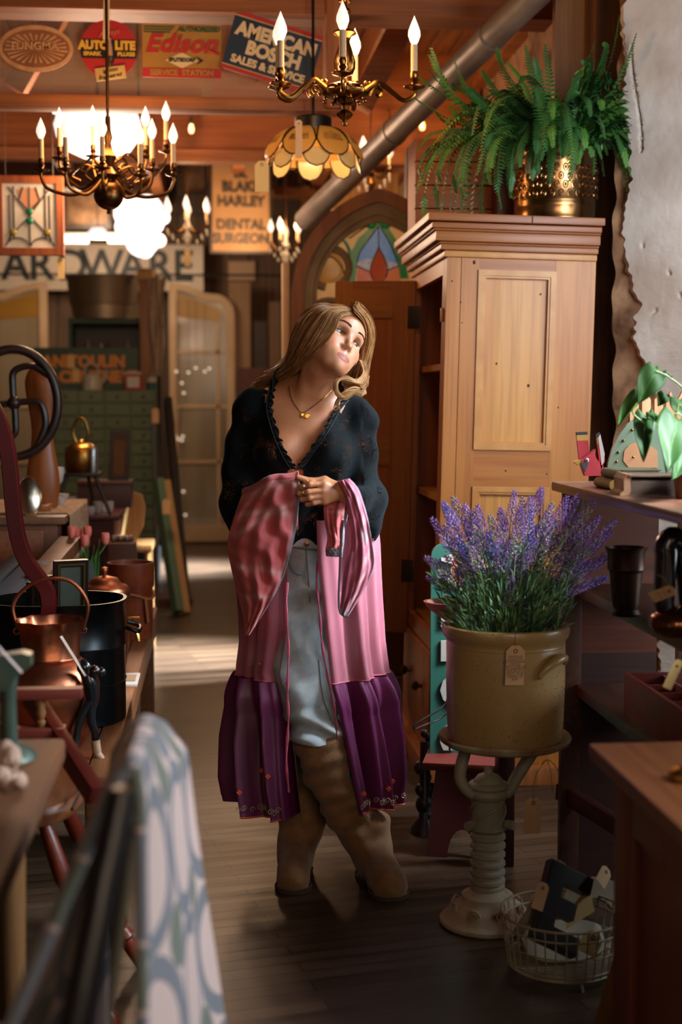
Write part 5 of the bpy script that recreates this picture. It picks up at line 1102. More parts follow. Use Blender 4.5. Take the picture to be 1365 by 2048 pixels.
# wooden crate on top behind the fern
t = thing('plank_crate', 'reddish wooden plank crate on top of the armoire behind the fern', 'crate', (W(920, 0, 5.45).x, 5.5, W(0, 425, 5.1).z + .0))
ZT = AY and HT + .108
k = 5.45 / FPX; t.location.z = ZT; top = W(0, 258, 5.45).z - ZT; bot = 0
cw2 = wood('crate_red', '#8a4a20', '#a5602c', 'x', .6, 8)
hx0, hx1 = -84 * k, 76 * k; n_ = 4
for i in range(n_): MB().bb((hx0, -.012, i * top / n_ + .002), (hx1, .012, (i + 1) * top / n_ - .002), .003).build('plank', cw2, t)
MB().bb((hx0, .012, 0), (hx0 + .015, .22, top)).build('side_panel', cw2, t, smooth=False); MB().bb((hx1 - .015, .012, 0), (hx1, .22, top)).build('side_panel', cw2, t, smooth=False); MB().bb((hx0, .20, 0), (hx1, .22, top)).build('back_panel', cw2, t, smooth=False)
tag(MB().bb((W(996, 0, 5.4).x, 5.38, ZT), (W(1033, 0, 5.4).x, 5.55, W(0, 262, 5.4).z), .004).build('dark_book_box', wood('dark_mahogany', '#42180c', '#5c2414', 'z', .4)), 'dark red brown upright box between plank crate and brass planter', 'box')
# ---------------------------------------------------------------- brass planter with fern
PX = W(1119, 0, 5.18).x; PY = 5.20; kp = PY / FPX
pt = thing('brass_planter', 'embossed brass planter standing on the pine armoire', 'planter', (PX, PY, ZT)); pr_ = 84 * kp * .985; ph = W(0, 268, 5.05).z - ZT
pb_ = M('polished_planter_brass', '#b8895a', '#8a623c', scale=5, rough=.24, metal=1)
MB().lathe([(0, 0), (pr_, 0), (pr_ * 1.012, .006), (pr_, .012), (pr_, .05), (pr_ * 1.015, .056), (pr_, .062), (pr_ * 1.01, .07), (pr_, .075), (pr_ * .995, .20), (pr_ * 1.01, .205), (pr_ * .995, .212), (pr_ * 1.01, .22), (pr_, .225), (pr_, ph - .012), (pr_ * 1.02, ph - .006), (pr_ * 1.0, ph), (pr_ * .96, ph - .01), (pr_ * .95, .03), (0, .03)], n=80).build('body', pb_, pt, ang=50)
mb = MB(); mb2 = MB()
for row in range(4):
    n_ = 30
    for i in range(n_):
        a = 2 * PI * (i + .5 * (row % 2)) / n_; z = .093 + .030 * row; c_ = Vector((math.cos(a) * pr_ * .998, math.sin(a) * pr_ * .998, z)); tx = Vector((-math.sin(a), math.cos(a), 0))
        pts = [c_ + tx * (.0085 * math.cos(q)) + Vector((0, 0, .0125 * math.sin(q))) for q in np.linspace(0, 2 * PI, 13)[:-1]]
        mb.tube(pts, .0022, 5, closed=True); mb2.ball(c_, (.004, .004, .007), 8)
mb.build('embossed_ovals', pb_, pt); mb2.build('embossed_beads', pb_, pt)
MB().cyl((0, 0, ph - .05), (0, 0, ph - .03), pr_ * .95, n=30).build('soil', M('soil', '#20150d', '#2e2016', scale=40, rough=.95), pt)
fern = thing('boston_fern', 'large green arching fern spilling over the brass planter', 'fern', (PX, PY, ZT + ph - .03))
fg = M('fern_green', '#3f7432', '#26562a', scale=9, rough=.5, lo=.3, hi=.7); fg2 = M('fern_green_light', '#689a42', '#437a32', scale=9, rough=.5, lo=.3, hi=.7); fst = M('fern_stem', '#5a6a2c', rough=.6)
fr_rnd = random.Random(11)
def frond(base, az, pts2, ln, wmax, mat, seed, curl=.0):
    """pts2: (radial, height) control points relative to base"""
    r_ = random.Random(seed); ca, sa = math.cos(az), math.sin(az); side = Vector((-sa, ca, 0))
    sway = r_.uniform(-.06, .06)
    P = crv([Vector(base) + Vector((ca * r, sa * r, z)) + side * sway * (i / len(pts2)) ** 2 for i, (r, z) in enumerate(pts2)], 44)
    for q_ in P:
        q_.y = min(q_.y, 5.25 - PY)
        if q_.x + PX > 1.27: q_.y = min(q_.y, 4.97 - PY)
    mb = MB(); n = len(P); roll = r_.uniform(-.5, .5)
    for i in range(3, n - 1):
        tt = (P[i + 1] - P[i - 1]).normalized(); s = i / n
        sd = tt.cross(Vector((0, 0, 1)));
        if sd.length < .1: sd = side.copy()
        sd.normalize(); up = sd.cross(tt).normalized(); sd = (sd * math.cos(roll) + up * math.sin(roll)).normalized(); up = sd.cross(tt).normalized()
        L_ = wmax * (min(1, s / .18) ** .6) * (1 - s) ** .55 * r_.uniform(.85, 1.1)
        for sg in (-1, 1):
            d = (sd * sg + tt * .35 - up * (.12 + .18 * r_.random())).normalized(); wv_ = tt * (.0045 + .0030 * (1 - s))
            b0 = P[i] + tt * (.5 * sg * .003); m1 = b0 + d * L_ * .5 + up * .002 ; tip = b0 + d * L_ - up * .1 * L_
            mb.add([b0 - wv_ * .8, b0 + wv_ * .8, m1 + wv_ * .85, tip + tt * .002, m1 - wv_ * .8], [(0, 1, 2, 3, 4)])
    o = mb.build('frond', mat, fern); MB().tube(P[::2], [.0022 * (1 - .6 * i / 22) for i in range(len(P[::2]))], 5).build('stalk', fst, o)
FS = []
for i in range(120):
    az = fr_rnd.uniform(0, 2 * PI); L_ = fr_rnd.uniform(.26, .40); up = fr_rnd.uniform(.02, .20); 
    c_ = math.cos(az); s_ = math.sin(az)
    if s_ > .3: L_ *= .55; up += .08           # wall side is short
    if c_ > .5: L_ *= .68
    if c_ < -.2: L_ *= 1.3
    drop = fr_rnd.uniform(-.02, .14) if i % 3 else fr_rnd.uniform(-.22, -.06)
    FS.append((az, [(.01, 0), (L_ * .3, up * .75), (L_ * .62, up), (L_ * .9, up - drop * .6), (L_ * 1.02, up - drop * 1.3 - .04)], .042))
for az, rr_, zz_ in ((200, .5, .04), (190, .46, .10), (215, .42, .05), (175, .40, .14)):   # long arms to the left
    a = math.radians(az); FS.append((a, [(.01, 0), (rr_ * .3, .12), (rr_ * .6, zz_ + .07), (rr_ * .85, zz_ - .02), (rr_ * 1.0, zz_ - .12)], .052))
for az, rr_, dz_ in ((196, .34, -.34), (204, .36, -.40), (210, .31, -.30), (188, .38, -.30), (218, .30, -.22), (226, .27, -.18), (199, .30, -.36), (194, .42, -.2), (206, .40, -.16), (200, .44, -.12), (192, .48, -.10), (212, .42, -.2), (222, .36, -.14), (235, .30, -.16), (245, .26, -.12), (186, .44, -.26), (198, .37, -.44), (202, .40, -.30)):   # the cascading bunch at left front
    a = math.radians(az); FS.append((a, [(.01, 0), (rr_ * .5, .09), (rr_ * .9, .02), (rr_ * 1.02, dz_ * .5), (rr_ * 1.0, dz_)], .045))
for az, rr_, dz_ in ((350, .22, -.20), (343, .20, -.26), (335, .23, -.12), (0, .24, -.10), (328, .21, -.20)):
    a = math.radians(az); FS.append((a, [(.01, 0), (rr_ * .55, .09), (rr_ * .95, .03), (rr_ * 1.08, dz_ * .5), (rr_ * 1.12, dz_)], .040))
for i in range(34):
    a = math.radians(215 + 115 * i / 33 + fr_rnd.uniform(-6, 6)); rr_ = fr_rnd.uniform(.17, .27); dz_ = fr_rnd.uniform(-.10, .06); FS.append((a, [(.01, 0), (rr_ * .4, .12), (rr_ * .8, .09), (rr_ * 1.0, dz_ * .5 + .02), (rr_ * 1.08, dz_ - .04)], .044))
for az, rr_, h_ in ((184, .15, .34), (170, .22, .26), (150, .1, .26), (70, .08, .27), (30, .12, .27), (10, .17, .22), (110, .04, .25), (200, .19, .24), (195, .33, .22), (280, .05, .2), (340, .2, .16), (250, .1, .18)):   # upright ones
    a = math.radians(az); FS.append((a, [(.01, 0), (rr_ * .25, h_ * .45), (rr_ * .6, h_ * .8), (rr_, h_)], .034))
for i, (az, pts2, wmx) in enumerate(FS):
    frond((0.0 + .04 * math.cos(az), .04 * math.sin(az), 0), az, pts2, 0, wmx, (fg, fg2)[i % 3 == 1], i)
price_tag('small cardboard tag hanging on the front of the brass planter', (PX - pr_ * .80 - .0, PY - pr_ * .66, ZT + ph - .03), .033, .07, rot=(0, 0, -.6))
# ---------------------------------------------------------------- iron stand, crock, lavender
CX, CY = W(1010, 1500, 3.63).x, 3.63; kc_ = CY / FPX
sx_, sy_ = W(975, 1850, 3.65).x, 3.65
ir = M('painted_iron', '#a39a84', '#8a8672', scale=7, rough=.6, bump=.2, lo=.3, hi=.6); rust = M('rusty_iron', '#a89a80', '#7a4a24', scale=6, rough=.7, bump=.3, lo=.5, hi=.62)
zt = lambda py, Y=3.63: W(0, py, Y).z
t = thing('iron_pedestal', 'rusty cream painted cast iron pedestal stand holding the stoneware crock', 'stand', (sx_, sy_, 0))
ZP = zt(1498)
MB().lathe([(0, 0), (.122, 0), (.128, .006), (.127, .014), (.118, .02), (.110, .024), (.104, .035), (.094, .048), (.078, .058), (.070, .066), (.068, .078), (.052, .088), (.045, .094), (0, .094)], n=64, fn=lambda q, z: 1 + (.012 * math.cos(9 * q) if .03 < z < .07 else 0)).build('base', rust, t)
mb = MB()
for q in range(8):   # cast scrolls on the base
    a = q * PI / 4 - PI / 2 + .2; ca, sa = math.cos(a), math.sin(a)
    pts = []
    for i in range(18):
        th = i * .6; rr_ = .020 * (1 - i / 20); u = rr_ * math.cos(th); v = rr_ * math.sin(th); R_ = .098 - .25 * v - .002; pts.append((R_ * ca - u * sa, R_ * sa + u * ca, .046 + v * .8))
    MB().tube(pts, .0032, 6).build('base_scroll', rust, t)
prof = [(.040, .09), (.046, .095), (.046, .103), (.040, .108)]
z = .108
for i in range(6): prof += [(.0405, z), (.047, z + .004), (.047, z + .012), (.041, z + .016), (.040, z + .020)]; z += .024
prof += [(.043, z), (.050, z + .006), (.044, z + .012), (.043, z + .06), (.046, z + .085), (.052, z + .09), (.056, z + .10), (.050, z + .112), (.056, z + .12), (.05, z + .128), (.04, z + .132), (.038, z + .136), (.028, z + .148), (.012, z + .155), (.012, z + .160), (.010, z + .168), (0, z + .17)]
MB().lathe(prof, n=40).build('column', ir, t); zc = z
mb = MB()
for i in range(4): mb.tube([((.046) * math.cos(a + i * 1.57), .046 * math.sin(a + i * 1.57), zc + .015 + .07 * (a / 2.4)) for a in np.linspace(0, 2.4, 14)], .0035, 6)
mb.build('column_twist', ir, t)
for s_ in (-1, 1): MB().cyl((s_ * .045, -.02, zc + .02), (s_ * .062, -.034, zc + .02), .012, n=16).build('bolt_boss', ir, t)
xo = CX - sx_
for s_ in (-1, 1):
    ex = xo + s_ * .098
    pts = crv([(s_ * .03, -.01, zc + .10), (s_ * .052, -.01, zc + .105), (s_ * .078 + .0, -.01, zc + .15), (ex * .98, 0, zc + .23), (ex, 0, ZP - .03), (ex, 0, ZP - .006)], 24)
    MB().tube(pts, [.019 + .004 * math.sin(i / 23 * PI) for i in range(24)], 14, squash=.7).tube([p + Vector((s_ * .006, -.015, 0)) for p in pts], .004, 6).build('arm', ir, t)
MB().lathe([(0, -.014), (.10, -.014), (.158, -.012), (.170, -.004), (.174, .006), (.171, .012), (.166, .008), (.156, .0), (0, 0)], (xo, CY - sy_, ZP), 72).build('top_plate', rust, t)
# crock
crockm = M('salt_glaze', '#a98a58', '#93744a', scale=3, rough=.32, bump=.12, bscale=60, coat=.25, lo=.35, hi=.7)
ch = zt(1262) - ZP; cr_ = .155
t = thing('stoneware_crock', 'large tan stoneware crock with a lug handle and paper tag, full of lavender', 'crock', (CX, CY, ZP))
MB().lathe([(0, 0), (.143, 0), (.150, .006), (.152, .05), (.155, .15), (.155, ch - .06), (.154, ch - .052), (.1555, ch - .05), (.154, ch - .047), (.156, ch - .036), (.163, ch - .028), (.1665, ch - .012), (.164, ch - .001), (.156, ch + .002), (.150, ch - .01), (.145, ch - .06), (.142, .02), (0, .02)], n=96).build('body', crockm, t)
a0 = -PI / 2 + .42
hp = []
for i in range(20):
    q = i / 19; a = a0 + .72 * q - .05; z = ch - .115 + .038 * math.sin(q * PI * .95) ** .7 + (.012 * q); r = .157 + .014 * math.sin(q * PI); hp.append((r * math.cos(a), r * math.sin(a), z))
MB().tube(hp, [.006 + .007 * math.sin(PI * min(1, i / 19 * .9 + .12)) for i in range(20)], 12).build('handle', crockm, t)
rr = random.Random(4); mb = MB()
for i in range(140):
    a = rr.uniform(-2.9, -.2); z = rr.uniform(.01, ch - .06); mb.ball((.1552 * math.cos(a), .1552 * math.sin(a), z), (.0012, .0012, .0012), 6)
mb.build('glaze_specks', M('iron_speck', '#4a3018', rough=.6), t)
MB().cyl((0, 0, ch - .06), (0, 0, ch - .04), .146, n=40).build('soil', M('soil', '#20150d'), t)
price_tag('handwritten paper tag hanging on the front of the stoneware crock', W(1032, 1296, CY - .170), .048, .094, rot=(0, .03, 0.05), lines=('ANTIQUE', '4 GALLON', 'STONEWARE', 'CROCK', 'WITH DEBOSS', 'THUMBPRINT', 'HANDLES &', 'SMALL CHIP', 'UNDER LIP', '$145'), string=[W(1032, 1296, CY - .17), W(1031, 1285, CY - .169), W(1031, 1268, CY - .166), W(1031, 1262, CY - .150)])
lav = thing('lavender_plant', 'bushy lavender with purple flower spikes growing in the stoneware crock', 'lavender', (CX, CY, ZP + ch - .04))
lg = M('lavender_green', '#7d9a62', '#557a48', scale=14, rough=.5); lg2 = M('lavender_green_dark', '#3a5c38', '#26402a', scale=14, rough=.5); lp1 = M('lavender_purple', '#9a72b8', '#7d55a0', scale=30, rough=.6); lp2 = M('lavender_lilac', '#c0a0d2', '#a884c4', scale=30, rough=.6); lyel = M('lavender_bud', '#b0b080', rough=.6); lblue = M('lavender_blue', '#5560b8', rough=.6)
rr = random.Random(21)
def leafq(mb, p, d, L_, w_):
    sd = d.cross(Vector((rr.uniform(-1, 1), rr.uniform(-1, 1), rr.uniform(-1, 1)))).normalized() * w_; b = p + d * L_ * .5 + Vector((0, 0, rr.uniform(-.003, .006))); mb.add([p, b - sd, p + d * L_ - Vector((0, 0, .003)), b + sd], [(0, 1, 2, 3)])
spikes = []
targets = [(893, 1018), (912, 1010), (935, 1025), (960, 1030), (985, 1045), (1003, 1030), (1028, 1000), (1045, 1015), (1080, 990), (1062, 1040), (1100, 1025), (1128, 1010), (1150, 1003), (1178, 1018), (1190, 1045), (1218, 1055), (1225, 1105), (1205, 1120), (1200, 1160), (1190, 1090), (1170, 1095), (1108, 1055), (1092, 1090), (1065, 1095), (1050, 1120), (1030, 1080), (1008, 1060), (980, 1080), (955, 1060), (935, 1055), (905, 1045), (897, 1065), (900, 1090), (862, 1122), (890, 1150), (905, 1125), (925, 1090), (945, 1105), (970, 1150), (1022, 1170), (1110, 1160), (1040, 1030), (1150, 1060), (1140, 1100), (1160, 1130), (1180, 1130), (1075, 1060), (1120, 1080), (1000, 1090), (950, 1035), (1090, 1040), (875, 1053), (1165, 1060), (1130, 1045), (1015, 1110), (915, 1110), (1060, 1010), (1145, 1150), (985, 1110), (1210, 1075)]
for i, (px, py) in enumerate(targets):
    yy = CY + rr.uniform(-.13, .13) * (1 - .5 * abs(px - 1035) / 180)
    tip = W(px, py, yy) - Vector(lav.location)
    spikes.append(tip)
for i in range(40):
    a = rr.uniform(0, 2 * PI); r = rr.uniform(.05, .24); spikes.append(Vector((r * math.cos(a), abs(r * math.sin(a)) * .9, rr.uniform(.16, .33) - r * .25)))
for i, tip in enumerate(spikes):
    b = Vector((tip.x * .42 + rr.uniform(-.03, .03), max(-.11, min(.11, tip.y * .5 + rr.uniform(-.03, .03))), 0)); b.x = max(-.12, min(.12, b.x))
    P = crv([b, b.lerp(tip, .5) + Vector((-(tip.x) * .10, 0, .035)), tip], 16)
    st = MB().tube(P, [.0017 - .0006 * k_ / 15 for k_ in range(16)], 5)
    for k_ in range(2, 11):
        for _ in range(3):
            d = Vector((rr.uniform(-1, 1), rr.uniform(-1, 1), rr.uniform(.2, 1.2))).normalized(); leafq(st, P[k_], d, rr.uniform(.02, .042), .0016)
    so = st.build('stem', lg if i % 2 else lg2, lav)
    Ls = rr.uniform(.045, .075); dirn = (P[-1] - P[-3]).normalized()
    m1, m2 = MB(), MB(); x = dirn.cross(Vector((0, 1, .1))).normalized(); y = dirn.cross(x)
    nw = 13
    for w_ in range(nw):
        s_ = w_ / (nw - 1); c_ = P[-1] + dirn * (s_ - .75) * Ls * 1.25; rad = .0125 * (1 - s_) ** .6 + .002; nn_ = 7
        for q in range(nn_):
            a = q * 2 * PI / nn_ + w_ * .6; o_ = x * math.cos(a) + y * math.sin(a); p = c_ + o_ * rad + dirn * rr.uniform(-.001, .002); f = m1 if rr.random() < .6 else m2
            d2 = (o_ * .8 + dirn).normalized() * .0075; s2 = d2.cross(o_).normalized() * .003 if d2.cross(o_).length > 1e-6 else x * .002
            f.add([p - d2 * .4, p + s2, p + d2, p - s2, p + o_ * .003], [(0, 1, 4), (1, 2, 4), (2, 3, 4), (3, 0, 4)])
    fo = m1.build('flower_spike', lp1 if i % 3 else lblue if i % 9 == 0 else lp1, lav); m2.build('florets', (lp2, lyel, lp2, lp2, lyel, lp1)[i % 6], fo)
mb = MB(); mbd = MB()
for i in range(1500):
    a = rr.uniform(0, 2 * PI); r = .145 * math.sqrt(rr.random()); z = rr.uniform(0, .15) ; r2 = r * (1 + z * 1.6)
    p = Vector((r2 * math.cos(a), r2 * math.sin(a), z)); d = Vector((math.cos(a) * rr.uniform(0, .9), math.sin(a) * rr.uniform(0, .9), rr.uniform(.3, 1))).normalized(); leafq(mb if i % 2 else mbd, p, d, rr.uniform(.03, .06), rr.uniform(.0018, .0035))
tag(mb.build('foliage', lg, lav), None, None, kind='stuff'); tag(mbd.build('inner_foliage', lg2, lav), None, None, kind='stuff')
# tag hanging on stand arm
tw = W(1068, 1600, 3.52)
price_tag('blank manila tag tied with twine to the right arm of the iron stand', tw, .044, .088, rot=(0, .04, 0), string=[tw + Vector((0, 0, -.008)), W(1066, 1575, 3.51), W(1072, 1545, 3.50), W(1085, 1526, 3.48), W(1090, 1518, 3.50), W(1100, 1540, 3.49), W(1105, 1585, 3.51)])
tag(MB().tube(crv([W(1083, 1528, 3.47), W(1095, 1520, 3.47), W(1108, 1528, 3.48), W(1120, 1548, 3.50)], 14), .0011, 5).build('twine_end', M('twine', '#8a6a42')), 'loose curl of twine at the right rim of the iron stand', 'twine')
# ---------------------------------------------------------------- teal lettered board behind the crock
YB = 4.35; kb_ = YB / FPX
t = thing('teal_board', 'tall teal painted board with rounded top and white letters behind the crock', 'sign board', (W(868, 0, YB).x, YB, W(0, 1525, 4.35).z)); H_ = W(0, 1095, YB).z - t.location.z; wb = .30
tl = M('teal_board_paint', '#2c6a58', '#245a4c', scale=4, rough=.55)
oc = [(0, 0), (wb, 0), (wb, H_ - .04)] + [(wb - .04 + .04 * math.cos(a), H_ - .04 + .04 * math.sin(a)) for a in np.linspace(0, PI / 2, 6)] + [(.04 + .04 * math.cos(a), H_ - .04 + .04 * math.sin(a)) for a in np.linspace(PI / 2, PI, 6)]
MB().prism(oc, -.008, .008).build('panel', tl, t, smooth=False)
text('lettering', 'W E L O C E', .16, M('board_white', '#b9b4a6', rough=.6), t, (.085, -.011, H_ * .42), rot=(PI / 2, PI / 2, 0), bold=.006, sx=.86)
tag(MB().tube(crv([W(905, 1285, 4.05), W(900, 1340, 4.04), W(898, 1385, 4.03), W(888, 1412, 4.02), W(858, 1432, 4.0), W(832, 1448, 3.98), W(830, 1458, 3.98), W(845, 1452, 4.0), W(880, 1438, 4.04), W(898, 1430, 4.05), W(900, 1500, 4.06)], 60), .0028, 6).build('electric_cord', M('cord_black', '#16110e', rough=.5)), 'thin black cord looping down at the left of the stoneware crock', 'cord')
# wooden stool / tray behind with copper pan
t = thing('wooden_trough', 'shallow brown wooden dough bowl behind the crock at left', 'wooden bowl', W(960, 1215, 4.12))
tb = wood('trough_wood', '#5c3422', '#75452c', 'x', .4)
MB().lathe([(0, -.04), (.10, -.04), (.155, .0), (.168, .02), (.158, .02), (.14, .0), (.09, -.025), (0, -.028)], n=40, sx=1.0, sy=.6).build('bowl', tb, t)
zl = t.location.z
MB().bb((.055, -.03, -zl), (.105, .03, -.03), .004).build('leg', wood('trough_post', '#34100c', '#421610', 'z'), t)
t = thing('copper_pan', 'copper pan leaning behind the lavender stems at left', 'pan', W(948, 1150, 4.2))
MB().lathe([(0, 0), (.075, 0), (.085, .02), (.083, .02), (.072, .006), (0, .006)], n=36, R=rotm(PI / 2 - .3, 0, .3)).build('body', cop, t)
MB().box((-.02, .03, -.12), (.02, .008, .16)).build('handle', cop, t)
# red step stool with arched cut-out
t = thing('red_step_stool', 'small dark red step stool on the floor behind the iron stand', 'stool', (W(925, 0, 4.35).x, 4.35, 0)); k = 4.2 / FPX
rs = M('barn_red', '#58100e', '#450c0b', scale=6, rough=.55); hs = W(0, 1525, 4.35).z
MB().box((.03, .02, hs - .012), (.24, .34, .024), rotm(0, 0, -.25), .004).build('seat', M('barn_red_top', '#6a2218', '#581a12', scale=6, rough=.5), t)
for y in (-.13, .17):
    o_ = [(-.11, 0), (-.045, 0)] + [(-.045 * math.cos(a), .085 * math.sin(a)) for a in np.linspace(0, PI, 14)][1:-1] + [(.045, 0), (.11, 0), (.085, hs - .024), (-.085, hs - .024)]
    R = rotm(0, 0, -.25); f = lambda u, v, d, R=R, y=y: tuple(R @ Vector((u, y - .045 * (1 - v / hs) * (1 if y < 0 else -1) + d, v)) + Vector((.03, 0, 0)))
    MB().prism(o_, 0, .02, f).build('end_panel', rs, t, smooth=False)
# black cast iron figure / stove leg stack left of it
t = thing('black_iron_stand', 'black ornate cast iron doorstop in the shade between armoire and red stool', 'ironwork', (W(858, 0, 4.45).x, 4.45, 0)); k = 4.45 / FPX
zf = lambda py: W(0, py, 4.45).z
mb = MB()
for px, py, r in ((858, 1630, 20), (862, 1655, 16), (850, 1600, 13), (860, 1575, 12), (848, 1555, 14), (866, 1540, 12), (862, 1515, 12), (868, 1495, 11), (856, 1485, 8), (870, 1600, 14)): mb.ball(((px - 858) * k, 0, zf(py)), (r * k, r * k * .8, r * k * 1.1), 14)
mb.lathe([(0, 0), (.05, 0), (.045, .02), (.02, .05), (.016, zf(1500))], n=20); mb.build('casting', bi, t)
tag(MB().box((0, 0, 0), (.035, .02, .006), rotm(.3, .2, 0)).build('paper_scrap', M('tag_card', '#d9b48a')), 'tiny pale paper scrap on the black iron doorstop', 'paper').location = W(884, 1562, 4.3)
# ---------------------------------------------------------------- shelf unit on the right
UX = .99; YE = 3.960
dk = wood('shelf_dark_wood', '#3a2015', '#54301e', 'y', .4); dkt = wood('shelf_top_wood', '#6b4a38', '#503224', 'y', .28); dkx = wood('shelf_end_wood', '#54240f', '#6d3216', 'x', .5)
t = thing('shelf_unit', 'dark wooden shelf unit with thick rounded top at the right', 'shelf unit', (UX, YE, 0))
ZS1, ZS2, ZS3, ZS4 = 1.159, .868, .582, .11
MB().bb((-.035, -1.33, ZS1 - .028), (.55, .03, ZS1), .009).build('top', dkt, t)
for z, x0 in ((ZS2, .03), (ZS3, .03)): MB().bb((x0, -1.33, z - .032), (.36, -.02, z), .004).build('shelf', dk, t)
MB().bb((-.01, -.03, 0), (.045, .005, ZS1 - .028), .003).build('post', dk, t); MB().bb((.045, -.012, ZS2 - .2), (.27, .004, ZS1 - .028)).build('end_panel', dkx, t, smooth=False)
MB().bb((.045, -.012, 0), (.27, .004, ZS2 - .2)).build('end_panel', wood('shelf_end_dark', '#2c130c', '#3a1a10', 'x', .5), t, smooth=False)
MB().bb((.33, -.03, 0), (.37, .005, ZS1 - .028)).build('post', dk, t, smooth=False); MB().bb((-.01, -1.33, 0), (.04, -1.28, ZS1 - .028)).build('post', dk, t, smooth=False)
bar((UX - .0, 3.982, .26), (UX + .45, 2.860, .12), .03, .05, wood('fallen_trim', '#2c150d', '#4a2414', 'x', .4), 'fallen_moulding', 'dark wooden moulding strip lying slanted at the floor behind the basket', 'moulding')
# bronze mortar
t = thing('bronze_mortar', 'flared bronze mortar on the middle shelf right of the lavender', 'mortar', (W(1285, 0, 3.300).x, 3.355, ZS2)); k = 3.355 / FPX
mo = M('bronze_mortar', '#4a3426', '#33241b', scale=9, rough=.32, metal=.85, bump=.15)
hm = W(0, 1106, 3.355).z - ZS2
MB().lathe([(0, 0), (.034, 0), (.036, .005), (.030, .016), (.034, .03), (.040, hm * .62), (.0415, hm * .66), (.045, hm * .68), (.046, hm * .92), (.052, hm), (.049, hm), (.042, hm * .9), (.036, hm * .4), (0, .02)], n=48).build('body', mo, t)
# dark glossy decoy and copper gourd with tag
t = thing('wooden_decoy', 'dark glossy carved bird with coppery base on the middle shelf at right edge', 'decoy', (W(1362, 0, 3.025).x, 3.025, ZS2)); k = 3.025 / FPX
zq = lambda py: W(0, py, 3.025).z - ZS2
MB().ball((.01, 0, .035), (.055, .06, .035), 30).build('base', M('copper_dark', '#5c3020', '#8a5a34', scale=6, rough=.2, metal=.9), t)
MB().tube(crv([(0, 0, .05), (-.012, 0, .08), (-.012, -.01, zq(1125)), (-.014, -.01, zq(1105)), (.004, -.01, zq(1086)), (.03, 0, zq(1120)), (.045, 0, .05)], 26), [.02 + .006 * math.sin(i / 25 * PI) for i in range(26)], 14).build('neck', M('midnight_gloss', '#10121a', '#1c1014', scale=8, rough=.15, coat=.6), t)
p = W(1345, 1180, 2.926)
price_tag('small lined paper tag tied to the dark bird decoy', p, .026, .060, rot=(.9, .9, 0), lines=('HAND', 'CARVED'), string=[p, p + Vector((-.03, 0, .004)), p + Vector((-.045, 0, -.006))])
# red divided crate
t = thing('red_divided_box', 'worn red wooden box with square compartments on the lower shelf', 'box', (UX + .0, 3.245, ZS3))
rb = M('worn_red_paint', '#7a1810', '#8f3a18', scale=13, rough=.5, stretch=(1, .5, 1), lo=.52, hi=.68, bump=.1); rbi = M('box_red_inside', '#5c120e', '#6d1a12', scale=8, rough=.6); edge_ = M('worn_pale_edge', '#9a6a50', '#7a2a1c', scale=20, rough=.6)
hb = .108; L0 = .92; wdx = .27
t.location = (UX + .055, 3.542, ZS3)
MB().bb((0, -L0, 0), (.014, 0, hb), .002).build('long_side', rb, t); MB().bb((wdx, -L0, 0), (wdx + .014, 0, hb), .002).build('long_side', rb, t)
MB().bb((.014, -.014, 0), (wdx, 0, hb), .002).build('short_side', rbi, t); MB().bb((.014, -L0, 0), (wdx, -L0 + .014, hb), .002).build('short_side', rbi, t); MB().bb((.014, -L0, 0), (wdx, 0, .008)).build('bottom', rbi, t, smooth=False)
for i in range(1, 9): MB().bb((.014, -i * .1 - .003, 0), (wdx, -i * .1 + .003, hb - .012)).build('cross_divider', rbi, t, smooth=False)
for i in (1, 2): MB().bb((i * .1 - .003, -L0 + .014, 0), (i * .1 + .003, -.014, hb - .006)).build('long_divider', edge_ if i == 1 else rbi, t, smooth=False)
price_tag('pale tag standing in the red divided box at right edge', W(1358, 1325, 2.882), .020, .060, rot=(0, .42, 0), mat=tgp)
# books, spool, cardinal, green fan, pothos on the top
bks = ((W(1222, 0, 3.630).x, W(1300, 0, 3.630).x, 3.718, 3.564, 0, .026, '#8a6a2a', 'mustard cloth bound book lying flat at the bottom of the shelf-top stack'), (W(1234, 0, 3.630).x, W(1305, 0, 3.630).x, 3.707, 3.564, .026, .026, '#5c5a3c', 'olive green book lying on the mustard book'),)
for x0, x1, y1, y0, z0, h_, c_, lab in bks:
    t = thing('old_book', lab, 'book', (x0, (y0 + y1) / 2, ZS1 + z0), group='books on the shelf top')
    hw = (y1 - y0) / 2; cm = M('cloth_' + c_[1:], c_, rough=.75, bump=.2, scale=60)
    MB().bb((.012, -hw + .003, .003), (x1 - x0 + .02, hw - .003, h_ - .003)).build('pages', M('page_edges', '#b9a284', '#a08868', scale=50, stretch=(1, 1, 20), rough=.9), t, smooth=False)
    MB().tube([(.010, -hw, h_ / 2), (.010, hw, h_ / 2)], h_ / 2, 14, squash=1).build('spine', cm, t)
    MB().bb((.010, -hw, h_ - .003), (x1 - x0 + .025, hw, h_)).build('cover', cm, t, smooth=False); MB().bb((.010, -hw, 0), (x1 - x0 + .025, hw, .003)).build('cover', cm, t, smooth=False)
t = thing('old_book', 'large dark leather book with worn pale spine at front of the shelf-top stack', 'book', (W(1270, 0, 3.355).x, 3.410, ZS1), rz=-.1, group='books on the shelf top')
MB().bb((.012, -.05, .003), (.26, .08, .040)).build('pages', M('brown_pages', '#4a3426', '#33241a', scale=50, stretch=(1, 1, 20), rough=.9), t, smooth=False)
sp = M('worn_spine', '#b08560', '#8a5f42', scale=14, rough=.7)
MB().prism([(0, 0), (.012, 0), (.016, .012), (.014, .036), (.02, .050), (.008, .052), (-.002, .040), (-.001, .012), (-.010, .006), (-.010, 0)], -.052, .082).build('spine', sp, t, ang=25)
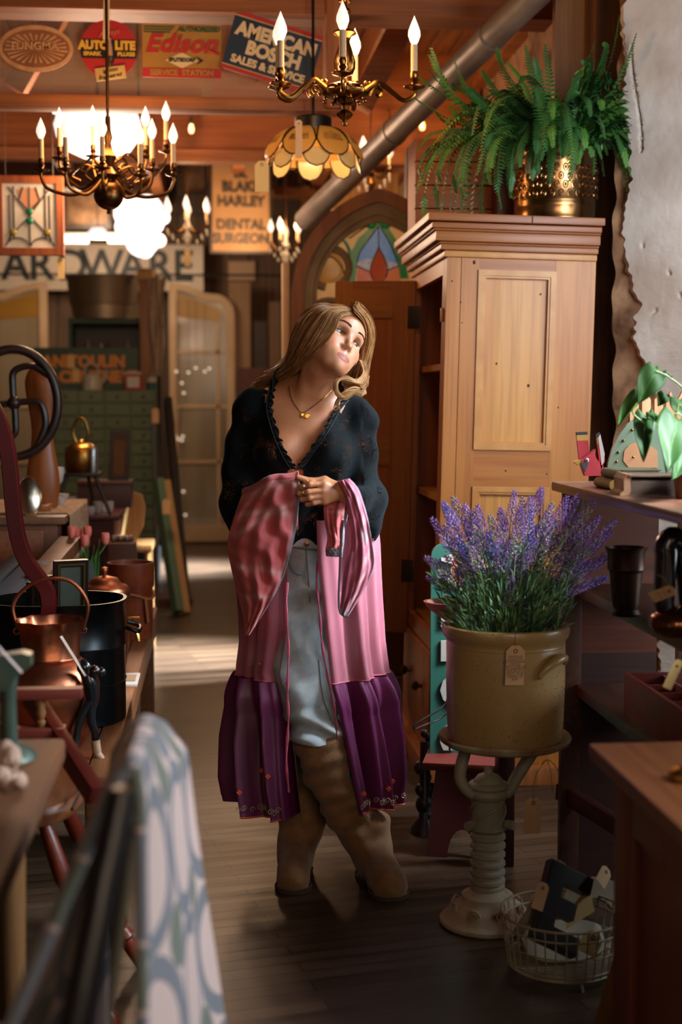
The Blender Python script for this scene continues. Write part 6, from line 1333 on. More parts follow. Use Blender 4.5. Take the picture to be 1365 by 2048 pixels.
MB().bb((.01, -.055, .046), (.27, .085, .050)).build('cover', M('dark_leather', '#3a2a22', '#5c4636', scale=9, rough=.5), t, smooth=False); MB().bb((.01, -.055, 0), (.27, .085, .003)).build('cover', M('dark_leather', '#3a2a22'), t, smooth=False)
# cardinal whirligig
t = thing('cardinal_whirligig', 'painted red wooden cardinal with striped upright wings on the shelf top', 'bird ornament', (W(1192, 0, 3.850).x, 3.850, ZS1)); k = 3.850 / FPX
cq = lambda px, py: ((px - 1192) * k, W(0, py, 3.850).z - ZS1)
crd = M('cardinal_red', '#b02a34', '#c03a44', scale=12, rough=.5)
body = [cq(x, y) for x, y in ((1172, 930), (1176, 922), (1186, 914), (1196, 908), (1203, 902), (1202, 912), (1204, 920), (1210, 928), (1212, 938), (1216, 948), (1216, 957), (1182, 957), (1178, 945))]
MB().prism(body, -.012, .012).build('body', crd, t, ang=20)
MB().prism([cq(x, y) for x, y in ((1172, 930), (1180, 928), (1188, 929), (1186, 938), (1182, 948), (1177, 941))], -.0135, .0135).build('black_mask', M('mask_grey', '#3c4248', rough=.5), t, smooth=False)
MB().prism([cq(x, y) for x, y in ((1158, 928), (1170, 923), (1179, 926), (1178, 933), (1168, 935))], -.010, .010).build('beak', M('beak_ochre', '#b8863a', rough=.5), t, smooth=False)
e = cq(1184.5, 924.5); MB().ball((e[0], -.0135, e[1]), (.006, .003, .006), 14).build('eye_ring', M('eye_grey', '#8a98a0'), t); MB().ball((e[0], -.0155, e[1]), (.003, .003, .003), 12).build('eye', M('eye_red', '#a02818', rough=.3), t)
def wing(pts, d, rot_, nm):
    a = [cq(x, y) for x, y in pts]; w_ = bpy.data.objects.new(nm, None); 
    (x0, z0), (x1, z1), (x2, z2), (x3, z3) = a
    L = lambda p, q, s: (p[0] + (q[0] - p[0]) * s, p[1] + (q[1] - p[1]) * s)
    m = MB().prism([L(a[0], a[3], .28), L(a[1], a[2], .28), a[2], a[3]], d, d + .008).build(nm, crd if rot_ else crd, t, smooth=False)
    MB().prism([L(a[0], a[3], .10), L(a[1], a[2], .10), L(a[1], a[2], .28), L(a[0], a[3], .28)], d, d + .008).build('ochre_stripe', M('beak_ochre', '#b8863a'), m, smooth=False)
    MB().prism([a[0], a[1], L(a[1], a[2], .10), L(a[0], a[3], .10)], d, d + .008).build('black_tip', M('tip_slate', '#23292e', rough=.5), m, smooth=False)
    return m
wing(((1167, 867), (1190, 866), (1197, 930), (1174, 930)), .014, 1, 'wing'); wm = wing(((1205, 872), (1212, 867), (1224, 925), (1216, 945)), -.004, 1, 'wing')
MB().prism([cq(x, y) for x, y in ((1209, 878), (1213, 870), (1223, 912), (1221, 930), (1217, 936))], -.0055, -.004).build('white_face', M('wing_white', '#b9ada8'), wm, smooth=False)
MB().prism([cq(x, y) for x, y in ((1208, 932), (1220, 925), (1222, 955), (1212, 955))], -.004, .006).build('tail', crd, t, smooth=False)
tag(MB().tube([W(1214, 938, 3.762), W(1214, 953, 3.762)], .0015, 6).tube([W(1214, 938, 3.762), W(1238, 940, 3.762)], .0012, 6).build('brass_crank', brass), 'tiny brass crank wire between cardinal and olive book', 'crank')
# green semicircular studded board
t = thing('green_studded_fan', 'pale green curved board with brass studs and painted face behind the books', 'board', (W(1290, 0, 3.960).x, 3.916, ZS1)); k = 3.960 / FPX
cf = lambda px, py: ((px - 1290) * k, W(0, py, 3.938).z - ZS1)
arcp = [cq2 for cq2 in [cf(x, y) for x, y in ((1218, 958), (1220, 930), (1228, 900), (1242, 872), (1258, 850), (1280, 835), (1310, 828), (1340, 835), (1362, 858), (1375, 890), (1380, 958))]]
MB().prism(arcp, -.006, .006).build('board', M('pale_green_paint', '#6f8068', '#62745c', scale=6, rough=.5), t, smooth=False)
for px, py in ((1250, 884), (1240, 908), (1237, 927), (1271, 918), (1268, 862), (1300, 850), (1335, 858)): x, z = cf(px, py); MB().ball((x, -.008, z), .0042, 10).build('brass_stud', brass, t)
MB().prism([cf(x, y) for x, y in ((1250, 925), (1252, 905), (1262, 893), (1275, 888), (1300, 890), (1320, 905), (1322, 940), (1262, 940))], -.009, -.006).build('painted_face', M('tan_paint', '#b5845a', '#a5744c', scale=9, rough=.6), t, smooth=False)
# small picket fence trim behind the leaves
t = thing('picket_trim', 'little tan wooden picket fence standing behind the green leaves', 'picket fence', (W(1290, 0, 4.070).x, 4.070, ZS1)); k = 4.070 / FPX
pk_ = wood('picket_wood', '#b8865a', '#a8744a', 'z', .6); zr_ = lambda py: W(0, py, 4.070).z - ZS1
for i, px in enumerate((1283, 1308, 1334, 1358, 1382)):
    x = (px - 1290) * k; MB().prism([(x - .012, 0), (x + .012, 0), (x + .013, zr_(800)), (x + .006, zr_(792)), (x, zr_(782)), (x - .006, zr_(792)), (x - .013, zr_(800))], 0, .01).build('picket', pk_, t, smooth=False)
MB().bb(((1270 - 1290) * k, .01, zr_(850)), ((1395 - 1290) * k, .02, zr_(838))).build('rail', pk_, t, smooth=False)
# pothos
pot = thing('pothos_plant', 'green pothos with broad heart shaped leaves at the right edge', 'potted plant', (W(1432, 0, 3.190).x, 3.245, ZS1))
tc_ = M('terracotta', '#7a4a34', rough=.7)
MB().lathe([(0, 0), (.05, 0), (.062, .09), (.066, .09), (.067, .105), (.058, .105), (.05, .02), (0, .02)], n=28).build('pot', tc_, pot)
pgm = M('pothos_leaf', '#2a4a18', '#1c3812', scale=9, rough=.55, spec=.25); pgl = M('pothos_leaf_young', '#4c7832', '#386426', scale=9, rough=.5, spec=.3)
PL = Vector(pot.location)
def pleaf(base, tip, wdt, nrm, mat, fold=.25, bend=.1):
    base, tip = Vector(base), Vector(tip); ax = tip - base; L_ = ax.length; ax.normalize(); n_ = Vector(nrm).normalized(); sd = ax.cross(n_).normalized(); n_ = sd.cross(ax)
    def f(u, v):
        s = v; w_ = wdt * (math.sin(PI * min(1, s * .93 + .07) ** .62) ** .85) * (1 - .15 * s); q = (u - .5) * 2
        back = -.14 * L_ * (abs(q) ** 1.2) * (1 - s) ** 2
        return base - PL + ax * (L_ * s + back) + sd * w_ * q + n_ * (fold * w_ * abs(q) - bend * L_ * (s ** 2) + .004 * math.sin(7 * s + 3 * q))
    o = MB().grid(f, 13, 18).build('leaf', mat, pot, thick=.0012)
    MB().tube([Vector(f(.5, v)) + n_ * .001 for v in np.linspace(0, .95, 10)], [.0012 * (1 - v * .8) for v in np.linspace(0, 1, 10)], 5).build('midrib', pgl, o)
Yp = 3.300
pleaf(W(1312, 742, Yp), W(1277, 806, Yp - .02), .034, (-.1, -1, .25), pgm)
pleaf(W(1308, 738, Yp + .02), W(1305, 790, Yp + .03), .018, (.5, -1, .1), pgl)
pleaf(W(1276, 790, 3.322), W(1235, 848, 3.300), .020, (-.5, -1, .5), pgl, .5)
pleaf(W(1290, 830, 3.267), W(1288, 920, 3.223), .026, (-.3, -1, .2), pgm, .3)
pleaf(W(1352, 838, 3.190), W(1340, 935, 3.080), .046, (.1, -1, .5), pgm, .2)
pleaf(W(1300, 826, 3.245), W(1322, 848, 3.223), .012, (0, -1, .6), pgm); pleaf(W(1330, 788, 3.410), W(1318, 812, 3.410), .018, (0, -1, .1), pgm); pleaf(W(1360, 800, 3.300), W(1385, 850, 3.245), .03, (0, -1, .3), pgm)
pleaf(W(1385, 900, 3.190), W(1350, 950, 3.080), .03, (0, -1, .5), pgm); pleaf(W(1312, 745, 3.300), W(1348, 752, 3.300), .006, (0, -1, .6), pgl)
mb = MB()
for pts in (((1312, 742), (1340, 755), (1375, 790), (1400, 880)), ((1276, 806), (1266, 822), (1278, 838), (1300, 850), (1345, 850), (1395, 880)), ((1290, 832), (1330, 838), (1360, 828), (1400, 880)), ((1352, 838), (1362, 810), (1390, 870))): mb.tube(crv([W(a, b, 3.256) - PL for a, b in pts], 16), .0022, 6)
mb.build('vines', M('pothos_stem', '#6a7a35', rough=.5), pot)
# ---------------------------------------------------------------- front right counter
t = thing('front_counter', 'orange brown wooden counter corner at the bottom right', 'cabinet', (.70, 2.0, 0))
fcw = wood('counter_wood', '#66361a', '#7d4a28', 'y', .35, 6); fcz = wood('counter_side', '#6b3018', '#7d3c1e', 'z', .4, 6)
yF = .57
MB().bb((-.008, -1.3, FT - .03), (.8, yF, FT), .006).build('top', fcw, t)
MB().bb((.045, -1.2, .05), (.75, yF - .06, FT - .03), .003).build('carcass', fcz, t)
for a, b in ((-.35, -.27), (yF - .16, yF - .05)): MB().bb((.03, a, .0), (.05, b, FT - .03), .003).build('stile', fcz, t)
MB().bb((.03, -.27, FT - .13), (.05, yF - .16, FT - .03), .003).build('rail', fcz, t); MB().bb((.03, -.27, 0), (.05, yF - .16, .12), .003).build('rail', fcz, t)
bar((.77, 2.80, .0), (.81, 2.66, .34), .02, .05, wood('yellow_plank', '#9a6f35', '#86602c', 'z'), 'pale_plank', 'pale plank leaning at the foot of the front counter', 'plank')
tag(MB().ball((0, 0, 0), (.03, .03, .02), 16).build('brass_dish', M('tap_brass', '#b58a45')), 'small brass dish on the front counter at the right edge', 'dish').location = W(1372, 1552, 2.3)
# ---------------------------------------------------------------- wire basket with letters
BXc, BYc = W(1149, 0, 3.32).x, 3.32
t = thing('wire_basket', 'round cream wire basket on the floor filled with letters and rings', 'basket', (BXc, BYc, 0))
cw3 = M('cream_wire', '#b5a888', '#9a8a68', scale=14, rough=.45)
rt, rb_, zt3, zb3 = .150, .132, .148, .022
MB().tube([(rt * math.cos(a), rt * math.sin(a), zt3) for a in np.linspace(0, 2 * PI, 65)[:-1]], .0032, 8, closed=True).build('rim', cw3, t)
mb = MB()
for z in (.122, .078, .034): 
    r = rb_ + (rt - rb_) * (z - zb3) / (zt3 - zb3); mb.tube([(r * math.cos(a), r * math.sin(a), z) for a in np.linspace(0, 2 * PI, 65)[:-1]], .0022, 6, closed=True)
mb.tube([(rb_ * math.cos(a), rb_ * math.sin(a), zb3) for a in np.linspace(0, 2 * PI, 65)[:-1]], .0026, 6, closed=True); mb.build('hoops', cw3, t)
for i in range(36):
    a = 2 * PI * i / 36; MB().tube([(rt * math.cos(a), rt * math.sin(a), zt3), (rb_ * math.cos(a), rb_ * math.sin(a), zb3)], .0019, 6).build('upright_wire', cw3, t)
mb = MB()
for i in range(-11, 12): y = i * .0115; xx = math.sqrt(max(0, rb_ ** 2 - y * y)); mb.tube([(-xx, y, zb3), (xx, y, zb3)], .0017, 5)
mb.build('base_grid', cw3, t)
for a in (-1.45, .2, 2.2, -.4): MB().tube([(rb_ * .95 * math.cos(a), rb_ * .95 * math.sin(a), zb3), (rb_ * 1.04 * math.cos(a), rb_ * 1.04 * math.sin(a), .0)], .0036, 8).build('foot', cw3, t)
def in_basket(name, lab, cat, c, e):
    q = thing(name, lab, cat, W(c[0], c[1], c[2])); q.rotation_euler = e; return q
whp = M('worn_white_wood', '#b0a48c', '#8f8268', scale=6, rough=.6, bump=.3); bkl = M('letter_black_face', '#0c0b0a', '#16120f', scale=6, rough=.3); zn = M('zinc_edge', '#4a463c', rough=.4, metal=.7)
q = in_basket('wooden_ring', 'worn white wooden ring shape standing in the wire basket at right', 'ring', (1195, 1840, 3.40), (-.42, .1, .0))
o1 = arc(0, 0, .098, 0, 360, 41, .105)[:-1]; o2 = arc(-.005, -.008, .052, 0, 360, 41, .06)[:-1]
MB().band(o1, o2, -.012, .012).build('ring', whp, q)
q = in_basket('metal_letter', 'large black faced metal letter E lying tilted in the wire basket', 'letter', (1128, 1815, 3.27), (-.55, .50, .1))
a_, b_ = .062, .100
E_ = [(-a_, -b_), (a_, -b_), (a_, -b_ + .042), (-a_ + .045, -b_ + .042), (-a_ + .045, -.020), (a_ * .55, -.020), (a_ * .55, .020), (-a_ + .045, .020), (-a_ + .045, b_ - .042), (a_, b_ - .042), (a_, b_), (-a_, b_)]
MB().prism(E_, -.002, .026).build('return_edge', zn, q, smooth=False); Ei = [(u * .94, v * .965) for u, v in E_]; MB().prism(Ei, -.0045, -.001).build('face', bkl, q, smooth=False)
q = in_basket('white_board_piece', 'worn white curved wooden piece lying low in the wire basket', 'wooden piece', (1130, 1890, 3.34), (-.9, 0, .2))
MB().prism([(u * 1.0, v) for u, v in arc(0, 0, .115, 200, 340, 14, .05)] + [(u, v) for u, v in arc(0, .03, .11, -15, 195, 14, .035)], -.008, .008).build('piece', whp, q)
q = in_basket('wooden_block', 'small grey weathered wooden block at the bottom of the basket', 'block', (1165, 1925, 3.36), (-.3, .35, .3)); MB().box((0, 0, 0), (.14, .06, .028), None, .004).build('block', M('grey_wood', '#7a6e58', '#5c5140', scale=8, stretch=(.2, 2, 2), rough=.8), q)
q = in_basket('painted_stick', 'pale painted stick leaning behind the letter in the basket', 'slat', (1085, 1800, 3.30), (-.2, .62, 0)); MB().box((0, .02, 0), (.024, .012, .21), None, .002).build('stick', whp, q)
q = in_basket('gold_card', 'curved cream card piece inside the ring in the basket', 'card', (1160, 1826, 3.30), (-.6, -.35, .2)); MB().prism([(-.05, -.02), (.035, -.012), (.05, .03), (.02, .034), (-.03, .012)], -.001, .001).build('card', tgp, q, smooth=False)
price_tag('cream paper tag hanging low on the front of the basket contents', W(1190, 1868, 3.2), .05, .05, rot=(-.3, .5, 0), mat=tgp)
price_tag('paper tag on the top right of the metal letter E', W(1215, 1740, 3.33), .035, .05, rot=(-.8, .9, 0), mat=tagmat)
price_tag('paper tag at the left of the metal letter E', W(1088, 1770, 3.25), .03, .06, rot=(-.4, .4, 0), mat=tagmat)
# ---------------------------------------------------------------- signed distance surface mesher (blocks near the surface only)
class SDF:
    def __init__(s, res): s.res = res; s.P = []
    def cap(s, a, b, ra, rb=None, k=.02, op='u', sq=None):
        a, b = np.array(a, float), np.array(b, float); rb = ra if rb is None else rb
        def f(p):
            ab = b - a; t = np.clip(((p - a) @ ab) / max(1e-12, ab @ ab), 0, 1); return np.linalg.norm(p - a - t[:, None] * ab, axis=1) - (ra + (rb - ra) * t)
        s.P.append((f, (a + b) / 2, np.linalg.norm(b - a) / 2 + max(ra, rb), k, op)); return s
    def ell(s, c, r, R=None, k=.02, op='u', clip=None):
        c, r = np.array(c, float), np.array(r if hasattr(r, '__len__') else (r, r, r), float); R = np.eye(3) if R is None else np.array(R, float)
        def f(p):
            q = (p - c) @ R; k0 = np.linalg.norm(q / r, axis=1); k1 = np.linalg.norm(q / r ** 2, axis=1); d = k0 * (k0 - 1) / np.maximum(k1, 1e-9)
            if clip: d = np.maximum(d, (q @ np.array(clip[0])) - clip[1])
            return d
        s.P.append((f, c, r.max(), k, op)); return s
    def chain(s, pts, rs, k=.01):
        for i in range(len(pts) - 1): s.cap(pts[i], pts[i + 1], rs[i], rs[i + 1], k)
        return s
    def val(s, p, prims):
        d = np.full(len(p), 1e3)
        for f, c, R, k, op in prims:
            e = f(p)
            if op == 'u':
                h = np.maximum(k - np.abs(d - e), 0) / k; d = np.minimum(d, e) - h * h * k * .25
            else:
                h = np.maximum(k - np.abs(-d - e), 0) / k if False else np.maximum(k - np.abs(d + e), 0) / k; d = np.maximum(d, -e) + h * h * k * .25
        if getattr(s, 'disp', None): d = d + s.disp(p)
        return d
    def mesh(s, lo=None, hi=None):
        h = s.res; B = 14
        if lo is None:
            lo = np.min([c - R for f, c, R, k, o in s.P if o == 'u'], axis=0) - .02; hi = np.max([c + R for f, c, R, k, o in s.P if o == 'u'], axis=0) + .02
        lo = np.array(lo); n = np.ceil((np.array(hi) - lo) / h).astype(int) + 1; nb = np.ceil(n / B).astype(int)
        N1 = nb * B + 2; V = []; ID = []; F = []
        g = np.arange(B + 1); gx, gy, gz = np.meshgrid(g, g, g, indexing='ij')
        rad = B * h * .87 + .002
        bc = np.array(np.meshgrid(*[np.arange(q) for q in nb], indexing='ij')).reshape(3, -1).T
        cen = lo + (bc + .5) * B * h
        for bi_ in range(len(bc)):
            c = cen[bi_]; near = [q for q in s.P if np.linalg.norm(q[1] - c) < q[2] + rad + q[3]]
            if not any(q[4] == 'u' for q in near): continue
            if abs(s.val(c[None], near)[0]) > rad * 1.35 + .012: continue
            o = bc[bi_] * B; pts = lo + (np.stack([gx + o[0], gy + o[1], gz + o[2]], -1).reshape(-1, 3)) * h
            D = s.val(pts, near).reshape(B + 1, B + 1, B + 1)
            if D.min() > 0 or D.max() < 0: continue
            S = D < 0; acc = np.zeros((B, B, B, 3)); cnt = np.zeros((B, B, B))
            for ax in range(3):
                A_ = [slice(0, B + 1)] * 3; A_[ax] = slice(0, B); Bq = [slice(0, B + 1)] * 3; Bq[ax] = slice(1, B + 1)
                d0, d1 = D[tuple(A_)], D[tuple(Bq)]; cr = (d0 < 0) != (d1 < 0); t = np.where(cr, d0 / np.where(cr, d0 - d1, 1), 0)
                base = np.stack([gx, gy, gz], -1)[tuple(A_)].astype(float); base[..., ax] += t
                oth = [q for q in range(3) if q != ax]
                for du in (0, 1):
                    for dv in (0, 1):
                        sl = [None] * 3; sl[ax] = slice(0, B); sl[oth[0]] = slice(du, B + du); sl[oth[1]] = slice(dv, B + dv)
                        m = cr[tuple(sl)]; acc += base[tuple(sl)] * m[..., None]; cnt += m
                # faces: edges whose four cells are found by global id
                I = np.argwhere(cr & (np.stack([gx, gy, gz], -1)[tuple(A_)][..., oth[0]] < B) & (np.stack([gx, gy, gz], -1)[tuple(A_)][..., oth[1]] < B))
                if len(I):
                    sg = d0[tuple(I.T)] < 0; G_ = I + o; q = []
                    e0 = np.zeros(3, int); e0[oth[0]] = 1; e1 = np.zeros(3, int); e1[oth[1]] = 1
                    for off in (np.zeros(3, int), e0, e0 + e1, e1):
                        C_ = G_ - off; q.append((C_[:, 0] * N1[1] + C_[:, 1]) * N1[2] + C_[:, 2])
                    q = np.stack(q, 1); fl = sg if ax != 1 else ~sg; q[~fl] = q[~fl][:, ::-1]; F.append(q)
            I = np.argwhere(cnt > 0)
            if len(I):
                G_ = I + o; V.append(lo + (acc[tuple(I.T)] / cnt[tuple(I.T)][:, None] + o) * h); ID.append((G_[:, 0] * N1[1] + G_[:, 1]) * N1[2] + G_[:, 2])
        V = np.concatenate(V); ID = np.concatenate(ID); F = np.concatenate(F); od = np.argsort(ID); ID = ID[od]; V = V[od]
        ix = np.searchsorted(ID, F); ix = np.minimum(ix, len(ID) - 1); ok = (ID[ix] == F).all(1); return V, ix[ok]
def np_mesh(name, V, F, mat, parent, colattr=None, keep=None, smooth_it=0):
    if keep is not None:
        F = F[keep[F].all(1)]; used = np.unique(F); mp = -np.ones(len(V), int); mp[used] = np.arange(len(used)); V = V[used]; F = mp[F]
        if colattr is not None: colattr = colattr[used]
    if smooth_it:
        for _ in range(smooth_it):
            A_ = np.zeros_like(V); c = np.zeros(len(V))
            for a, b in ((0, 1), (1, 2), (2, 3), (3, 0)):
                np.add.at(A_, F[:, a], V[F[:, b]]); np.add.at(A_, F[:, b], V[F[:, a]]); np.add.at(c, F[:, a], 1); np.add.at(c, F[:, b], 1)
            V = V * .5 + .5 * A_ / np.maximum(c, 1)[:, None]
    me = bpy.data.meshes.new(name); V = V - np.array(parent_loc(parent)) if parent is not None else V
    me.vertices.add(len(V)); me.vertices.foreach_set('co', V.astype(np.float32).ravel()); me.loops.add(len(F) * 4); me.loops.foreach_set('vertex_index', F.astype(np.int32).ravel())
    me.polygons.add(len(F)); me.polygons.foreach_set('loop_start', np.arange(0, len(F) * 4, 4, dtype=np.int32)); me.update(calc_edges=True); me.validate()
    me.shade_smooth()
    if colattr is not None:
        ca = me.color_attributes.new('tint', 'FLOAT_COLOR', 'POINT'); ca.data.foreach_set('color', np.concatenate([colattr, np.ones((len(colattr), 1))], 1).astype(np.float32).ravel())
    me.materials.append(mat); o = bpy.data.objects.new(name, me); col.objects.link(o); o.parent = parent; return o
nv = lambda v: np.array(v, float)
YP = 4.05
def attr_mat(name, rough=.5, **k):
    m = M(name, '#ffffff', rough=rough, **k); N = m.node_tree.nodes; L = m.node_tree.links
    if 'attr' not in N:
        at = N.new('ShaderNodeAttribute'); at.name = 'attr'; at.attribute_name = 'tint'; L.new(at.outputs['Color'], N['Principled BSDF'].inputs['Base Color'])
    return m
person = thing('person', 'woman in black lace top, pink and purple robe, pale jeans and tan boots', 'person', (W(640, 0, YP).x, YP, 0))
PLo = nv(person.location)
skinm = attr_mat('skin', .42, sss=.06, bump=.05, scale=60)
w3 = lambda px, py, Y: nv(W(px, py, Y))
# head frame: a = her left, u = up, n = facing
a_ = nv((.74, .40, -.54)); a_ /= np.linalg.norm(a_); u_ = nv((.30, .48, .82)); u_ -= a_ * (a_ @ u_); u_ /= np.linalg.norm(u_); n_ = np.cross(a_, u_)
RH = np.stack([a_, n_, u_], 1)     # columns: local axes (x = her left, y = forward, z = up)
EY = w3(697, 675, 3.96)
hp_ = lambda x, f, h: EY + a_ * x + n_ * f + u_ * h
b = SDF(.0021)
# torso
b.ell(w3(612, 1165, 4.13), (.165, .115, .12), k=.06); b.ell(w3(605, 1050, 4.12), (.122, .085, .15), k=.06); b.ell(w3(600, 930, 4.10), (.140, .095, .14), k=.06)
b.ell(w3(603, 850, 4.09), (.150, .088, .10), k=.06)
SR, SLf = w3(505, 822, 4.10), w3(712, 838, 4.10); NB = w3(612, 800, 4.095)
b.cap(SR, NB, .043, .052, .05); b.cap(SLf, NB, .043, .052, .05)
for s_, px in ((-1, 560), (1, 650)): b.ell(w3(px, 905, 4.03), (.054, .048, .056), k=.04)
# neck and traps
NK = hp_(0, -.085, -.075)
b.cap(w3(617, 800, 4.09), NK, .047, .043, .05); b.cap(w3(560, 800, 4.12), w3(610, 760, 4.11), .03, .03, .06); b.cap(w3(672, 812, 4.12), w3(655, 770, 4.11), .028, .028, .05)
# sternomastoid and collar bones
b.cap(hp_(-.055, -.085, -.05), w3(604, 806, 4.035), .011, .009, .022); b.cap(hp_(.045, -.08, -.07), w3(622, 806, 4.035), .009, .008, .022)
b.cap(w3(598, 812, 4.028), w3(520, 800, 4.06), .0075, .008, .022); b.cap(w3(628, 813, 4.028), w3(700, 815, 4.06), .0075, .008, .022)
# arms
ELr, WRr = w3(474, 1008, 4.13), w3(555, 992, 3.925); ELl, WRl = w3(740, 1012, 4.10), w3(694, 990, 3.865)
b.cap(SR, ELr, .042, .036, .03); b.cap(ELr, WRr, .037, .024, .02); b.cap(SLf, ELl, .042, .036, .03); b.cap(ELl, WRl, .037, .0245, .02)
# her left hand, back of the hand to the camera
Yh_ = 3.845
def hand(wr, mcps, chains, th, tr, flat):
    for m_ in mcps: b.cap(wr, m_, .0175, .0105, .012)
    b.cap(mcps[0], mcps[-1], .0100, .0090, .010)
    for c_, r0 in chains:
        c_ = [nv(q) for q in c_]; b.chain(c_, [r0, r0 * .97, r0 * .86, r0 * .74], .0035)
    b.chain([nv(q) for q in th], tr, .008)
hand(w3(684, 984, 3.862), [w3(648, 969, 3.838), w3(647, 981, 3.833), w3(647, 992, 3.834), w3(650, 1002, 3.838)],
     [([w3(646, 968, 3.836), w3(620, 969, 3.826), w3(603, 974, 3.838), w3(606, 978, 3.853)], .0080),
      ([w3(645, 981, 3.831), w3(617, 984, 3.822), w3(599, 987, 3.836), w3(604, 990, 3.853)], .0083),
      ([w3(645, 992, 3.832), w3(620, 996, 3.824), w3(604, 999, 3.838), w3(610, 1001, 3.853)], .0078),
      ([w3(648, 1002, 3.836), w3(628, 1006, 3.830), w3(615, 1009, 3.842), w3(619, 1010, 3.855)], .0070)],
     [w3(676, 974, 3.852), w3(650, 961, 3.858), w3(622, 963, 3.852), w3(596, 954, 3.846)], [.014, .0115, .0092, .0070], 0)
# her right hand, under the cloth, fingertips meeting the left
b.cap(WRr, w3(563, 986, 3.92), .023, .022)
hand(w3(562, 986, 3.915), [w3(576, 975, 3.895), w3(577, 984, 3.893), w3(577, 992, 3.895), w3(575, 1000, 3.899)],
     [([w3(576, 975, 3.895), w3(588, 970, 3.880), w3(595, 969, 3.870), w3(599, 971, 3.862)], .0076), ([w3(577, 984, 3.893), w3(588, 984, 3.884), w3(592, 986, 3.880), w3(590, 989, 3.884)], .0078),
      ([w3(577, 992, 3.895), w3(587, 994, 3.890), w3(590, 997, 3.892), w3(588, 999, 3.898)], .0074), ([w3(575, 1000, 3.899), w3(583, 1003, 3.896), w3(585, 1005, 3.90), w3(582, 1007, 3.906)], .0066)],
     [w3(566, 975, 3.90), w3(580, 965, 3.885), w3(590, 960, 3.872), w3(597, 958, 3.862)], [.012, .010, .0080, .0064], 0)
# head
def he(x, f, h, r, k=.02, op='u', clip=None): b.ell(hp_(x, f, h), r, RH, k, op, clip)
def hc(p, q, ra, rb, k=.01, op='u'): b.cap(hp_(*p), hp_(*q), ra, rb, k, op)
he(0, -.085, .030, (.074, .095, .088), .02); he(0, -.050, -.015, (.062, .055, .080), .03); he(0, -.047, -.068, (.048, .050, .036), .015)
he(0, -.020, .040, (.055, .034, .042), .03)
he(0, -.016, -.091, (.022, .020, .016), .025); he(0, -.006, -.096, (.012, .010, .011), .02)
for s_ in (-1, 1):
    hc((s_ * .012, .004, .020), (s_ * .042, -.010, .019), .0060, .0055, .016); he(s_ * .043, -.022, -.030, (.021, .018, .018), .025); he(s_ * .028, -.020, -.060, (.021, .018, .026), .025)
    hc((s_ * .052, -.062, -.052), (s_ * .026, -.024, -.088), .013, .011, .02)
    he(s_ * .0315, .010, -.002, (.0170, .0175, .0105), .010, 's')
    he(s_ * .0315, -.0125, -.001, .0148, .004, 'u', ((0, -.28, -.96), -.0074)); he(s_ * .0315, -.0128, -.001, .0143, .004, 'u', ((0, -.2, .98), -.0072))
    hc((s_ * .0095, .012, -.041), (s_ * .0125, .005, -.038), .0055, .0052, .007); he(s_ * .0060, .0125, -.0490, (.0034, .005, .0028), .003, 's')
    he(s_ * .076, -.095, -.012, (.010, .018, .030), .008)
hc((0, -.004, .018), (0, .008, -.008), .0075, .0060, .014); hc((0, .008, -.008), (0, .0185, -.036), .0060, .0072, .010); he(0, .0200, -.0385, (.0092, .0078, .0075), .006)
hc((0, .004, -.050), (0, .004, -.060), .007, .007, .012)
he(0, -.002, -.070, (.026, .012, .014), .02)
for s_ in (-1, 1):
    hc((s_ * .0235, -.0045, -.0725), (s_ * .010, .0065, -.0680), .0026, .0042, .0035); hc((s_ * .010, .0065, -.0680), (0, .0082, -.0690), .0042, .0040, .0035)
    hc((s_ * .021, -.0035, -.0748), (s_ * .009, .0055, -.0785), .0030, .0052, .004); hc((s_ * .009, .0055, -.0785), (0, .0070, -.0795), .0052, .0056, .004)
hc((-.021, .004, -.0735), (.021, .004, -.0735), .0012, .0012, .002, 's') if False else None
V, F = b.mesh()
lp_ = (V - EY) @ RH
tint = np.tile(nv(lin('#c5845a')[:3]), (len(V), 1))
hd = np.linalg.norm(lp_ - nv((0, -.05, -.03)), axis=1) < .14
tint[hd] = nv(lin('#cc8e68')[:3])
def blend(mask_w, c): 
    global tint
    tint = tint * (1 - mask_w[:, None]) + nv(lin(c)[:3]) * mask_w[:, None]
ax_ = np.abs(lp_[:, 0])
ch_ = np.exp(-((ax_ - .042) ** 2 + (lp_[:, 2] + .035) ** 2) / .0004) * (lp_[:, 1] > -.05) * .5; blend(ch_, '#c8684a')
xx = lp_[:, 0]; top_l = -.0640 + .0016 * np.cos(xx / .0045) * (ax_ < .012) - 7.0 * xx ** 2; bot_l = -.0852 + 14 * xx ** 2
lipm = ((ax_ < .0225) & (lp_[:, 2] < top_l - .0005) & (lp_[:, 2] > bot_l) & (lp_[:, 1] > -.008)); blend(lipm * .85, '#a0463c')
line_ = ((ax_ < .023) & (np.abs(lp_[:, 2] + .0735 + .0) < .0011) & (lp_[:, 1] > -.006)); blend(line_ * .35, '#6a2a24')
nost = (np.linalg.norm(np.stack([ax_ - .006, lp_[:, 1] - .0125, lp_[:, 2] + .049], 1), axis=1) < .0042); blend(nost * .6, '#6c3020')
ez = np.stack([ax_ - .0315, (lp_[:, 1] + .006), lp_[:, 2]], 1); lidw = np.exp(-((ez[:, 0] / .015) ** 2 + ((ez[:, 2] - .010) / .007) ** 2)) * (lp_[:, 1] > -.02) * .45; blend(lidw, '#9a5a44')
lash = ((np.abs(ez[:, 0]) < .0150) & (np.abs(ez[:, 2] - (.0040 - 9 * ez[:, 0] ** 2)) < .0013) & (lp_[:, 1] > -.012)); blend(lash * .8, '#2c1812')
chest = np.exp(-((V[:, 2] - W(600, 880, 4.05).z) / .12) ** 2) * (V[:, 1] < 4.1) * .25; blend(chest, '#b86a48')
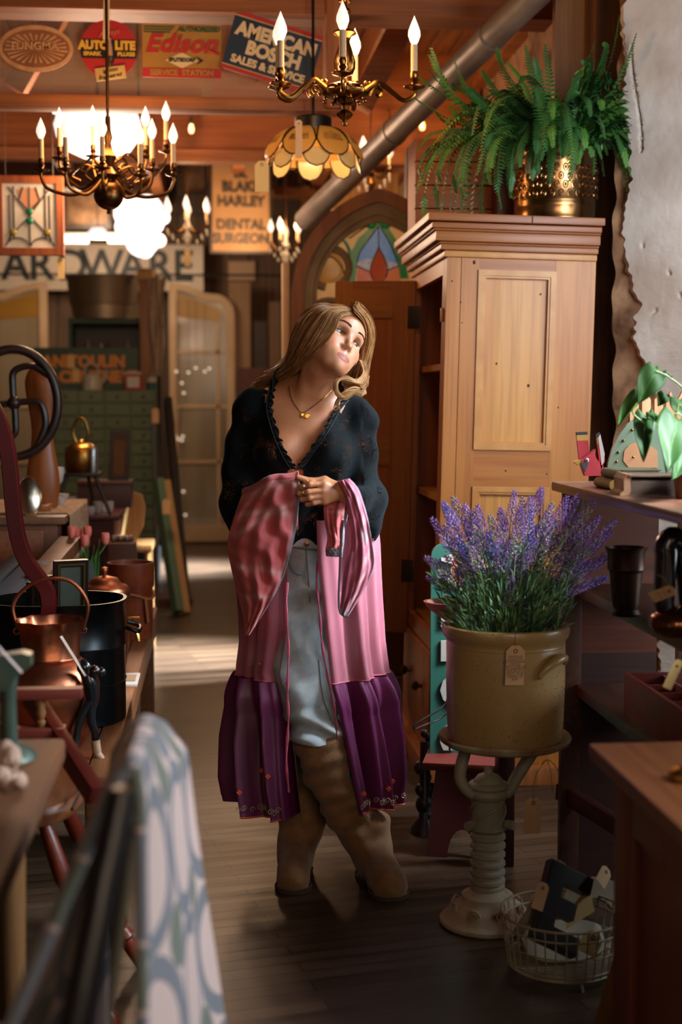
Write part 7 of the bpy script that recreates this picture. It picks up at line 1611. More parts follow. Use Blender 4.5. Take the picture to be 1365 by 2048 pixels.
# tuck the body in where clothes cover it
def vnormals(V, F):
    n = np.cross(V[F[:, 2]] - V[F[:, 0]], V[F[:, 3]] - V[F[:, 1]]); N_ = np.zeros_like(V)
    for k_ in range(4): np.add.at(N_, F[:, k_], n)
    return N_ / np.maximum(np.linalg.norm(N_, axis=1), 1e-12)[:, None]
qv = (V - nv(CAM)) @ np.array(RC); bx_, by_ = 682.5 + FPX * qv[:, 0] / -qv[:, 2], 1024 - FPX * qv[:, 1] / -qv[:, 2]
vcut = np.interp(by_, [742, 815, 875, 935, 960], [535, 528, 545, 575, 570]); vcr = np.interp(by_, [742, 815, 875, 935, 960], [705, 690, 655, 608, 615])
open_ = ((bx_ > vcut) & (bx_ < vcr) & (V[:, 1] < 4.12) & (by_ < 962)) | (by_ < 790) & (bx_ < 770) | ((bx_ > 560) & (bx_ < 705) & (V[:, 1] < 3.93) & (by_ > 945) & (by_ < 1020))
V = V - vnormals(V, F) * np.where(open_, 0, .010)[:, None]
body = np_mesh('body', V, F, skinm, person, tint)
# eyes
def fsurf(x, h):
    m_ = (np.abs(lp_[:, 0] - x) < .0022) & (np.abs(lp_[:, 2] - h) < .0022) & (lp_[:, 1] > -.05); return float(lp_[m_, 1].max()) if m_.any() else 0
bfr = V[(V[:, 1] < 4.11)]; bqx, bqy = bx_[V[:, 1] < 4.11], by_[V[:, 1] < 4.11]
def sksurf(x, y, off=.0015):
    i = np.argsort((bqx - x) ** 2 + (bqy - y) ** 2)[:10]; return w2(x, y, bfr[i, 1].min() - off)
w2 = lambda px, py, Y: Vector(w3(px, py, Y)) - Vector(person.location)
for s_ in (-1, 1):
    c_ = hp_(s_ * .0315, -.0125, 0) - PLo; R = Matrix([[float(q) for q in r] for r in RH])
    e = MB().ball(Vector(c_), .0125, 28).build('eyeball', M('eye_white', '#c9bcb4', rough=.15), person)
    look = nv((.30, 1, -.30)); look /= np.linalg.norm(look); d = RH @ look; d = Vector(d); q = d.to_track_quat('Z', 'Y').to_matrix()
    MB().lathe([(0, .01275), (.0028, .0124)], Vector(c_), 18, q).build('pupil', M('pupil', '#050505', rough=.1), e)
    MB().lathe([(.0026, .01245), (.0058, .01135)], Vector(c_), 24, q).build('iris', M('iris_hazel', '#3d3a24', '#57502e', scale=300, rough=.1), e)
    br = M('brow_hair', '#4a2c1c', rough=.7)
    rr = random.Random(9 + s_); mb = MB()
    for i in range(60):
        q = i / 59; x = s_ * (.013 + .037 * q); h = .0205 + .009 * math.sin(q * 2.2) - .004 * q; f = fsurf(x, h) + .0006
        for k_ in range(2):
            dz = rr.uniform(-.0022, .0022) * (1 - .6 * q); p0_ = hp_(x, f, h + dz) - PLo; p1_ = hp_(x + s_ * .005, fsurf(x + s_ * .005, h + .001) + .0008, h + dz + .0022 * (1 - q)) - PLo
            mb.tube([Vector(p0_), Vector(p1_)], [.0007, .0004], 3)
    mb.build('eyebrow', br, person)
    mb = MB()
    for i in range(16):
        q = i / 15 * 2 - 1; x = s_ * .0315 + q * .0125; fz = .0040 - .0045 * q * q; f0 = .0018 - 25 * (q * .0125) ** 2
        mb.tube([Vector(hp_(x, f0, fz) - PLo), Vector(hp_(x + q * .002, f0 + .004, fz - .0005) - PLo), Vector(hp_(x + q * .003, f0 + .0075, fz + .0015) - PLo)], [.0005, .0004, .0002], 3)
    mb.build('eyelash', M('lash', '#140c0a', rough=.6), person)
# ---------------------------------------------------------------- hair: many tapered locks along guide curves
hm1 = M('hair_honey', '#9a663a', '#744824', scale=40, rough=.58, spec=.18); hm2 = M('hair_light', '#cda273', '#ad8150', scale=40, rough=.56, spec=.18); hm3 = M('hair_brown', '#6d4424', '#85562e', scale=40, rough=.4)  # honey, pale and brown strands mixed at random
w2 = lambda px, py, Y: Vector(w3(px, py, Y)) - Vector(person.location)
rr = random.Random(31)
def lock_set(name, A_, B_, n, r0, mats, jit=.006, seg=22, wav=0.0, flat=.55):
    """locks blended between guide curve A and guide curve B"""
    mbs = [MB() for _ in mats]; cA, cB = crv(A_, seg), crv(B_, seg)
    for i in range(n):
        t = rr.random(); ph = rr.uniform(0, 6.28); j0 = Vector((rr.gauss(0, jit), rr.gauss(0, jit), rr.gauss(0, jit))); j1 = Vector((rr.gauss(0, jit), rr.gauss(0, jit), rr.gauss(0, jit))); pts = []; end = seg - rr.randint(0, 3)
        for k_ in range(end):
            s = k_ / (seg - 1); p = cA[k_].lerp(cB[k_], t) + (j0 * (1 - s) * .5 + j1 * s) * (1.0 if k_ else .3); p = p + Vector((math.sin(s * 9 + ph), math.cos(s * 8 + ph), math.sin(s * 7 + ph))) * wav * s; pts.append(p)
        r = r0 * rr.uniform(.6, 1.3); mbs[rr.choices(range(len(mats)), weights=(5, 3, 3)[:len(mats)])[0]].tube(pts, [r * (min(1, .5 + 3 * q / end)) * (1 - .75 * (q / end) ** 3) for q in range(end)], 5, squash=flat)
    first = None
    for m_, mt in zip(mbs, mats):
        if m_.v: o = m_.build(name if first is None else 'hair_strands', mt, first or person); first = first or o
    return first
hs_ = (hm1, hm3, hm2)
# scalp cap so no skin shows between the locks
cap = SDF(.004); cap.ell(hp_(0, -.090, .034), (.082, .103, .096), RH)
Vc, Fc = cap.mesh(); lc_ = (Vc - EY) @ RH
hairline = lc_[:, 1] < np.interp(lc_[:, 2], [-.06, 0, .04, .08, .13], [-.12, -.078, -.050, -.016, .05])
np_mesh('scalp_hair', Vc, Fc, hm1, person, None, hairline)
pt_ = lambda x, f, h: Vector(hp_(x, f, h) - PLo)
# image-left curtain: part -> over crown/temple -> cheek -> behind shoulder
part0, part1 = pt_(.012, -.010, .098), pt_(.018, -.085, .128)
front = [pt_(.012, .006, .092), w2(684, 630, 3.925), w2(672, 656, 3.917), w2(646, 688, 3.925), w2(604, 730, 3.985), w2(555, 762, 4.10), w2(512, 780, 4.17)]
mid = [pt_(.015, -.035, .124), w2(655, 622, 3.945), w2(624, 656, 3.935), w2(600, 700, 3.96), w2(575, 738, 4.04), w2(545, 756, 4.10), w2(506, 768, 4.16)]
back = [pt_(.018, -.085, .132), w2(640, 612, 4.03), w2(604, 632, 4.04), w2(586, 672, 4.06), w2(576, 714, 4.08), w2(552, 742, 4.12), w2(520, 758, 4.17)]
lock_set('hair_curtain', front, mid, 330, .0016, hs_, .0035); lock_set('hair_side', mid, back, 340, .0017, hs_, .0045); lock_set('hair_back', back, [q + Vector((.02, .05, 0)) for q in back], 150, .0022, (hm1, hm3), .008)
lock_set('loose_strands', [q + Vector((0, -.004, .003)) for q in front], [q + Vector((-.002, -.008, .004)) for q in mid], 46, .0012, (hm2, hm1, hm2), .006, wav=.004)
# image-right side: part -> round the far temple -> down past the cheek to a curl on the shoulder
rA = [pt_(.014, .000, .090), w2(708, 620, 3.955), w2(727, 642, 3.98), w2(734, 672, 4.0), w2(727, 705, 4.0), w2(718, 735, 3.99), w2(712, 762, 3.98)]
rB = [pt_(.016, -.05, .125), w2(713, 607, 4.0), w2(738, 634, 4.02), w2(748, 672, 4.03), w2(742, 710, 4.02), w2(734, 742, 4.0), w2(730, 768, 3.99)]
rC = [pt_(.02, -.10, .12), w2(722, 618, 4.06), w2(736, 660, 4.08), w2(722, 700, 4.08), w2(705, 735, 4.06), w2(695, 755, 4.03), w2(690, 775, 4.02)]
lock_set('hair_far_side', rA, rB, 280, .0016, (hm1, hm2, hm2), .004, wav=.003); lock_set('hair_far_back', rB, rC, 220, .0020, (hm3, hm1, hm2), .008, wav=.004)
curl = [w2(728, 722, 3.99), w2(735, 745, 3.985), w2(727, 768, 3.975), w2(700, 764, 3.965), w2(678, 757, 3.955), w2(671, 772, 3.95), w2(678, 790, 3.95), w2(700, 785, 3.955), w2(725, 790, 3.965), w2(729, 770, 3.975)]
curl2 = [w2(718, 720, 3.985), w2(726, 745, 3.975), w2(712, 760, 3.965), w2(692, 753, 3.95), w2(676, 762, 3.945), w2(674, 782, 3.94), w2(690, 796, 3.945), w2(712, 782, 3.95), w2(728, 784, 3.96), w2(722, 770, 3.97)]
lock_set('hair_curl', curl, curl2, 120, .0013, (hm2, hm1, hm2), .0036, 44, .0015)
tail = [w2(735, 760, 3.985), w2(722, 783, 3.97), w2(700, 784, 3.955), w2(680, 796, 3.95), w2(671, 812, 3.96), w2(674, 825, 3.97)]
lock_set('hair_curl_end', tail, [q + Vector((.006, 0, .012)) for q in tail], 50, .0011, (hm2, hm1, hm2), .004, 24, .003)
bk1 = [w2(590, 700, 4.06), w2(565, 735, 4.09), w2(535, 750, 4.13), w2(508, 764, 4.17)]; lock_set('hair_tail', bk1, [w2(605, 740, 4.05), w2(580, 756, 4.08), w2(548, 772, 4.12), w2(512, 786, 4.15)], 60, .0022, hs_, .005, 16, .003)
# ---------------------------------------------------------------- necklace and rings
gd_ = M('gold', '#d9a550', rough=.22, metal=1)
ch1 = crv([sksurf(*q) for q in ((578, 772), (581, 788), (587, 804), (596, 817), (605, 826), (618, 819), (632, 809), (648, 796), (664, 780))], 60)
nk = MB().tube(ch1, .0011, 5).build('necklace', gd_, person)
p = sksurf(605, 831, .004); MB().box(p, (.0085, .002, .012), None, .0006).build('square_pendant', gd_, nk)
p = sksurf(615, 832, .006); MB().lathe([(0, -.001), (.0075, -.001), (.008, 0), (.0075, .001), (0, .001)], p, 24, rotm(PI / 2, 0, 0)).build('round_pendant', gd_, nk)
MB().tube([p + Vector((.0066 * math.cos(q), -.0018, .0066 * math.sin(q))) for q in np.linspace(0, 2 * PI, 20)[:-1]], .0007, 5, closed=True).build('pendant_rim', gd_, nk)
for (px, py, Y, r, rz_) in ((614, 963, 3.851, .0100, .2), (608, 972, 3.832, .0095, .0), (605, 986, 3.831, .0095, .1)):
    c_ = w2(px, py, Y); MB().tube([c_ + rotm(0, 0, rz_) @ Vector((0, r * math.cos(q), r * math.sin(q))) for q in np.linspace(0, 2 * PI, 24)[:-1]], .0012, 6, closed=True).build('ring', gd_, person)
p = w2(608, 972, 3.8215); MB().ball(p, (.004, .002, .003), 12).build('ring_stone', M('pearl', '#cfc8c0', rough=.15), person)
# ---------------------------------------------------------------- clothes
RCn = np.array(RC); 
def proj(V):
    q = (V - nv(CAM)) @ RCn; return 682.5 + FPX * q[:, 0] / -q[:, 2], 1024 - FPX * q[:, 1] / -q[:, 2]
def in_poly(x, y, P):
    r = np.zeros(len(x), bool); n = len(P)
    for i in range(n):
        x1, y1 = P[i]; x2, y2 = P[(i + 1) % n]
        c = ((y1 > y) != (y2 > y)) & (x < (x2 - x1) * (y - y1) / ((y2 - y1) + 1e-12) + x1); r ^= c
    return r
g = SDF(.0045)
g.ell(w3(605, 1060, 4.12), (.140, .104, .16), k=.06); g.ell(w3(600, 940, 4.10), (.158, .112, .15), k=.06); g.ell(w3(603, 855, 4.09), (.163, .100, .10), k=.06)
g.cap(SR, NB + nv((0, .0, -.002)), .055, .058, .04); g.cap(SLf, NB + nv((0, .0, -.002)), .055, .058, .04)
for s_, px in ((-1, 560), (1, 650)): g.ell(w3(px, 905, 4.025), (.062, .056, .064), k=.04)
g.cap(SR, w3(478, 990, 4.12), .046, .050, .04); g.ell(w3(487, 940, 4.12), (.046, .056, .10), k=.04); g.ell(w3(482, 1020, 4.10), (.036, .054, .105), k=.04); g.cap(ELr, w3(520, 1006, 4.03), .046, .038, .04)
g.cap(SLf, w3(734, 1000, 4.09), .042, .044, .04); g.ell(w3(718, 950, 4.08), (.044, .056, .10), k=.04); g.ell(w3(728, 1025, 4.06), (.038, .054, .085), k=.04); g.cap(w3(734, 1008, 4.07), w3(714, 996, 3.935), .048, .038, .03)
g.ell(w3(722, 1062, 4.05), (.036, .05, .05), k=.04)
def gdisp(p):
    x, y, z = p[:, 0] - PLo[0], p[:, 1], p[:, 2]
    return .0045 * np.sin(42 * x + 9 * z + 2 * np.sin(9 * z)) + .0035 * np.sin(75 * x - 26 * z + 14 * y) + .0030 * np.sin(60 * z + 35 * x) * (np.abs(x) > .12)
g.disp = gdisp
V, F = g.mesh(); px, py = proj(V)
VN = [(548, 742), (546, 775), (541, 795), (540, 815), (546, 845), (556, 875), (568, 903), (580, 925), (589, 934), (580, 940), (577, 950), (590, 958), (606, 950), (604, 941), (595, 935), (607, 922), (622, 900), (640, 874), (652, 855), (662, 838), (676, 815), (690, 792), (694, 742)]
front = V[:, 1] < 4.10
hole = front & in_poly(px, py, VN); zh = W(0, 1112, 4.05).z + .006 * np.sin(V[:, 0] * 160); zs_ = W(0, 1083, 4.08).z + .006 * np.sin(V[:, 0] * 190)
inx = np.abs(V[:, 0] - W(612, 0, 4.1).x) < .165
hole |= (V[:, 2] < np.where(inx, zh, zs_)) | (V[:, 2] > W(0, 752, 4.1).z + .0)
nb_ = np.linalg.norm((V - NB)[:, :2], axis=1) < .060; hole |= nb_ & (V[:, 2] > W(0, 800, 4.1).z)
lacem = bpy.data.materials.new('black_lace'); lacem.use_nodes = True; N = lacem.node_tree.nodes; L = lacem.node_tree.links; bs = N['Principled BSDF']
bs.inputs['Base Color'].default_value = lin('#0e1113'); bs.inputs['Roughness'].default_value = .95; bs.inputs['Specular IOR Level'].default_value = .1; bs.inputs['Sheen Weight'].default_value = .08; bs.inputs['Sheen Tint'].default_value = lin('#6a8a98')
tc = N.new('ShaderNodeTexCoord')
v1 = N.new('ShaderNodeTexVoronoi'); v1.inputs['Scale'].default_value = 230; L.new(tc.outputs['Object'], v1.inputs['Vector'])
h1 = N.new('ShaderNodeMath'); h1.operation = 'LESS_THAN'; L.new(v1.outputs['Distance'], h1.inputs[0]); v1.inputs['Randomness'].default_value = .45
n1 = N.new('ShaderNodeTexNoise'); n1.inputs['Scale'].default_value = 17; n1.inputs['Detail'].default_value = 3; L.new(tc.outputs['Object'], n1.inputs['Vector'])
h2 = N.new('ShaderNodeMapRange'); h2.inputs['From Min'].default_value = .42; h2.inputs['From Max'].default_value = .62; h2.inputs['To Max'].default_value = .44; L.new(n1.outputs['Fac'], h2.inputs[0]); L.new(h2.outputs[0], h1.inputs[1])
mm = h1
sb = N.new('ShaderNodeMath'); sb.operation = 'SUBTRACT'; sb.inputs[0].default_value = 1; L.new(mm.outputs[0], sb.inputs[1]); L.new(sb.outputs[0], bs.inputs['Alpha'])
bp = N.new('ShaderNodeBump'); bp.inputs['Strength'].default_value = .35; bp.inputs['Distance'].default_value = .001; L.new(v1.outputs['Distance'], bp.inputs['Height']); L.new(bp.outputs[0], bs.inputs['Normal'])
top_ = np_mesh('lace_top', V, F, lacem, person, None, ~hole)
top_['label'] = 'black lace top with open neckline and wide sleeves'
Ff = V[(V[:, 1] < 4.13) & ~hole]; fpx, fpy = proj(Ff)
def surf(x, y, off=.004):
    i = np.argsort((fpx - x) ** 2 + (fpy - y) ** 2)[:12]; Y = Ff[i, 1].min() - off; return w2(x, y, Y)
blkl = M('black_lace_trim', '#0b0d0f', '#15191c', scale=90, rough=.8)
mb = MB(); rr = random.Random(8)
for edge in ([(550, 757), (545, 780), (541, 798), (540, 818), (546, 846), (556, 876), (568, 904), (580, 926), (588, 936)], [(692, 800), (676, 817), (664, 838), (653, 857), (641, 876), (623, 902), (608, 923), (597, 935)]):
    c_ = crv([surf(*q) for q in edge], 90)
    for i in range(0, 88, 2):
        p, q = c_[i], c_[i + 2 if i + 2 < 90 else 89]; m_ = (p + q) / 2; sg = 1 if edge[0][0] < 600 else -1
        o_ = Vector((sg * rr.uniform(.003, .0075), rr.uniform(-.008, -.002), rr.uniform(-.004, .004)))
        mb.tube([p, m_ + o_ * .8, q], [.0016, .0012, .0016], 4); mb.tube([p - Vector((sg * .006, 0, 0)), m_ + o_, q + o_ * .3], .0011, 4)
        mb.tube([p - o_ * .9, p + Vector((0, -.005, 0)), q - o_ * 1.5], .0014, 4)
    mb.tube(c_, .0030, 6); mb.tube([p - Vector((.009 * (1 if edge[0][0] < 600 else -1), .001, 0)) for p in c_], .0022, 5)
mb.build('neckline_trim', blkl, top_)
for edge in ([(549, 757), (544, 780), (540, 798), (539, 818), (545, 846), (555, 876), (567, 904), (580, 926), (588, 938)], [(694, 800), (678, 817), (666, 838), (655, 857), (643, 876), (625, 902), (610, 923), (599, 937)]):
    c_ = crv([surf(*q) for q in edge], 160); sg = 1 if edge[0][0] < 600 else -1
    def rib(u, v, c_=c_, sg=sg):
        i = int(round(v * 159)); sc_ = abs(math.sin(v * 36)); wv_ = .010 + .008 * sc_
        return c_[i] + Vector((sg * (-.006 + wv_ * u), -.004 * u - .005 * math.sin(v * 72) * u, .003 * math.sin(v * 50) * u))
    MB().grid(rib, 7, 160).build('lace_ruffle', lacem, top_, thick=.001)
col_ = [w2(545, 772, 4.05), w2(552, 752, 4.08), w2(580, 742, 4.13), w2(618, 745, 4.165), w2(655, 748, 4.15), w2(675, 760, 4.09), w2(690, 790, 4.05)]
cc = crv(col_, 60); mb = MB(); mb.grid(lambda u, v: cc[min(59, int(u * 59))] + Vector((0, .004 * math.sin(u * 80), (v - .55) * .040)), 60, 5).build('collar', blkl, top_, thick=.002)
# lacing at the breast
for a, b_ in (((585, 932), (597, 941)), ((596, 930), (585, 941))): MB().tube([surf(*a, .002), surf(*b_, .002)], .0009, 5).build('lacing', gd_, top_)
# jeans
j = SDF(.0042)
j.ell(w3(617, 1160, 4.12), (.168, .122, .125), k=.06); j.ell(w3(612, 1085, 4.12), (.135, .100, .07), k=.05)
hR, kR, bR = w3(578, 1190, 4.09), w3(607, 1375, 4.00), w3(634, 1475, 3.985)
hL, kL, bL = w3(662, 1195, 4.12), w3(650, 1390, 4.14), w3(628, 1500, 4.19)
j.cap(hR, kR, .092, .070, .04); j.cap(kR, bR, .070, .074, .03); j.cap(hL, kL, .098, .078, .03); j.cap(kL, bL, .078, .066, .03)
j.ell(w3(636, 1472, 3.98), (.077, .072, .028), k=.02)
def jd(p):
    x, y, z = p[:, 0] - PLo[0], p[:, 1], p[:, 2]; zb = W(0, 1440, 4).z; low = np.clip((zb - z) / .08 + .6, 0, 1)
    hip = np.exp(-((z - W(0, 1195, 4).z) / .05) ** 2)
    return -.0095 * np.sin(95 * z + 16 * x + 1.5 * np.sin(30 * x)) * low + .0045 * np.sin(48 * x + 20 * z + 2 * np.sin(9 * z)) + .0045 * np.sin(34 * z - 44 * x + 2) - .007 * hip * np.sin(60 * (z + .35 * np.abs(x + .03)))
j.disp = jd
V, F = j.mesh(); px, py = proj(V)
top_cut = V[:, 2] > W(0, 1066, 4.05).z
jean = M('pale_denim', '#8e9aa0', '#a9afad', scale=30, rough=.85, bump=.35, bscale=900, lo=.35, hi=.65)
bot = (V[:, 2] < W(0, 1492, 3.98).z)
jo = np_mesh('jeans', V, F, jean, person, None, ~(top_cut | bot)); jo['label'] = 'pale blue loose jeans tucked into boots'
jst = M('denim_seam', '#6d7a80', rough=.85)
def jsurf(x, y, off=.001):
    m_ = V[:, 1] < 4.16; i = np.argsort((px[m_] - x) ** 2 + (py[m_] - y) ** 2)[:10]; return w2(x, y, V[m_][i, 1].min() - off)
MB().tube(crv([jsurf(*q) for q in ((612, 1095), (615, 1130), (618, 1165), (621, 1205))], 24), .0026, 6).build('fly_seam', jst, jo)
MB().tube(crv([jsurf(*q) for q in ((638, 1320), (642, 1360), (648, 1400), (660, 1432), (668, 1450))], 24), .002, 6).build('side_seam', jst, jo)
MB().tube(crv([jsurf(x, y, .003) for x, y in ((575, 1091), (590, 1094), (612, 1097), (632, 1098), (650, 1099))], 24), .006, 8, squash=.5).build('waistband', jst, jo)
MB().lathe([(0, -.002), (.008, -.002), (.008, .002), (0, .003)], jsurf(614, 1088, .008), 18, rotm(PI / 2, 0, 0)).build('button', M('copper_button', '#7a4a34', rough=.35, metal=1), jo)
MB().tube(crv([jsurf(x, y, .002) for x, y in ((577, 1104), (580, 1128), (590, 1146), (604, 1150))], 16), .0022, 6).build('pocket_seam', jst, jo)
# boots
def boot(name, lab, pts, rs, foot, seed, heel):
    q = SDF(.004); q.chain([w3(*p) for p in pts], rs, .03)
    for a, c, ra, rc in foot: q.cap(a, c, ra, rc, .03)
    def bd(p):
        z = p[:, 2]; x = p[:, 0] - PLo[0]; k_ = np.clip((z - .10) / .1, 0, 1)
        return -.0055 * k_ * np.sin(52 * z + 22 * x + 2 * np.sin(20 * x + 15 * p[:, 1] + seed)) - .003 * k_ * np.sin(120 * z - 40 * x + seed)
    q.disp = bd; V, F = q.mesh(); V[:, 2] = np.where(V[:, 2] < .012, .012, V[:, 2])
    su = M('tan_suede', '#8a6440', '#735032', scale=22, rough=.9, bump=.3, bscale=240, sheen=.3)
    o = np_mesh(name, V, F, su, person, None, V[:, 2] < W(0, pts[0][1] - 8, pts[0][2]).z); o['label'] = lab
    # sole traced under the foot
    low = V[V[:, 2] < .03]; c = low.mean(0); ang = np.arctan2(low[:, 1] - c[1], low[:, 0] - c[0]); R_ = np.hypot(low[:, 1] - c[1], low[:, 0] - c[0]); out = []
    for i in range(36):
        a = -PI + 2 * PI * (i + .5) / 36; m_ = np.abs((ang - a + PI) % (2 * PI) - PI) < .14
        r_ = R_[m_].max() + .0005 if m_.any() else .03; r_ -= .011; out.append((c[0] + r_ * math.cos(a) - PLo[0], c[1] + r_ * math.sin(a) - PLo[1]))
    MB().prism(out, .0, .012, lambda u, v, d: (u, v, d)).build('sole', M('dark_sole', '#3d2a1c', rough=.7), o)
    MB().tube([(u, v, .014) for u, v in out], .0022, 5, closed=True).build('welt', M('welt_tan', '#6b4a2e', rough=.8), o)
zf0 = lambda px, Y, z: nv((W(px, 1700, Y).x, Y, z))
boot('boot', 'slouchy tan suede boot stepping forward to the right', [(640, 1482, 3.985), (652, 1530, 3.985), (674, 1588, 3.99), (694, 1628, 4.0), (718, 1672, 4.02), (742, 1715, 4.03), (752, 1740, 4.02)], [.074, .067, .056, .052, .047, .044, .046],
     [(zf0(746, 4.03, .09), zf0(780, 3.87, .036), .050, .038), (zf0(748, 4.05, .045), zf0(778, 3.87, .034), .040, .042), (zf0(745, 4.04, .15), zf0(752, 4.06, .05), .052, .042), (zf0(770, 3.93, .03), zf0(785, 3.862, .030), .044, .034)], 1, None)
boot('boot', 'slouchy tan suede boot planted behind in shade', [(625, 1490, 4.20), (612, 1560, 4.16), (606, 1630, 4.13), (602, 1660, 4.12), (592, 1710, 4.10), (590, 1745, 4.09)], [.062, .058, .060, .058, .044, .042],
     [(zf0(590, 4.09, .09), zf0(588, 3.95, .036), .046, .038), (zf0(590, 4.10, .04), zf0(586, 3.945, .034), .040, .042)], 4, None)
# robe: skirt wraps round the back, open in front
def lerp_tab(tab, x):
    for (a, va), (b_, vb) in zip(tab, tab[1:]):
        if x <= b_: q = (x - a) / (b_ - a); q = max(0, min(1, q)); return va + (vb - va) * q
    return tab[-1][1]
Lout = [(1040, 468), (1090, 458), (1180, 470), (1300, 480), (1362, 474), (1372, 470), (1420, 462), (1500, 455), (1580, 452), (1650, 464)]
Rout = [(1040, 752), (1100, 758), (1200, 762), (1300, 768), (1362, 776), (1372, 780), (1420, 794), (1500, 800), (1580, 802), (1650, 795)]
Lfr = [(1040, 588), (1120, 574), (1250, 576), (1350, 560), (1400, 578), (1500, 588), (1650, 606)]
Rfr = [(1040, 634), (1120, 636), (1250, 650), (1370, 664), (1450, 684), (1550, 706), (1650, 728)]
def robe(u, y, seam, wide):
    # u 0..1 from right front edge round the back to the left front edge
    Y0 = 4.13; xl, xr = W(lerp_tab(Lout, y), y, Y0).x, W(lerp_tab(Rout, y), y, Y0).x; xc, hw = (xl + xr) / 2, (xr - xl) / 2
    hd = .20 + .03 * max(0, (y - 1370) / 270)
    fr, fl = W(lerp_tab(Rfr, y), y, Y0 - hd).x, W(lerp_tab(Lfr, y), y, Y0 - hd).x
    pr_ = -math.acos(max(-.95, min(.95, (fr - xc) / hw))); pl_ = -2 * PI + math.acos(max(-.95, min(.95, (fl - xc) / hw))) * -1 + 0
    pl_ = -math.acos(max(-.95, min(.95, (fl - xc) / hw)))
    ph = pr_ + (2 * PI + pl_ - pr_) * u
    k_ = max(0, (y - 1365) / 280); up_ = max(0, 1 - (y - 1040) / 330)
    s = u * 2 * PI
    am = (.010 + .006 * (1 - up_)) if y <= 1366 else (.016 + .030 * min(1, k_ * 2.2))
    fo = am * (math.sin(s * 11 + .8 * math.sin(3 * s) + (y - 1040) * .0012) + .45 * math.sin(s * 23 + 1.3)) if y <= 1366 else am * (math.sin(s * 13 + .8 * math.sin(3 * s) + .3) + .4 * math.sin(s * 31 + 1.0 + k_))
    r = 1 + (fo - am * (.75 if y > 1366 else .9)) / hw * (.85) + (.03 * math.sin(PI * min(1, k_ * 4)) if y > 1366 else 0)
    p = W(620, y, Y0); hem = .010 * math.sin(s * 4 + 1) * (k_ > .9)
    return (xc + hw * r * math.cos(ph) - PLo[0], Y0 + hd * r * math.sin(ph) - PLo[1], W(0, y, Y0 - .1).z + hem)
sheer = M('sheer_pink', '#ac5e6e', '#9a4e5e', scale=5, stretch=(1, 1, .3), rough=.6, alpha=.90, sheen=.4, lo=.35, hi=.65)
purp = M('purple_silk', '#64184c', '#500f3c', scale=7, stretch=(1, 1, .4), rough=.45, sheen=.1, lo=.35, hi=.65)
ro = MB().grid(lambda u, v: robe(u, 1040 + 326 * v, 0, 0), 420, 40).build('robe', sheer, person); ro['label'] = 'sheer pink open robe'
rf = MB().grid(lambda u, v: robe(u, 1367 + 268 * v, 0, 0), 520, 44).build('robe_ruffle', purp, ro); rf['label'] = 'deep purple silk ruffle'
MB().tube([Vector(robe(u, 1366, 0, 0)) for u in np.linspace(0, 1, 420)], .0026, 5).build('seam_cord', M('seam_rose', '#a8485c', rough=.7), ro)
# embroidered hem
silver = M('silver_thread', '#9a8468', '#c9b8a0', scale=200, rough=.45, metal=.4); orf = M('coral_thread', '#d0502e', rough=.7)
mb = MB(); mo_ = MB()
for rng in ((.004, .20), (.815, .955)):
    n_ = int((rng[1] - rng[0]) * 190)
    for i in range(n_):
        u = rng[0] + (rng[1] - rng[0]) * i / n_; c_ = Vector(robe(u, 1618, 0, 0)); c2 = Vector(robe(u + .002, 1618, 0, 0)); tx = (c2 - c_).normalized(); out = tx.cross(Vector((0, 0, 1))).normalized(); out = out if out.y < 0 else -out
        c_ += out * .004
        pts = []
        for k_ in range(14): th = k_ * .62; r = .009 * (1 - k_ / 16); pts.append(c_ + tx * r * math.cos(th) + Vector((0, 0, r * math.sin(th) * 1.1)) + Vector((0, 0, .006 * (i % 2))))
        mb.tube(pts, .0011, 4)
    MB().tube([Vector(robe(u, 1633, 0, 0)) for u in np.linspace(rng[0], rng[1], 80)], .0024, 5).build('hem_cord', orf, rf)
    for i in range(6):
        u = rng[0] + (rng[1] - rng[0]) * (i + .5) / 6; c_ = Vector(robe(u, 1588 - 40 * (i % 2), 0, 0)) + Vector((0, -.005, 0))
        fl_ = MB()
        for q in range(4): a = q * PI / 2; fl_.ball(c_ + Vector((.0042 * math.cos(a), 0, .0042 * math.sin(a))), (.0038, .0012, .0038), 8)
        fl_.build('coral_flower', orf, rf)
mb.build('hem_scrolls', silver, rf)
# tie cords
tie = M('tie_cord', '#a8455c', '#963a50', scale=60, rough=.7)
for pts in (((575, 1165, 3.93), (573, 1220, 3.90), (577, 1300, 3.90), (575, 1380, 3.90), (577, 1440, 3.90), (573, 1520, 3.9), (578, 1585, 3.9)), ((637, 1122, 3.97), (634, 1170, 3.94), (640, 1230, 3.92), (645, 1290, 3.90), (655, 1345, 3.89), (666, 1400, 3.885), (672, 1440, 3.885), (675, 1480, 3.89))):
    MB().tube(crv([w2(*p) for p in pts], 50), [.0034 + .0012 * math.sin(i * .9) for i in range(50)], 7, squash=.6).build('tie_cord', tie, ro)
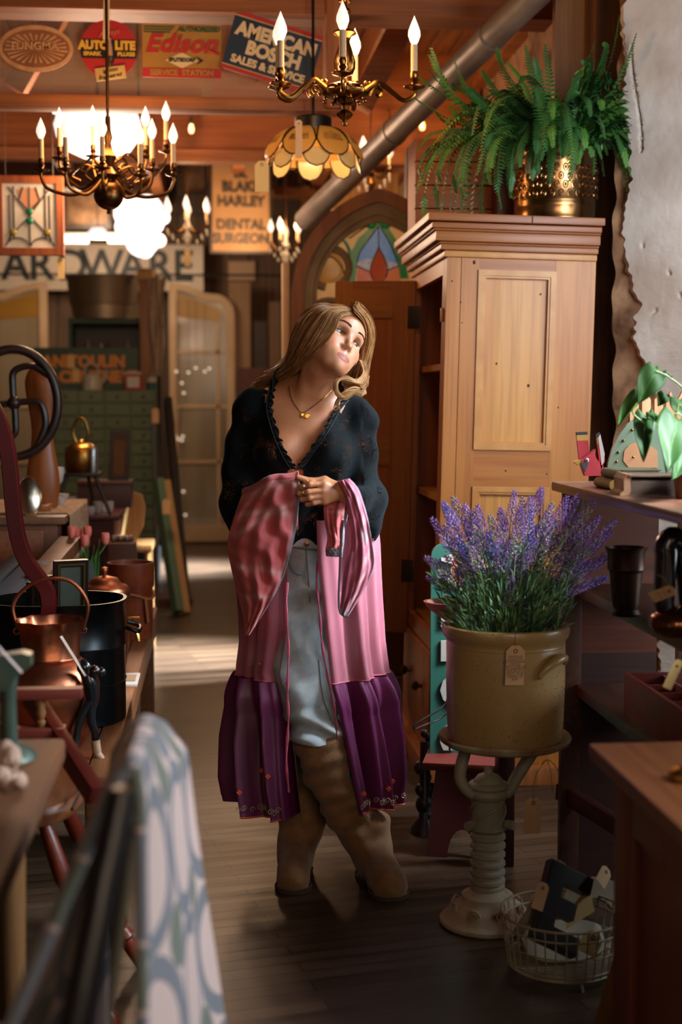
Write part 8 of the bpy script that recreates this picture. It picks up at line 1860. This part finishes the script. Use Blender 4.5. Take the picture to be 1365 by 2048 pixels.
# robe sleeves draped over the forearms
def tinted(name, fn, nu, nv_, cf, parent, thick=.0025, rough=.6):
    mb = MB().grid(fn, nu, nv_); uv = mb.uv; o = mb.build(name, attr_mat('dyed_silk', .75, spec=.2, sheen=.12, bump=.25, scale=45), parent, thick=thick)
    ca = o.data.color_attributes.new('tint', 'FLOAT_COLOR', 'POINT'); ca.data.foreach_set('color', np.array([list(cf(u, v)) + [1] for u, v in uv], np.float32).ravel()); return o
Pk, Wh, Lg_ = nv(lin('#cf6a6c')[:3]), nv(lin('#dfb2ae')[:3]), nv(lin('#94888e')[:3])
def mixc(a, b_, t): t = max(0, min(1, t)); return a * (1 - t) + b_ * t
def dye(u, v, edge):
    c = Pk.copy(); st = 0
    for (v0, v1, ph) in ((.16, .24, 0), (.30, .16, 1.2), (.50, .62, 2.0), (.70, .80, .4)):
        c_v = v0 + (v1 - v0) * u; d = abs(v - c_v) ; st = max(st, math.exp(-(d / .022) ** 2) * (.7 + .3 * math.sin(u * 34 + ph)) * (u > .08))
    c = mixc(c, Wh, st * .75); c = mixc(c, Wh, math.exp(-((v - .02) / .06) ** 2) * .45); return mixc(c, Lg_, (u - edge) / .07)
Ld = [(597, 953), (560, 963), (524, 976), (490, 988)]
def drapeL(u, v):
    Lp = crv([Vector((x, y, 0)) for x, y in ((484, 990), (470, 1030), (456, 1085), (462, 1130), (474, 1180), (486, 1230), (491, 1271))], 150); Rp = crv([Vector((x, y, 0)) for x, y in ((598, 952), (598, 1000), (592, 1060), (580, 1110), (564, 1160), (540, 1205), (498, 1271))], 150)
    i = int(round(v * 149)); a, b_ = Lp[i], Rp[i]; x = a.x + (b_.x - a.x) * u; y = a.y + (b_.y - a.y) * u - 5 * math.sin(PI * u) * (1 - v) + (3 * math.sin(9 * u) * (1 - v))
    y += 26 * u * (1 - u) * v * (1 - v) * 2
    Y = 4.00 + (3.858 - 4.00) * u ** .8 * (1 - v * .35) - .075 * math.sin(PI * min(1, u * 1.05)) ** .8 * (.35 + v * .65) * (1 - .5 * v)
    f1 = math.sin(16 * (v * 1.2 - u * .55) + 2.2 * math.sin(4 * u)) * .012 + math.sin(30 * (u * .8 + v * .35) + 3 * math.sin(5 * v)) * .006 + math.sin(60 * (v - .3 * u)) * .0022
    return w2(x, y, Y + f1 * min(1, v * 6 + .3) * min(1, (1 - u) * 8 + .25))
dl_ = tinted('robe_sleeve', drapeL, 110, 150, lambda u, v: dye(u, v, .90), ro); dl_['label'] = 'dyed rose pink sleeve bunched over her right forearm'
tinted('sleeve_fold', lambda u, v: Vector(drapeL(u, 0)).lerp(Vector(drapeL(u, 0)) + Vector((0, .10 - .05 * u, 0)), min(1, v * 2)) + Vector((0, 0, .014 * math.sin(PI * min(1, v * 2)) - max(0, v - .5) * .3)), 60, 16, lambda u, v: Pk, dl_)
def strip(name, Lc, Rc, Y0, Y1, seed, edge=.9, cf=None, nu=60, amp=.008):
    Lp, Rp = crv([Vector((*q, 0)) for q in Lc], 61), crv([Vector((*q, 0)) for q in Rc], 61)
    def f(u, v):
        i = int(round(v * 60)); a, b_ = Lp[i], Rp[i]; x = a.x + (b_.x - a.x) * u; y = a.y + (b_.y - a.y) * u
        Y = Y0 + (Y1 - Y0) * v - .030 * math.sin(PI * u) + amp * math.sin(14 * u + 3 * v + seed) + amp * .5 * math.sin(27 * u - 9 * v + seed * 2) + .003 * math.sin(40 * v + 12 * u)
        return w2(x, y, Y)
    return tinted(name, f, nu, 61, cf or (lambda u, v: dye(u, v * .9 + .05, edge)), ro)
Pk2 = nv(lin('#c66f88')[:3])
def dy2(u, v): c = mixc(Pk2, Wh, .8 * math.exp(-((u - .55 - .2 * math.sin(3 * v)) / .14) ** 2) * (.5 + .5 * math.sin(50 * v + 12 * u))); c = mixc(c, Lg_ * 1.3, max((u - .93) / .06, (v - .93) / .06, .7 * math.exp(-((v - .45) / .035) ** 2) * (u > .5))); return c
o = strip('robe_sleeve', [(676, 962), (690, 1000), (700, 1050), (700, 1095), (690, 1140), (684, 1190), (680, 1228)], [(700, 957), (718, 980), (734, 1030), (744, 1080), (748, 1130), (728, 1180), (694, 1236)], 3.835, 3.87, .5, cf=dy2, nu=90); o['label'] = 'pink and white dyed sleeve hanging from her left wrist'
strip('sleeve_fold', [(666, 1004), (650, 1010), (650, 1040), (656, 1075), (652, 1100), (655, 1112)], [(700, 996), (696, 1030), (690, 1060), (688, 1085), (686, 1100), (684, 1114)], 3.90, 3.89, 2.1, cf=lambda u, v: dye(u, v, .80))
strip('sleeve_cuff', [(652, 1098), (653, 1112)], [(684, 1096), (684, 1114)], 3.87, 3.87, 1, cf=lambda u, v: Lg_ * 1.1, amp=.003)
MB().tube(crv([w2(686, 1040, 3.845), w2(682, 1090, 3.84), w2(680, 1140, 3.84), w2(678, 1190, 3.84), w2(680, 1222, 3.84), w2(690, 1232, 3.84), w2(696, 1224, 3.845)], 40), .0032, 7).build('sleeve_edge_cord', M('grey_piping', '#5c5660', rough=.8), ro)
